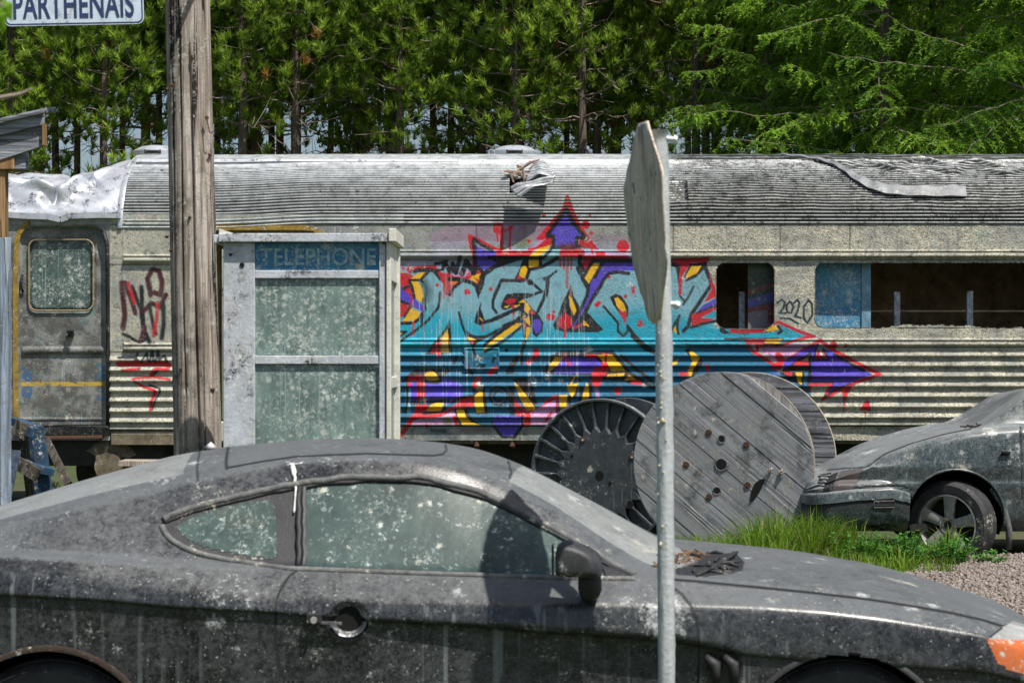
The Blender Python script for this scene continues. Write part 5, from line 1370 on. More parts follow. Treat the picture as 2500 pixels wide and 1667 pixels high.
# ================= dark green sedan =================
EC = 17.08; NEARD = 16.22
XV = np.concatenate([np.arange(2.43, 4.75, .011), np.arange(4.75, 7.2, .08)])
def crv2(pts, d, sig=.05, el=(), er=()):
    p = sorted(list(el) + tab(pts, d) + list(er)); xx = np.linspace(2.2, 7.4, 1400)
    return np.interp(XV, xx, smooth1([a for a, b in p], [b for a, b in p], xx, sig))
vC = crv2([(2005, 1146), (2032, 1129), (2062, 1113), (2125, 1093), (2199, 1075), (2273, 1058), (2328, 1049), (2371, 1042), (2421, 1007), (2500, 950)], EC, .02, [(2.3, .52), (2.43, .60), (2.49, .645)], [(4.75, 1.42), (5.1, 1.46), (5.8, 1.44), (6.2, 1.30), (6.5, 1.12), (7.1, 1.02), (7.3, .9)])
vB = crv2([(2010, 1170), (2060, 1148), (2117, 1132), (2160, 1108), (2220, 1085), (2300, 1062), (2360, 1050), (2430, 1042), (2491, 1038)], 16.34, .04, [(2.3, .50), (2.43, .585), (2.49, .625)], [(4.6, 1.04), (7.2, 1.00)])
vR = crv2([(2010, 1166), (2060, 1144), (2117, 1128), (2160, 1104), (2220, 1081), (2300, 1058), (2375, 1044), (2421, 1020), (2500, 965)], 16.6, .03, [(2.3, .505), (2.43, .59), (2.49, .63)], [(4.75, 1.36), (5.1, 1.40), (5.8, 1.38), (6.2, 1.26), (6.5, 1.1), (7.2, 1.01)])
vd_ = np.interp(XV, [2.3, 3.8, 4.0, 4.4, 4.8, 6.0, 6.5, 7.2], [16.42, 16.40, 16.44, 16.52, 16.60, 16.60, 16.46, 16.42])
vt = np.interp(XV, [2.43, 2.46, 2.52, 2.62, 2.85, 3.2, 6.9, 7.2], [.78, .84, .89, .94, .98, 1, 1, .9])
def e_(d, z): return (np.broadcast_to(np.asarray(d, float), XV.shape), np.broadcast_to(np.asarray(z, float), XV.shape))
bump_ = (1 - sstep(2.95, 3.12, XV))
c2 = [e_(16.36, .20 + .06 * bump_), e_(16.27, .28 + .05 * bump_), e_(16.245 - .04 * bump_, .44), e_(16.235 - .055 * bump_, .555), e_(16.235 - .055 * bump_, np.minimum(.60, vB - .07)), e_(16.25, np.minimum(.62, vB - .055)), e_(16.235, np.minimum(.74, vB - .035)), e_(16.28, np.minimum(vB - .05, np.maximum(vB - .05, 0)) * 0 + np.maximum(vB - .05, np.minimum(.74, vB - .035))), e_(16.34, vB), e_(16.38, vB + .004), e_(vd_, vR)]
for t in (.15, .35, .65, 1.0): c2.append(e_(vd_ + (EC - vd_) * t, vR + (vC - vR) * (1 - (1 - t) ** 2.2)))
s2 = [4, 8, 6, 4, 3, 10, 10, 5, 2, 16, 8, 10, 12, 12]
GV, RJ = loft(XV, c2, s2, EC, vt, 1.2); n2r, n2c = GV.shape[:2]; P2x, P2y = PX(GV); row2 = np.broadcast_to(np.arange(n2r)[:, None], (n2r, n2c))
AXV = 3.62
SE2 = [[(2491, 1037), (2493, 1100), (2494, 1220)], [(2020, 1147), (2062, 1143), (2108, 1141), (2118, 1139), (2160, 1108), (2220, 1084), (2300, 1061), (2370, 1047)], [(1985, 1208), (2080, 1200), (2105, 1190), (2190, 1186), (2212, 1190), (2237, 1201)]]
gr2 = np.zeros((n2r, n2c))
for k, s in enumerate(SE2): gr2 = np.maximum(gr2, np.clip(1.4 - segdist(P2x, P2y, s) / 1.9, 0, 1) * ((row2 > RJ[6]) if k == 1 else (row2 < RJ[8])))
GV2 = GV.copy(); GV2[..., 1] += gr2 * .008
F2 = gridfaces(n2r, n2c); gx = P2x.ravel()[F2].mean(1); gy = P2y.ravel()[F2].mean(1); gr_ = row2.ravel()[F2].mean(1); gX = GV[..., 0].ravel()[F2].mean(1); gZ = GV[..., 2].ravel()[F2].mean(1)
ar2 = (gr_ < RJ[7]) & (np.hypot((gX - AXV) / 1.03, gZ - .33) < .385) | (gr_ < RJ[7]) & (np.hypot(gX - 6.28, gZ - .33) < .36)
HL = [(2029, 1201), (2051, 1151), (2108, 1141), (2087, 1191), (2072, 1198)]
hl2 = inpoly(gx, gy, HL) & (gr_ < RJ[9]); ind2 = inpoly(gx, gy, [(2007, 1204), (2020, 1157), (2047, 1152), (2027, 1203)]) & (gr_ < RJ[9])
bmp = (gr_ < RJ[5]) & (gX < 3.25) & (gy > 1188) & (gX < AXV - .3)
tf2 = np.clip((gr_ - RJ[10]) / (n2r - 1 - RJ[10]), 0, 1); ws2 = (gr_ > RJ[10] + 3) & (gX > 3.90 + .04 * tf2) & (gX < 4.72)
gls2 = (gr_ > RJ[9] + 2) & (gr_ < RJ[10] - 1) & (gX > 4.22) & (gX < 6.4)
hd2 = (gr_ > RJ[7]) & (gX < 3.90 + .04 * tf2) & inpoly(gx, gy, SE2[1] + [(2400, 900), (1900, 1000), (1960, 1160)]) 
dr2 = (gr_ < RJ[9]) & (gx > 2491) & (gX < 5.2) & ~ar2
sedan = empty("sedan_car", (4.6, EC, 0), "dusty dark green saloon car nosing in from the right behind tall grass, five-spoke wheel showing", "car")
def vpart(name, sel, mat, push=0.0, parent=None):
    v, f, u = submesh(GV2.reshape(-1, 3), F2, sel); v = v.copy(); v[:, 1] += push; o = mesh(name, v, f, mat, parent or sedan, smooth=True)
    gv = gr2.ravel()[u]; seam_attr(o, np.where(gv > .4, gv, 0)); return o
vpart("body", ~(ar2 | hl2 | ind2 | ws2 | gls2 | hd2 | dr2 | bmp), M['sedan']); vpart("hood", hd2 & ~hl2 & ~ind2, M['sedan']); vpart("windscreen", ws2, M['screen']); vpart("door_glass", gls2, M['cglass'], .01)
vpart("headlight", hl2, M['lamp'], .006); vpart("turn_signal", ind2, M['blackp'], .004); vd2 = vpart("door", dr2, M['sedan']); vpart("valance", bmp & ~ar2 & ~hl2 & ~ind2, M['sedan'])
plan = [(2.385, 18.0), (2.375, 17.6), (2.37, 17.1), (2.375, 16.75), (2.39, 16.5), (2.42, 16.32), (2.47, 16.22), (2.56, 16.165), (2.72, 16.145), (2.95, 16.14), (3.12, 16.15), (3.235, 16.175)]
pl2 = np.array(plan); tq = np.linspace(0, len(plan) - 1, 90); pl2 = np.stack([np.interp(tq, np.arange(len(plan)), pl2[:, k]) for k in (0, 1)], 1)
for _ in range(2): pl2[1:-1] = (pl2[:-2] + pl2[1:-1] * 2 + pl2[2:]) / 4
ztop = np.interp(pl2[:, 0], [2.36, 2.45, 2.8, 3.08, 3.24], [.505, .515, .555, .572, .525]); dq = np.gradient(pl2, axis=0); nq = np.stack([-dq[:, 1], dq[:, 0]], 1); nq /= np.linalg.norm(nq, axis=1, keepdims=True); nq *= np.sign((nq[:, :1] * -1 + nq[:, 1:] * -1))
bpf = [(.004, .085), (.004, .03), (-.004, .008), (-.022, .0), (-.068, -.004), (-.078, -.006), (-.086, .006), (-.096, .006), (-.20, .010), (-.29, .05), (-.31, .12)]
Vb = [(pl2[i, 0] - nq[i, 0] * o_, pl2[i, 1] - nq[i, 1] * o_, ztop[i] + dz_) for i in range(90) for dz_, o_ in bpf]
bp2 = mesh("front_bumper", Vb, gridfaces(90, len(bpf)), M['sedan'], sedan, smooth=True, auto=50); seam_attr(bp2, np.array([.85 if k in (6, 7) else 0.0 for i in range(90) for k in range(len(bpf))]))
A2 = GV[::2, ::3].copy(); A2[..., 1] = 2 * EC - A2[..., 1]; ff = gridfaces(*A2.shape[:2])[:, ::-1]; o = mesh("far_side_body", A2.reshape(-1, 3), ff, M['sedan'], sedan, smooth=True); seam_attr(o, np.zeros(A2.shape[0] * A2.shape[1]))
g = MB()
for j in (0, n2c - 1):
    a = GV[:, j]; n_ = len(a); sx = -.04 if j == 0 else .04
    lay_ = [a, np.stack([a[:, 0] + sx * .8, a[:, 1] * .6 + EC * .4, a[:, 2]], 1)]; lay_ += [np.stack([q[:, 0], 2 * EC - q[:, 1], q[:, 2]], 1) for q in lay_[::-1]]
    g.add(np.concatenate(lay_), [(k * n_ + i, k * n_ + i + 1, (k + 1) * n_ + i + 1, (k + 1) * n_ + i) for k in range(3) for i in range(n_ - 1)])
o = g.build("nose_panel", M['sedan'], sedan, smooth=True); seam_attr(o, np.zeros(len(g.v)))
for k in range(6):                                     # grille bars wrapping the nose
    y0 = 1160 + k * 8.0; g = MB(); g.tube([P(2026 - k * 4.6, y0, 16.30), P(2008 - k * 5, y0 + 1, 16.38), P(1996 - k * 3.5, y0 + 2, 16.7), P(1993 - k * 3.5, y0 + 2, 17.2)], .0085, 5)
    g.build("grille_bar", mat_plain("dull_grille_bar", (.24, .25, .25), .4, .3, .3, 20, .2) if k == 0 else bpy.data.materials["dull_grille_bar"], sedan, smooth=True)
g = MB(); g.add([P(2030, 1153, 16.36), P(2006, 1204, 16.34), P(1978, 1206, 16.7), P(1998, 1158, 16.75)], [(0, 1, 2, 3)]); g.build("grille_backing", M['hole'], sedan)
g = MB(); a = P(2135, 1237, 16.13); b = P(2183, 1224, 16.13); g.box((a[0], 16.130, a[2]), (b[0], 16.20, b[2])); bl = g.build("bumper_lamp", M['blackp'], bp2, bevel=.008)
g = MB(); g.tube([P(2134, 1223, 16.125), P(2184, 1222, 16.125), P(2184, 1238, 16.125), P(2134, 1239, 16.125), P(2134, 1223, 16.125)], .0045, 5); g.build("lamp_surround", M['rubber'], bl)
g = MB(); g.tube([(p_[0] - n__[0] * .0, p_[1] - n__[1] * .0, z_ - .083) for p_, n__, z_ in zip(pl2[38:86], nq[38:86], ztop[38:86])], .007, 6); g.build("bumper_strip", M['rubber'], bp2, smooth=True)
g = MB(); g.plank(P(1969, 1240, 16.6), P(1976, 1300, 16.6), .05, .02); g.build("plate_bracket", M['rubber'], bp2)
g = MB(); q = P(2456, 1106, 16.235); g.tube([q + np.array((-.035, 0, 0)), q + np.array((.035, 0, 0))], .017, 10); g.build("side_marker", M['hole'], sedan, smooth=True)
fw = wheel("wheel", (AXV - .01, 16.36, .258), .362, .250, .205, sedan, steer=R(-35))
for ch in fw.children:
    if ch.name.startswith('tyre'):
        for v_ in ch.data.vertices:
            if v_.co.z < -.245: v_.co.y *= 1.12; v_.co.z = -.245 - .006 * RNG.random()
wheel("wheel", (6.28, 16.36, .32), .32, .24, .2, sedan); wheel("wheel", (AXV, 17.8, .32), .32, .24, .2, sedan, steer=math.pi); wheel("wheel", (6.28, 17.8, .32), .32, .24, .2, sedan, steer=math.pi)
for cx_ in (AXV, 6.28):
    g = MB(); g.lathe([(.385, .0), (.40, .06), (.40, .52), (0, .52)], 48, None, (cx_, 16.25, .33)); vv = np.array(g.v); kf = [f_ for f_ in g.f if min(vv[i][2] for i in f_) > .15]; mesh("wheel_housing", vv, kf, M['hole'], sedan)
g = MB(); g.tube([(AXV + .397 * math.cos(a), 16.235, .33 + .385 * math.sin(a)) for a in np.linspace(-.2, 2.75, 40)], .010, 6); g.build("arch_lip", M['sedan'], sedan, smooth=True); seam_attr(bpy.data.objects[-1] if False else S.collection.objects[-1], np.zeros(40 * 6))
g = MB(); g.tube([(AXV + .30, 16.3, .56), (AXV + .40, 16.28, .42), (AXV + .44, 16.27, .22), (AXV + .44, 16.27, .06)], [.02, .03, .028, .02], 8); g.build("torn_wheel_liner", M['rubber'], sedan, smooth=True)
g = MB(); g.box((2.5, 16.4, .2), (7.0, 17.76, .26)); g.build("floor_pan", M['dark'], sedan)
g = MB()
for k in range(14): p = P(2355 + k * 3, 1044 - RNG.random() * 5, 16.6 + RNG.random() * .5); g.tube([p, p + RNG.normal(size=3) * np.array((.05, .05, .012))], .006, 4, False)
g.build("leaf_litter", M['dark'], sedan)
# ---------------------------------------------------------------- phone booth
BD = 10.3; BP = FPX / BD
bo = P(545, 878, BD); BX, BT = bo[0], 2.28
booth = empty("telephone_booth", (BX, BD, 0), "old grey-white telephone booth with a faded blue header, clouded panes and splattered paint", "telephone booth", rz=R(-.6))
del booth["_org"]; BWD, BDP = .838, .55
def bz(py): return EYE + (HY - py) / BP
def bx(px): return (px - 545) / BP
def bbox(name, x0, x1, y0, y1, z0, z1, mat, parent=None, bev=.004):
    g = MB(); g.box((x0, y0, z0), (x1, y1, z1)); return g.build(name, mat, parent or booth, local=True, bevel=bev)
zt_ = bz(592)
bbox("side_post", 0, bx(622), 0, .07, 0, zt_, M['booth'])
bbox("side_post", bx(926), bx(942), -.004, .07, 0, zt_, M['booth'])
bbox("corner_post", bx(944), BWD + .030, -.018, .05, 0, zt_, M['boothw'])
bbox("corner_post", BWD - .02, BWD + .042, BDP - .06, BDP, 0, zt_, M['boothw']); bbox("corner_post", 0, .06, BDP - .06, BDP, 0, zt_, M['booth'])
hd = bbox("header_panel", bx(622), bx(928), .014, .05, bz(660), zt_, M['sky_blue'])
bbox("cross_rail", bx(622), bx(928), .004, .05, bz(680), bz(660), M['booth']); bbox("cross_rail", bx(622), bx(928), .004, .05, bz(889), bz(868), M['booth']); bbox("cross_rail", bx(622), bx(928), .004, .05, .10, .20, M['booth'])
bbox("glass_pane", bx(620), bx(930), .022, .030, bz(868), bz(680), M['bglass']); bbox("glass_pane", bx(620), bx(930), .022, .030, .20, bz(889), M['bglass'])
for a, b in ((1.52, 2.02), (.2, 1.46)): bbox("side_pane", BWD + .005, BWD + .013, .05, BDP - .06, a, b, M['bglass']); bbox("side_pane", .012, .02, .07, BDP - .06, a, b, M['bglass'])
for a, b in ((2.02, zt_), (1.46, 1.52), (.0, .2)): bbox("side_rail", BWD - .01, BWD + .03, .05, BDP - .06, a, b, M['boothw']); bbox("side_rail", 0, .04, .07, BDP - .06, a, b, M['booth'])
bbox("back_panel", .06, BWD - .02, BDP - .03, BDP - .01, .1, zt_, M['booth'])
# cap with raised ends and an open tray top
zc0, zc1 = bz(592), bz(571)
bbox("cap_fascia", -.018, BWD + .058, -.045, -.020, zc0, zc1, M['booth']); bbox("cap_fascia", -.018, BWD + .058, BDP + .01, BDP + .035, zc0, zc1, M['booth'])
bbox("cap_side", -.045, -.020, -.03, BDP + .02, zc0 - .004, zc1 - .006, M['booth']); bbox("cap_side", BWD + .022, BWD + .060, -.058, BDP + .02, zc0 + .001, zc1 + .024, M['boothw'])
bbox("cap_top", -.02, BWD + .03, -.02, BDP + .01, zc0 + .005, zc0 + .028, M['booth'])
g = MB(); g.add([(-.018, -.02, zc1 - .003), (.07, -.02, zc1 - .003), (-.018, -.02, zc1 + .026), (-.018, .012, zc1 - .003), (.07, .012, zc1 - .003), (-.018, .012, zc1 + .026)], [(0, 1, 2), (5, 4, 3), (0, 3, 4, 1), (1, 4, 5, 2), (2, 5, 3, 0)]); g.build("cap_wedge", M['boothw'], booth, local=True)
g = MB(); g.tube([(bx(591), -.004, bz(647)), (bx(591), .01, bz(647))], .013, 14); g.build("bolt_hole", M['hole'], booth, local=True)
g = MB(); g.tube([(bx(563), -.004, bz(622)), (bx(563), .01, bz(622))], .008, 12); g.build("bolt_hole", M['dark'], booth, local=True)
bbox("telephone_box", .32, .58, BDP - .25, BDP - .04, 1.1, 1.65, M['blackp'])
def textmesh(name, txt, size, mat, parent, loc, rot, sx=1.0, ext=.002, bold=.0, space=1.0):
    c = bpy.data.curves.new(name, 'FONT'); c.body = txt; c.size = size; c.extrude = ext; c.offset = bold; c.space_character = space; c.align_x = 'CENTER'; c.align_y = 'CENTER'
    t = bpy.data.objects.new(name, c); S.collection.objects.link(t); bpy.context.view_layer.update()
    me = bpy.data.meshes.new_from_object(t.evaluated_get(bpy.context.evaluated_depsgraph_get())); bpy.data.objects.remove(t); bpy.data.curves.remove(c)
    o = bpy.data.objects.new(name, me); S.collection.objects.link(o); me.materials.clear(); me.materials.append(mat); o.parent = parent; o.location = loc; o.rotation_euler = rot; o.scale = (sx, 1, 1); return o
textmesh("header_lettering", "TELEPHONE", .125, M['faded'], hd, (bx(776), .0125, bz(629)), (R(90), 0, 0), .89, .001, .001, 1.0)
# ---------------------------------------------------------------- utility pole
up = empty("utility_pole", (-1.77, 11.42, 0), "weathered cracked wooden utility pole rising past the top of the picture beside the phone booth", "utility pole")
zs = np.linspace(0, 8.2, 150); n_ = 190; Vp = []
for z in zs:
    py = HY - (z - EYE) * FPX / 11.42
    cx = np.interp(py, [-2000, 0, 1100, 1600], [400, 458, 483, 492]); w = np.interp(py, [-2000, 0, 1100, 1600], [96, 107, 116, 122]); x = (cx - CX) * 11.42 / FPX; r = w / 2 * 11.42 / FPX
    for k in range(n_):
        a = 2 * math.pi * k / n_; cr = 0
        for a0, dp, wd2 in ((-1.83, .012, .030), (-1.36, .016, .034), (-1.02, .010, .022), (-2.35, .008, .02), (-.6, .008, .03)):
            aa_ = a0 + .05 * math.sin(z * 1.1 + a0 * 9) + .03 * math.sin(z * 2.7); dd_ = (a - aa_ + math.pi) % (2 * math.pi) - math.pi
            cr = max(cr, 2.2 * dp * max(0, 1 - abs(dd_) / (wd2 * 1.7)) ** .6 * (mnoise.noise(Vector((z * .5, a0, 0))) > -.32))
        rr = r - cr + .003 * mnoise.noise(Vector((a * 3, z * .6, 1))) + .0016 * mnoise.noise(Vector((a * 14, z * 1.2, 4)))
        Vp.append((x + rr * math.cos(a), 11.42 + rr * math.sin(a), z))
Fp = [(i * n_ + k, i * n_ + (k + 1) % n_, (i + 1) * n_ + (k + 1) % n_, (i + 1) * n_ + k) for i in range(len(zs) - 1) for k in range(n_)]
mesh("shaft", Vp, Fp, M['pole'], up, smooth=True)
g = MB(); b = P(505, 288, 11.30); g.tube([b, b + np.array((.002, -.012, 0))], [.012, .010], 10); g.tube([b + np.array((.0, -.014, 0)), b + np.array((.012, -.016, -.05)), b + np.array((.018, -.016, -.085)), b + np.array((.028, -.014, -.09)), b + np.array((.034, -.01, -.078))], .0035, 5); g.build("wire_hook", M['rust'], up)
for k, (px, py) in enumerate(((408, 218), (420, 208), (468, 142), (512, 378), (463, 530), (406, 578), (416, 612), (500, 668), (440, 900), (520, 950))):
    g = MB(); b = P(px, py, 11.28 if px < 500 else 11.33); g.tube([b + np.array((0, .03, 0)), b, b + RNG.normal(size=3) * np.array((.01, .004, .006)) + np.array((0, -.012, 0))], [.008, .009, .004], 6); g.build("old_nail", M['rust'], up)
# street-name plate on a bracket from the pole
sgn = empty("street_sign", tuple(P(180, 3, 10.9)), "white street-name plate with navy letters hanging at the top left corner", "street sign")
del sgn["_org"]; sp = FPX / 10.9; sgn.rotation_euler = (0, R(-1.6), R(3))
def rrect_poly(w, h, r, n=8):
    p = []
    for cx, cz, a in ((w / 2 - r, h / 2 - r, 0), (-w / 2 + r, h / 2 - r, 90), (-w / 2 + r, -h / 2 + r, 180), (w / 2 - r, -h / 2 + r, 270)):
        for k in range(n + 1): t = R(a + 90 * k / n); p.append((cx + r * math.cos(t), cz + r * math.sin(t)))
    return p
SW, SH = 338 / sp, 118 / sp
g = MB(); g.prism(rrect_poly(SW, SH, .035), 0, .004); pl = g.build("sign_plate", M['signface'], sgn, local=True)
a_ = rrect_poly(SW - .012, SH - .012, .031); b_ = rrect_poly(SW - .026, SH - .026, .026); m_ = len(a_)
mesh("sign_border", [(x, -.0012, z) for x, z in a_] + [(x, -.0012, z) for x, z in b_], [(i, (i + 1) % m_, (i + 1) % m_ + m_, i + m_) for i in range(m_)], M['signink'], pl, local=True)
textmesh("sign_lettering", "PARTHENAIS", .200, M['signink'], pl, (-.003, -.002, -.030), (R(90), 0, 0), .555, .0008, .0035, 1.04)
g = MB(); g.plank((-SW / 2, .012, SH / 2 + .012), (SW / 2 + .22, .012, SH / 2 + .012), .02, .03); g.plank((SW / 2 + .19, .012, SH / 2 + .012), (SW / 2 + .26, .35, SH / 2 + .02), .02, .03); g.build("sign_bracket", M['galv'], sgn, local=True)
# ---------------------------------------------------------------- eight-sided sign seen edge-on, and its post
PD = 6.02
post = empty("sign_post", tuple(P(1652, 1667, PD)), "pale pitted post before the black coupe, with a bare eight-sided sign seen nearly edge-on", "sign")
# steel post slightly leaning
g = MB(); zz = np.linspace(0, 1, 60); pv = []
top_, bot_ = P(1610, 318, PD + .03), P(1634, 1850, PD); bot_[2] = 0; bot_[0] = P(1636, 1850, PD)[0]
pl_ = [top_ * (1 - t) + bot_ * t + np.array((.004 * math.sin(t * 5), 0, 0)) for t in zz]
nn = 40; Vq = []
for i, c in enumerate(pl_):
    for k in range(nn):
        a = 2 * math.pi * k / nn; r = .0252 + .0016 * max(0, mnoise.noise(Vector((a * 2.2, c[2] * 14, 3))) - .1) * 4
        Vq.append((c[0] + r * math.cos(a), c[1] + r * math.sin(a), c[2]))
g.add(Vq, [(i * nn + k, i * nn + (k + 1) % nn, (i + 1) * nn + (k + 1) % nn, (i + 1) * nn + k) for i in range(59) for k in range(nn)] + [tuple(range(nn))])
pst = g.build("post", M['galv'], post, smooth=True)
g = MB()
for k in range(44):
    py = RNG.choice([590, 640, 700, 800, 830, 870, 905, 960, 1010, 1080]) + RNG.normal() * 26; py = RNG.uniform(420, 1250) if k % 3 == 0 else py
    t = np.interp(py, [318, 1850], [0, 1]); c = top_ * (1 - t) + bot_ * t; a = -math.pi / 2 + RNG.normal() * .45 - .35; s = abs(RNG.normal()) * .0022 + .0010
    p = c + np.array((math.cos(a) * .0252, math.sin(a) * .0252, 0)); g.tube([p + np.array((0, 0, s)), p + np.array((math.cos(a), math.sin(a), -.4)) * s * .8, p + np.array((0, 0, -s * 1.6))], [s * .5, s, s * .4], 6)
g.build("paint_blobs", mat_plain("dried_cream_blob", (.60, .52, .36), .8, 0, .4, 60, .0, .5), pst, smooth=True)
# the sheet itself: octagon, width running away from the viewer
c0 = P(1578, 540, PD - .02); hh = .297; s4 = hh * .414
oc = [(-s4, hh - .01), (s4 * .25, hh + .0), (s4, hh - .02), (hh, s4), (hh - .004, -.02), (hh, -s4), (s4, -hh + .005), (.02, -hh - .012), (-s4, -hh), (-hh + .01, -s4 - .02), (-hh, .0), (-hh, s4)]
wv = np.array((-.098, .99, 0.0)); wv /= np.linalg.norm(wv); nv = np.array((-.99, -.098, 0.0)); th_ = .004; n_ = len(oc)
# subdivide with a gentle buckle
Vo = [c0 + nv * .004]; rings = 8
for r_ in range(1, rings + 1):
    for k in range(n_ * 6):
        i = k // 6; t = (k % 6) / 6; q = np.array(oc[i]) * (1 - t) + np.array(oc[(i + 1) % n_]) * t; q = q * r_ / rings
        Vo.append(c0 + wv * q[0] + np.array((0, 0, q[1])) + nv * (.012 * math.sin(q[1] * 7 + 1) * (q[0] + .3) * 2 + .006 * mnoise.noise(Vector((q[0] * 5, q[1] * 5, 2))) + (.004 * mnoise.noise(Vector((k * .9, 0, 0))) if r_ == rings else 0)))
Vo = [np.array((v_[0] - .055 * (v_[2] - c0[2]), v_[1], v_[2])) for v_ in Vo]
nn = n_ * 6; Fo = [(0, 1 + k, 1 + (k + 1) % nn) for k in range(nn)] + [(1 + (r_ - 1) * nn + k, 1 + r_ * nn + k, 1 + r_ * nn + (k + 1) % nn, 1 + (r_ - 1) * nn + (k + 1) % nn) for r_ in range(1, rings) for k in range(nn)]
o = mesh("sign_sheet", Vo, Fo, M['signback'], post, smooth=True); s_ = o.modifiers.new("thick", 'SOLIDIFY'); s_.thickness = .006; s_.offset = -1
for py, dx in ((338, 30), (742, 26)):
    g = MB(); a = P(1610 + (py - 318) * .016, py, PD + .02); g.tube([a + np.array((.02, 0, 0)), a + np.array((.045, 0, -.004 if py < 400 else 0))], [.009, .009], 8); g.tube([a + np.array((.040, 0, -.002)), a + np.array((.052, 0, -.006))], [.016, .013], 6); g.build("sign_bolt", M['galv'], post, smooth=True, auto=40)
# ---------------------------------------------------------------- cable drums
def drum(name, label, cpx, d, r, yaw, L, builder):
    c = P(cpx[0], cpx[1], d); e = empty(name, (c[0], c[1], 0), label, "cable reel"); del e["_org"]; e.rotation_euler = (0, 0, yaw); builder(e, c[2], r, L); return e
def disc(g, r, y0, y1, zc, n=110, cutn=None, wob=.003, x0=0):
    V = []; pr = []
    for k in range(n):
        a = 2 * math.pi * k / n; rr = r + wob * mnoise.noise(Vector((math.cos(a) * 4, math.sin(a) * 4, y0 * 10 + r))); x, z = rr * math.cos(a), rr * math.sin(a)
        if cutn is not None:
            (nx, nz, dd) = cutn; s = x * nx + z * nz
            if s > dd: x -= nx * (s - dd); z -= nz * (s - dd)
        pr.append((x + x0, z + zc))
    g.prism(pr, y0, y1)
def big(e, zc, r, L):
    # front flange: two plies of boards laid diagonally, the outer ply split away at the upper right
    def ply(name, y0, y1, ang, bw, mat, cutn=None, hole=False):
        ca, sa = math.cos(ang), math.sin(ang); nb = int(2 * r / bw) + 1; first = None
        for i in range(nb):
            s0, s1 = -r + i * bw + .0022, min(-r + (i + 1) * bw - .0022, r); poly = []
            s1 = min(s1, cutn) if cutn else s1; ss = np.linspace(s0, s1, 5)
            hi = [(s, math.sqrt(max(r * r - s * s, 0))) for s in ss]; lo = [(s, -math.sqrt(max(r * r - s * s, 0))) for s in ss[::-1]]
            pr = [(t * ca - s * sa, t * sa + s * ca) for s, t in hi + lo]
            if cutn and s0 > cutn: continue
            g = MB(); jz = RNG.uniform(-.004, .004); g.prism([(x, z + zc) for x, z in pr], y0 + jz, y1)
            o = g.build("flange_board", mat, e, local=True, bevel=.003)
            o.data.transform(__import__('mathutils').Matrix.Identity(4))
    bang = R(-39)
    ply("front", -.028, .0, bang, .152, M['spoold'], cutn=r * .925)
    g = MB(); disc(g, r - .006, .003, .030, zc); g.build("inner_ply", M['spoolpale'], e, local=True)
    ply("front2", .004 - .003, .028, bang + R(4), .9, M['spooledge'])if False else None
    # pale end grain rim
    for y0, y1, cut_ in ((-.022, -.004, True), (.006, .028, False)):
        g = MB(); V = []; F = []; N = 140
        for k in range(N + 1):
            a = 2 * math.pi * k / N; rr = r + .0035
            for y, q in ((y0, rr - .002), (y0, rr), (y1, rr), (y1, rr - .002)): V.append((q * math.cos(a), y, q * math.sin(a) + zc))
        for k in range(N):
            a = 2 * math.pi * (k + .5) / N; s = -math.sin(bang) * math.cos(a) + math.cos(bang) * math.sin(a)
            if cut_ and s > .925: continue
            for q in range(3): F.append((k * 4 + q, k * 4 + q + 1, (k + 1) * 4 + q + 1, (k + 1) * 4 + q))
        g.add(V, F); g.build("flange_rim", M['spooledge'], e, local=True, smooth=False)
    g = MB(); 
    nb = 30
    for k in range(nb):
        a = 2 * math.pi * k / nb; rr = r * .52; g.plank((rr * math.cos(a), .03, zc + rr * math.sin(a)), (rr * math.cos(a), L - .03, zc + rr * math.sin(a)), .115, .025, (math.cos(a), 0, math.sin(a)))
    g.build("drum_staves", M['spool'], e, local=True)
    g = MB(); disc(g, r * .985, L - .03, L, zc); bf = g.build("back_flange", M['spool'], e, local=True, bevel=.003)
    g = MB(); g.lathe([(r * .987, L - .031), (r * .992, L - .025), (r * .992, L - .004), (r * .985, L + .001)], 120, None, (0, 0, zc)); g.build("flange_rim", M['spooledge'], e, local=True, smooth=True)
    for k in range(7):
        g = MB(); z_ = -r + .2 + .2 * k; hw = math.sqrt(max(r * r - z_ * z_, .01)) * .97; g.box((-hw, L - .0325, zc + z_), (hw, L - .030, zc + z_ + .006)); g.build("board_gap", M['hole'], bf, local=True)
    pp = FPX / 16.76
    def at(px, py): return ((px - 1765) / pp / .93, (1133 - py) / pp + zc)
    for px, py, rr in ((1763, 1133, .046), (1764, 1071, .027), (1753, 1197, .028)):
        x, z = at(px, py); g = MB(); g.tube([(x, -.0345, z), (x, -.02, z)], rr, 26); g.build("spindle_hole", M['hole'], e, local=True)
        g = MB(); g.lathe([(rr, -.0340), (rr + .006, -.0355), (rr + .009, -.030)], 26, None, (x, 0, z)); g.build("hole_edge", M['spool'], e, local=True)
    for px, py in ((1734, 1056), (1821, 1085), (1824, 1182), (1735, 1213), (1681, 1135)):
        x, z = at(px, py); g = MB(); g.lathe([(.028, -.030), (.028, -.034), (.020, -.036), (.016, -.032)], 22, None, (x, 0, z)); g.tube([(x, -.03, z), (x, -.040, z)], [.012, .010], 6); g.build("flange_bolt", M['rust'], e, local=True)
    x0, z0 = at(1862, 1166); x1, z1 = at(1832, 1222); g = MB(); V = []
    for s in np.linspace(0, 1, 12):
        w_ = .008 + .052 * math.sin(math.pi * (s ** .8)) ; V.append((x0 + (x1 - x0) * s, z0 + (z1 - z0) * s, w_))
    d_ = np.array((x1 - x0, z1 - z0)); d_ /= np.linalg.norm(d_); n2_ = np.array((-d_[1], d_[0]))
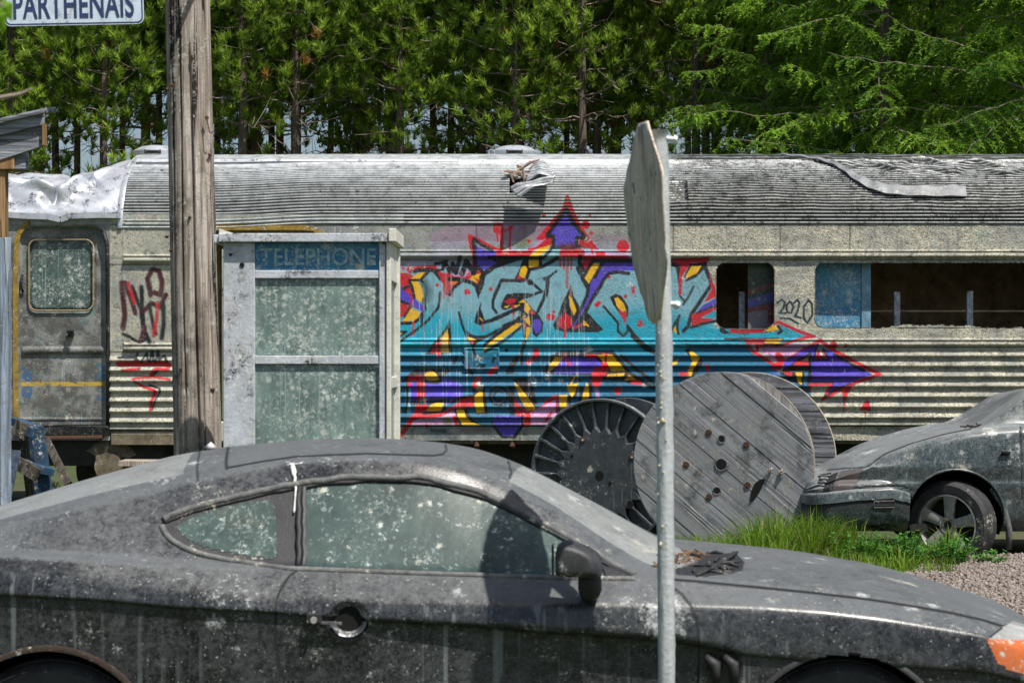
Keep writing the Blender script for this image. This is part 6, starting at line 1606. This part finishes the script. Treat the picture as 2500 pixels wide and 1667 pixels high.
    g.prism([(x + n2_[0] * w_ * .35 , z + n2_[1] * w_ * .35) for x, z, w_ in V] + [(x - n2_[0] * w_ * .8 , z - n2_[1] * w_ * .8) for x, z, w_ in V[::-1]], -.0345, -.02); g.build("rotted_gap", M['hole'], e, local=True)
    for px, py in ((1877, 1146), (1902, 1150)):
        x, z = at(px, py); g = MB()
        for k in range(14): a = RNG.uniform(0, 6.28); q = RNG.uniform(.01, .035); g.tube([(x, -.032, z), (x + math.cos(a) * q * .6, -.05 - RNG.random() * .02, z + math.sin(a) * q * .6), (x + math.cos(a) * q, -.036, z + math.sin(a) * q)], .004, 4, False)
        g.build("split_knot", M['spooledge'], e, local=True)
drum("wooden_cable_spool", "big grey wooden cable spool of diagonal boards, between the black reel and green car", (1765, 1133), 16.76, .775, R(-20), 1.02, big)
def black(e, zc, r, L):
    n1 = 26; A_ = []; NA, NR = 26 * 16, 26
    rs = np.concatenate([np.linspace(0, .56, 8), np.linspace(.575, .64, 7), np.linspace(.66, .93, 8), np.linspace(.95, 1.0, 3)]) * r
    V = []
    for i, rr in enumerate(rs):
        for k in range(NA):
            a = 2 * math.pi * k / NA; ph_ = (k / 16.0) % 1.0; rib = abs(ph_ - .5) * 2          # 1 at rib
            y = -.0
            f_ = rr / r; edge = .60 - .045 * math.cos((ph_ - .5) * math.pi)                     # scalloped inner edge
            inside = sstep(edge + .05 * rib, edge + .05 * rib + .03, f_) * (1 - sstep(.955, .965, f_))
            pocket = 1 - sstep(.72, .86, rib)
            y = .050 * inside * pocket + .006 * inside
            if f_ > .965: y = -.008
            V.append((rr * math.cos(a), y, rr * math.sin(a) + zc))
    NRr = len(rs); F_ = [(i * NA + k, i * NA + (k + 1) % NA, (i + 1) * NA + (k + 1) % NA, (i + 1) * NA + k) for i in range(NRr - 1) for k in range(NA)]
    mesh("front_flange", V, F_, M['reel'], e, local=True, smooth=True, auto=38)
    g = MB(); g.lathe([(r, -.008), (r + .006, -.004), (r + .006, .05), (r, .058), (0, .058)], 120, None, (0, 0, zc)); g.build("flange_rim", mat_plain("worn_reel_rim", (.16, .17, .18), .5, 0, .3, 30, .3), e, local=True, smooth=True, auto=40)
    g = MB(); g.tube([(0, .05, zc), (0, L - .05, zc)], r * .55, 48); g.build("reel_core", M['reel'], e, local=True, smooth=True, auto=40)
    g = MB(); g.lathe([(0, L - .05), (r, L - .05), (r + .004, L - .045), (r + .004, L), (0, L)], 100, None, (0, 0, zc)); g.build("back_flange", M['reel'], e, local=True, smooth=True, auto=40)
    pp = FPX / 17.9
    for px, py, rr in ((1464, 1163, .042), (1400, 1117, .015), (1488, 1182, .016), (1534, 1230, .03)):
        x, z = (px - 1464) / pp / .86, (1163 - py) / pp + zc; g = MB(); g.tube([(x, -.003, z), (x, .01, z)], rr, 24); g.build("spindle_hole", M['hole'], e, local=True)
    for px, py in ((1425, 1078), (1538, 1117)):
        x, z = (px - 1464) / pp / .86, (1163 - py) / pp + zc; g = MB(); g.lathe([(.026, .0), (.026, -.006), (.012, -.008), (0, -.008)], 20, None, (x, 0, z)); b_ = g.build("flange_bolt", M['rust'], e, local=True)
        g = MB(); g.tube([(x, -.006, z), (x, -.016, z)], [.010, .008], 8); g.build("bolt_tip", M['galv'], b_, local=True)
drum("plastic_cable_reel", "black plastic cable reel with ribbed flange leaning left of the big wooden spool", (1464, 1160), 17.9, .684, R(-27), .64, black)
# ---------------------------------------------------------------- wooden shed at the left edge
SD = 12.3; sh = empty("wooden_shed", tuple(P(-60, 878, SD) * np.array((1, 1, 0))), "corner of a silvery wooden shed with pitched board roof at the left edge", "shed")
def px3(px, py, d=SD): return P(px, py, d)
g = MB(); a = px3(-140, 338); b = px3(113, 272); g.plank(a, b, .02, .10 * 0 + .028, (0, 1, 0)); g = MB()
def quadbox(name, pts, y0, y1, mat, par=sh, bev=.003): g = MB(); g.prism([(P(x, y, SD)[0], P(x, y, SD)[2]) for x, y in pts], y0, y1); return g.build(name, mat, par, bevel=bev)
rf_ = empty("roof", tuple(sh.location)); rf_.parent = sh; rf_.location = (0, 0, 0)
quadbox("fascia_board", [(-160, 367), (-160, 404), (104, 318), (113, 300), (113, 358), (-160, 446)][0:1] + [(-160, 446), (108, 358), (108, 305)], SD - .03, SD, M['shedwood'], rf_)
quadbox("verge_board", [(-160, 340), (-160, 372), (113, 307), (113, 281)], SD - .06, SD - .03, M['shedwood'], rf_)
quadbox("end_block", [(108, 305), (108, 358), (113, 358), (113, 303)], SD - .062, SD + .02, M['rawwood'], rf_)
for k in range(7):
    t0, t1 = k / 7, (k + 1) / 7 - .012; g = MB(); z_ = .012 * (k % 2)
    yy0, yy1 = SD - .09 + t0 * .42, SD - .09 + t1 * .42
    for (x, y) in ((0, 0),): pass
    a0, a1 = P(-160, 336, SD), P(113, 274, SD); up_z = .065
    V_ = [(a0[0], yy0, a0[2] + t0 * up_z + z_), (a1[0], yy0, a1[2] + t0 * up_z + z_), (a1[0], yy1, a1[2] + t1 * up_z + z_), (a0[0], yy1, a0[2] + t1 * up_z + z_)]
    V_ += [(x, y, z - .02) for x, y, z in V_]; g.add(V_, [(0, 1, 2, 3), (7, 6, 5, 4), (0, 4, 5, 1), (1, 5, 6, 2), (2, 6, 7, 3), (3, 7, 4, 0)]); g.build("roof_board", M['shedwood'], rf_, bevel=.003)
quadbox("rafter_end", [(-40, 395), (-40, 414), (62, 413), (62, 370), (38, 378)], SD + .0, SD + .10, M['shedwood'])
quadbox("lintel", [(-160, 398), (-160, 416), (36, 414), (36, 384)], SD - .02, SD + .12, M['rawwood'])
quadbox("corner_post", [(-14, 414), (11, 414), (11, 590), (-14, 590)], SD - .0, SD + .1, M['rawwood'])
for k in range(5):
    x0 = 29 - 26 * (k + 1); quadbox("wall_board", [(x0, 582 + 3 * (k % 2)), (x0 + 25, 580), (x0 + 27, 1660), (x0 + 2, 1660)], SD - .035 + .006 * (k % 2), SD - .012, M['shedboard'])
g = MB(); g.box((P(-200, 0, SD)[0], SD + .1, 0), (P(-30, 0, SD + 1.6)[0], SD + 1.6, 2.7)); g.build("side_wall", M['shedboard'], sh)
# ---------------------------------------------------------------- blue plank trestle and loose boards
tr = empty("broken_trestle", tuple(P(90, 1200, 13.4) * np.array((1, 1, 0))), "broken trestle of old planks with flaking blue paint by the shed wall", "trestle")
def pk(name, a, b, w, t, mat, d0=13.4, d1=13.4, up=(0, 1, 0)): g = MB(); g.plank(P(*a, d0), P(*b, d1), w, t, up); return g.build(name, mat, tr, bevel=.003)
pk("leg", (54, 1040), (78, 1235), .05, .06, M['darkwood']); pk("leg", (92, 1050), (118, 1240), .08, .06, M['bluewood'], 13.35, 13.3); pk("leg", (68, 1045), (96, 1235), .06, .05, M['bluewood'], 13.6, 13.7)
pk("cross_board", (36, 1040), (72, 1062), .10, .03, M['darkwood'], 13.25, 13.2); pk("cross_board", (36, 1028), (88, 1048), .05, .12, M['bluewood'], 13.5, 13.3); pk("cross_board", (44, 1130), (92, 1160), .09, .03, M['darkwood'], 13.22, 13.12); pk("cross_board", (50, 1122), (112, 1150), .05, .13, M['bluewood'], 13.45, 13.2)
pk("cross_board", (70, 1052), (88, 1058), .07, .05, M['bluewood'], 13.18, 13.16)
g = MB(); g.plank(P(112, 1072, 14.2), P(168, 1182, 13.9), .055, .03, (0, 1, 0)); tag(g.build("leaning_plank", M['darkwood'], bevel=.003), "thin dark mossy plank leaning right of the blue trestle", "plank")
g = MB(); g.plank(P(38, 1100, 12.9), P(10, 1230, 12.7), .07, .025, (0, 1, 0)); tag(g.build("leaning_plank", M['shedboard'], bevel=.003), "pale grey-blue plank leaning against the foot of the shed wall", "plank")
g = MB(); g.plank(P(298, 1129, 18.6), P(420, 1130, 18.6), .35, .05); tag(g.build("loose_board", M['spooledge'], bevel=.003), "pale board lying on blocks in the shadow under the carriage", "board")
g = MB(); g.plank(P(100, 1068, 19.8), P(250, 1066, 19.9), .03, .03); tag(g.build("loose_pipe", M['rust'], bevel=.003), "thin rusty bar hanging below the carriage door sill", "bar")
# ---------------------------------------------------------------- ground
def gmat():
    m = Mat("grassy_dirt"); n = m.noise(.7, 6, .7); f = m.noise(14, 5, .7)
    c = m.ramp(n, [(.35, (.05, .055, .018)), (.5, (.055, .085, .02)), (.65, (.10, .085, .05))]); c = m.mix(m.mul(m.step(f, .4, .7), .5), c, (.03, .035, .012)); return m.finish(c, .95, 0, f, .6, .05)
M['ground'] = gmat()
xs = np.concatenate([[-900, -300, -90], np.linspace(-30, 30, 121), [90, 300, 900]]); ys = np.concatenate([[-60, -20], np.linspace(0, 60, 121), [120, 400, 1500]])
GX, GY = np.meshgrid(xs, ys); GZ = .06 * (fbm(GX * .7 + 50, GY * .7 + 50, 3, 5) - .47); GZ = np.where(GY > 26, GZ - .0, GZ) - .03
o = mesh("ground", np.stack([GX, GY, GZ], -1), gridfaces(len(ys), len(xs)), M['ground'], None, smooth=True); tag(o, kind="structure")
def grav():
    m = Mat("gravel_bed"); f = m.noise(45, 4, .7); c = m.ramp(f, [(.3, (.10, .075, .06)), (.7, (.30, .24, .20))]); return m.finish(c, .95, 0, f, .8, .02)
gp = [(1.9, 11.5), (6.5, 11.5), (8.5, 16.3), (4.4, 16.45), (3.75, 16.2), (3.2, 15.6), (2.9, 14.8), (2.2, 13.2)]
o = mesh("gravel_bed", [(x, y, .012) for x, y in gp], [tuple(range(len(gp)))], grav(), None); tag(o, kind="structure")
# loose stones
gx_ = RNG.uniform(1.9, 6.0, 60000); gy_ = RNG.uniform(11.5, 16.5, 60000); ins = inpoly(gx_, gy_, gp) & (gx_ < gy_ * .275 + .3); gx_, gy_ = gx_[ins][:15000], gy_[ins][:15000]
base = np.array([(0, 0, 1), (.9, 0, .1), (.25, .85, 0), (-.7, .5, .1), (-.7, -.55, 0), (.3, -.85, .1), (0, 0, -.8)]); bf_ = np.array([(0, 1, 2), (0, 2, 3), (0, 3, 4), (0, 4, 5), (0, 5, 1), (6, 2, 1), (6, 3, 2), (6, 4, 3), (6, 5, 4), (6, 1, 5)])
n = len(gx_); V_ = np.zeros((n, 7, 3)); a = RNG.uniform(0, 6.28, n); s = RNG.uniform(.006, .024, n)
jit = base[None] * (1 + RNG.normal(size=(n, 7, 3)) * .25); jx = jit[..., 0] * np.cos(a)[:, None] - jit[..., 1] * np.sin(a)[:, None]; jy = jit[..., 0] * np.sin(a)[:, None] + jit[..., 1] * np.cos(a)[:, None]
V_[..., 0] = gx_[:, None] + jx * s[:, None]; V_[..., 1] = gy_[:, None] + jy * s[:, None]; V_[..., 2] = .012 + s[:, None] * .35 + jit[..., 2] * s[:, None] * .7
sm = Mat("crushed_stone"); c = sm.ramp(sm.vor(55, out=1), [(0, (.085, .065, .055)), (.5, (.20, .165, .14)), (1, (.38, .34, .30))]); sm.finish(c, .9, 0, sm.noise(120), .3, .004)
o = mesh("gravel_stones", V_.reshape(-1, 3), (bf_[None] + np.arange(n)[:, None, None] * 7).reshape(-1, 3), sm.m); tag(o, "pinkish grey crushed stones spread on the ground before the green car", "gravel", kind="stuff")
# ---------------------------------------------------------------- leaf-shaped face swarms
def swarm(name, base, dirs, L, W, mat, parent=None, tint=None, bend=.0, local=True, kind=None, segs=1):
    """one tapered blade per base point; segs=2 makes it bend downwards at the tip"""
    n = len(base); d = dirs / (np.linalg.norm(dirs, axis=1, keepdims=True) + 1e-9); r = RNG.normal(size=(n, 3)); s = np.cross(d, r); s /= np.linalg.norm(s, axis=1, keepdims=True) + 1e-9
    L = np.broadcast_to(L, n)[:, None]; W = np.broadcast_to(W, n)[:, None]
    if segs == 1: V = np.stack([base - s * W / 2, base + s * W / 2, base + d * L], 1); F = np.arange(n * 3).reshape(n, 3); per = 3
    else:
        m = base + d * L * .55; t = base + d * L * (1 - bend * .3); t[:, 2] -= (bend * L[:, 0]); m[:, 2] -= bend * L[:, 0] * .18
        V = np.stack([base - s * W / 2, base + s * W / 2, m + s * W * .42, m - s * W * .42, t], 1); i = np.arange(n)[:, None] * 5
        F = np.concatenate([i + np.array([[0, 1, 2]]), i + np.array([[0, 2, 3]]), i + np.array([[3, 2, 4]])]); per = 5
    o = mesh(name, V.reshape(-1, 3), F, mat, parent, local=local)
    if tint is None: tint = RNG.random(n)
    tt = np.repeat(tint, per); a = o.data.attributes.new("tint", 'FLOAT', 'POINT'); a.data.foreach_set("value", tt.astype(np.float32)); return o
# ---------------------------------------------------------------- pines
def make_pine(seed):
    rg = np.random.default_rng(seed); e = empty("pine_tree", (0, 0, 0)); del e["_org"]
    H = 14.0; tr = MB(); bx_, by_ = rg.normal() * .15, rg.normal() * .1
    tr.tube([(bx_ * math.sin(z * .3), by_ * math.sin(z * .25), z) for z in np.linspace(0, H, 16)], list(np.interp(np.linspace(0, H, 16), [0, 1, H], [.12, .095, .02])), 10)
    tr.build("trunk", M['bark'], e, smooth=True, local=True)
    tw = MB(); B = []; D = []; Tn = []
    for z in np.arange(2.6, H - .3, .36):
        f = np.interp(z, [2.6, 4.5, 6.0, 9, H], [.45, .8, 1.0, .9, .25]); nb = rg.integers(4, 7) if z > 5.3 else rg.integers(1, 3); a0 = rg.uniform(0, 6.28)
        for k in range(nb):
            a = a0 + k * 6.28 / nb + rg.normal() * .25; L = f * rg.uniform(.8, 1.45); dead = z < 5.5 + rg.normal() * .75
            if dead: L *= .8
            p = np.array((bx_ * math.sin(z * .3), by_ * math.sin(z * .25), z)); up = rg.uniform(-.05, .30); pts = [p]
            for q in range(1, 6): t = q / 5; pts.append(p + np.array((math.cos(a) * L * t, math.sin(a) * L * t, L * (up * t + (.28 if not dead else -.1) * t * t) + rg.normal() * .03)))
            tw.tube(pts, [.016, .013, .010, .008, .005, .003], 4, False)
            if dead:
                for q in range(3):
                    b = pts[2 + q % 3]; dd = rg.normal(size=3) * .2; tw.tube([b, b + dd * .6 + np.array((0, 0, -.03)), b + dd], [.006, .005, .002], 3, False)
                if rg.random() < .80: continue
            nt = int(4 + L * 8)
            for q in range(nt):
                t = rg.uniform(.30, 1.02); i = min(int(t * 5), 4); b = pts[i] + (pts[min(i + 1, 5)] - pts[i]) * (t * 5 - i)
                side = rg.normal(size=3) * np.array((.26, .26, .13)) * (1.2 - t * .4); tip = b + side + np.array((0, 0, .07)); ax = np.array((math.cos(a) * .35, math.sin(a) * .35, .9)) + rg.normal(size=3) * .35; ax /= np.linalg.norm(ax)
                if rg.random() < .2: tw.tube([b, (b + tip) / 2 - np.array((0, 0, .02)), tip], [.007, .006, .004], 3, False)
                tl = rg.uniform(.10, .20); m = 40; s = rg.random(m); bb = tip[None] + ax[None] * (s * tl)[:, None]
                rd_ = rg.normal(size=(m, 3)); rd_ -= (rd_ @ ax)[:, None] * ax[None]; rd_ /= np.linalg.norm(rd_, axis=1, keepdims=True); dd = rd_ * .75 + ax[None] * (.55 + s[:, None] * .6)
                B.append(bb); D.append(dd); tn = np.clip(rg.normal() * .22 + .28, 0, 1); Tn.append(np.clip(tn + s * .5, 0, 1) if rg.random() > .007 else np.full(m, 2.0))
    tw.build("branches", M['twig'], e, local=True)
    B = np.concatenate(B); D = np.concatenate(D); Tn = np.concatenate(Tn)
    swarm("crown", B, D, RNG.uniform(.10, .18, len(B)), .024, M['needle'], e, Tn); return e
def clone(root, loc, rz, sc=1.0):
    r = root.copy(); S.collection.objects.link(r); r.location = loc; r.rotation_euler = (0, 0, rz); r.scale = (sc, sc, sc)
    for ch in list(root.children): c = ch.copy(); S.collection.objects.link(c); c.parent = r
    return r
PG = "red pines of the plantation behind the carriage"
pines = [make_pine(100 + k) for k in range(5)]; spots = []
for row in range(6):
    y = 33.5 + row * 2.1; half = y * .27 + 1.2; x = -half + RNG.uniform(0, 1.2)
    while x < half:
        if not (row < 1 and x > 7): spots.append((x + RNG.normal() * .25, y + RNG.normal() * .35))
        x += 1.25 + RNG.random() * .6 + (.12 * row)
SEENP = set()
rown = ["front row", "second row", "third row", "fourth row"]
for i, (x, y) in enumerate(spots):
    o = pines[i] if i < 5 else clone(pines[int(RNG.integers(5))], (0, 0, 0), 0)
    o.location = (x, y, -.05 - .2 * RNG.random()); o.rotation_euler = (0, 0, RNG.uniform(0, 6.28)); s = RNG.uniform(.9, 1.08); o.scale = (s, s, s * RNG.uniform(.95, 1.06) * (1.0 if y < 35 else 1.08 if y < 37.2 else 1.22))
    px_ = CX + x * FPX / y; LM = ((-200, "the shed roof"), (180, "the street-name plate"), (450, "the utility pole"), (740, "the phone booth"), (1000, "the gap between booth and roof vent"), (1256, "the middle roof vent"), (1420, "the graffiti's top arrow"), (1580, "the eight-sided sign"), (1820, "the small carriage window"), (2060, "the loose roof strip"), (2300, "the wide carriage window"), (2600, "the right edge"))
    k_ = min(LM, key=lambda q: abs(q[0] - px_)); key = (y < 34.6, y < 36.7, k_[1], px_ < k_[0]); lb = None
    if y < 36.7 and key not in SEENP: SEENP.add(key); lb = "pine in the " + ("front row" if key[0] else "second row") + ", trunk just " + ("left" if key[3] else "right") + " of " + k_[1]
    tag(o, lb or "tall pine deeper in the plantation behind the carriage, mostly hidden by the trees before it", "pine tree", PG)
# ---------------------------------------------------------------- larches on the right
def make_larch(seed):
    rg = np.random.default_rng(seed); e = empty("larch_tree", (0, 0, 0)); del e["_org"]; H = 12.5
    tr = MB(); tr.tube([(0, 0, z) for z in np.linspace(0, H, 10)], list(np.interp(np.linspace(0, H, 10), [0, 1, H], [.2, .16, .02])), 10); tr.build("trunk", M['bark'], e, smooth=True, local=True)
    tw = MB(); B = []; D = []; Tn = []
    for z in np.arange(2.2, H - .2, .21):
        f = np.interp(z, [2, 5, H], [1.0, 1.0, .12]); nb = rg.integers(3, 6)
        for k in range(nb):
            a = rg.uniform(0, 6.28); L = f * rg.uniform(1.6, 3.2); n = 14; pts = []
            up = rg.uniform(-.15, .6); bw = rg.normal() * .25
            for q in range(n): t = q / (n - 1); pts.append(np.array((math.cos(a) * L * t, math.sin(a) * L * t, z + L * (up * t - .42 * t * t + .16 * t ** 4) + rg.normal() * .03)) + np.array((-math.sin(a), math.cos(a), 0)) * bw * L * t * t)
            tw.tube(pts, list(np.linspace(.015, .002, n)), 3, False); br = np.clip(rg.normal() * .25 + .45, 0, 1)
            for q in range(3, n):
                for s in (-1, 1):
                    for rep in range(2):
                        if rg.random() < .15: continue
                        l = (.62 * (1 - .55 * q / n)) * rg.uniform(.5, 1.1) * min(1, L / 2); sd = np.array((-math.sin(a) * s, math.cos(a) * s, 0)) + np.array((math.cos(a), math.sin(a), 0)) * rg.uniform(.2, .9) + np.array((0, 0, rg.uniform(-.5, .1))); sd /= np.linalg.norm(sd)
                        m = 30; tt = np.linspace(.05, 1, m); p0 = pts[q] - (pts[q] - pts[q - 1]) * rg.random(); bb = p0[None] + sd[None] * (tt * l)[:, None]; bb[:, 2] -= (.2 + .5 * rg.random()) * l * tt ** 2 * 1.3
                        rr = rg.normal(size=(m, 3)); rr[:, 2] *= .6; dd = rr * .75 + sd[None] * .9; dd[:, 2] -= .1
                        B.append(bb); D.append(dd); Tn.append(np.clip(br + tt * .35 + rg.normal(size=m) * .08, 0, 1))
    tw.build("branches", M['twig'], e, local=True); B = np.concatenate(B); D = np.concatenate(D); Tn = np.concatenate(Tn)
    swarm("crown", B, D, RNG.uniform(.04, .085, len(B)), .020, M['larch'], e, Tn); return e
lar = [make_larch(300), make_larch(301)]
for i, (x, y, s, lb) in enumerate(((5.55, 29.6, .95, "feathery bright green larch rising behind the middle of the right-hand roof"), (7.6, 28.2, 1.05, "brightest feathery larch, nearest the right edge of the picture"), (4.1, 31.8, .85, "smaller larch with drooping sprays at the edge of the pines"), (6.7, 31.5, 1.1, "shaded larch standing between and behind the two brighter ones"), (9.1, 30.5, 1.15, "larch half cut off by the right edge, behind the brightest one"))):
    o = lar[i] if i < 2 else clone(lar[i % 2], (0, 0, 0), 0)
    o.location = (x, y, -.1); o.rotation_euler = (0, 0, RNG.uniform(0, 6.28)); o.scale = (s, s, s); tag(o, lb, "larch tree", "larches behind the right of the carriage")
# ---------------------------------------------------------------- grass and weeds
def gz_at(x, y): return -.03
def grasspatch(name, label, regions, mat, W=.006, group=None):
    B = []; D = []; Ls = []; T_ = []
    for (x0, x1, y0, y1, n, h, lean) in regions:
        nt = max(1, n // 26); cx_ = RNG.uniform(x0, x1, nt); cy_ = RNG.uniform(y0, y1, nt)
        for a, b in zip(cx_, cy_):
            m = 26; p = np.stack([a + RNG.normal(size=m) * .035, b + RNG.normal(size=m) * .035, np.full(m, -.02)], 1); l = h * (.10 + 1.7 * float(fbm(np.array([a * 3.1 + 40]), np.array([b * 3.1]), 2, 8)[0])) * RNG.uniform(.5, 1.15) * RNG.uniform(.6, 1.0, m); q = RNG.normal(size=(m, 3)) * .28 + np.array((lean, 0, 1)); q[:, 2] = 1
            B.append(p); D.append(q); Ls.append(l); tn = RNG.random() * .75 - .15; T_.append(np.where(RNG.random(m) < .09, 2.0, np.clip(tn + RNG.random(m) * .4, 0, 1)))
    o = swarm(name, np.concatenate(B), np.concatenate(D), np.concatenate(Ls), W, mat, None, np.concatenate(T_), bend=.30, segs=2, local=False)
    tag(o, label, "grass", kind="stuff"); return o
M['blade'] = M['blade']
grasspatch("tall_grass", "tall bright green grass growing in front of the spools and under the green car's bumper",
    [(.85, 1.8, 15.6, 16.5, 2800, .44, 0), (1.4, 2.3, 15.3, 16.3, 3800, .46, .05), (1.9, 2.4, 15.5, 16.0, 2000, .74, .0), (2.3, 3.3, 15.4, 16.1, 3000, .36, .1), (2.42, 2.72, 15.7, 16.0, 1300, .62, -.1), (2.9, 3.0, 15.8, 16.1, 260, .55, .0), (1.0, 3.3, 14.9, 15.6, 3200, .42, 0), (3.0, 3.55, 15.7, 16.05, 1200, .5, .1), (3.15, 3.4, 16.0, 16.2, 120, .75, 0)], M['blade'], .0058)
grasspatch("left_grass", "bright grass at the foot of the blue trestle and shed", [(-3.6, -3.0, 12.9, 14.6, 1800, .34, 0), (-3.05, -2.2, 14.0, 16.5, 1300, .40, 0), (-3.5, -2.0, 16.5, 18.5, 900, .40, 0)], M['blade'], .006)
grasspatch("far_grass", "thin grass beneath the carriage and behind the reels", [(-.6, .9, 18.0, 19.6, 2600, .34, 0), (-4.5, 4.5, 20.5, 24.5, 3500, .3, 0), (-.4, .6, 16.9, 18.2, 1500, .36, 0), (-6, 8, 24, 32, 3000, .4, 0)], M['blade'], .010)
def weedclump(cx, cy, n, h, w, label, mat=None, name="weed"):
    e = empty(name, (cx, cy, 0), label, "weed"); del e["_org"]; st = MB(); V = []; F = []; T_ = []
    for k in range(n):
        a = RNG.uniform(0, 6.28); r = RNG.random() * w; b = np.array((math.cos(a) * r * .6, math.sin(a) * r * .6, -.02)); t = b + np.array((math.cos(a) * r * .6, math.sin(a) * r * .6, h * RNG.uniform(.5, 1))); st.tube([b, (b + t) / 2 + np.array((0, 0, .02)), t], [.004, .003, .002], 4, False)
        for q in range(RNG.integers(7, 13)):
            u = RNG.uniform(.3, 1); p = b + (t - b) * u; an = RNG.uniform(0, 6.28); l = RNG.uniform(.025, .055); d = np.array((math.cos(an), math.sin(an), RNG.uniform(-.2, .6))); d /= np.linalg.norm(d); s = np.cross(d, (0, 0, 1)); s /= np.linalg.norm(s) + 1e-9
            i = len(V); V += [p, p + d * l * .5 + s * l * .32, p + d * l, p + d * l * .5 - s * l * .32]; F.append((i, i + 1, i + 2, i + 3)); T_ += [RNG.random()] * 4
    st.build("stems", M['twig'] if False else M['weed'], e, local=True); o = mesh("leaves", V, F, mat or M['weed'], e, local=True); at_ = o.data.attributes.new("tint", 'FLOAT', 'POINT'); at_.data.foreach_set("value", np.array(T_, np.float32)); return e
for c in ((3.05, 15.55, 70, .30, .26, "broad-leaved weed low in the grass in front of the green car's wheel arch"), (3.42, 15.62, 60, .26, .24, "leafy weed touching the green car's front tyre"), (2.72, 15.6, 40, .28, .2, "small leafy weed left of the others under the bumper"), (3.75, 15.75, 26, .13, .18, "low sprig of weed at the edge of the gravel by the wheel")): weedclump(*c)
weedclump(.25, 18.6, 60, .50, .30, "light green weed behind the coupe's roof and left of the black reel"); weedclump(-.1, 18.9, 40, .42, .26, "low weed in the shade of the carriage, left of the black reel")
for k, (x, y, h) in enumerate(((-2.95, 15.2, .55), (-2.72, 15.4, .48), (-2.50, 15.6, .42))): weedclump(x, y, 6, h, .08, ("tallest thin stalked weed right of the leaning plank", "middle thin weed stalk under the carriage door", "smallest thin weed stalk nearest the loose board")[k])
g = MB()
for k in range(9):
    b = np.array((-2.9 + .11 * k, 15.9 + RNG.random() * .4, -.02)); t = b + np.array((RNG.normal() * .10, 0, RNG.uniform(.35, .6))); g.tube([b, (b + t) / 2 + np.array((RNG.normal() * .03, 0, 0)), t, t + np.array((RNG.normal() * .04, 0, -.03))], .003, 3, False)
tag(g.build("dry_stalks", M['twig']), "dead dry stalks in the dark gap beneath the carriage door", "dry weeds", kind="stuff")
# blurred leafy twig close to the lens at the top left, pale twig below it
br = empty("leafy_twig", tuple(P(-30, -10, 3.2)), "out-of-focus bright yellow-green leaves poking in at the top left corner", "twig"); V = []; F = []
for cx_, cy_, l, an in ((0, 20, .045, -1.3), (16, 14, .040, -.9), (-8, 40, .045, -1.9), (-14, 10, .05, -2.6), (2, 36, .04, -1.0)):
    p = P(cx_ - 12, cy_ - 16, 3.2); d = np.array((math.cos(an) * .55, .15, math.sin(an))); d /= np.linalg.norm(d); s = np.array((d[2], .2, -d[0])); i = len(V); w_ = l * .36
    V += [p, p + d * l * .35 + s * w_, p + d * l, p + d * l * .35 - s * w_, p + d * l * .4 + np.array((0, -.006, 0))]; F += [(i, i + 1, i + 4), (i + 1, i + 2, i + 4), (i + 2, i + 3, i + 4), (i + 3, i, i + 4)]
o = mesh("leaves", V, F, M['leafy'], br); at_ = o.data.attributes.new("tint", 'FLOAT', 'POINT'); at_.data.foreach_set("value", RNG.random(len(V)).astype(np.float32))
g = MB(); g.tube([P(-60, -60, 3.25), P(-20, -5, 3.2), P(14, 22, 3.2)], [.006, .004, .002], 6); g.build("stem", M['twig'], br)
g = MB(); g.tube([P(-40, 246, 4.0), P(20, 236, 4.0), P(50, 230, 4.0), P(76, 218, 4.0)], [.004, .005, .004, .002], 6); tag(g.build("bare_twig", M['twig']), "blurred pale bare twig at the left edge above the shed roof", "twig")
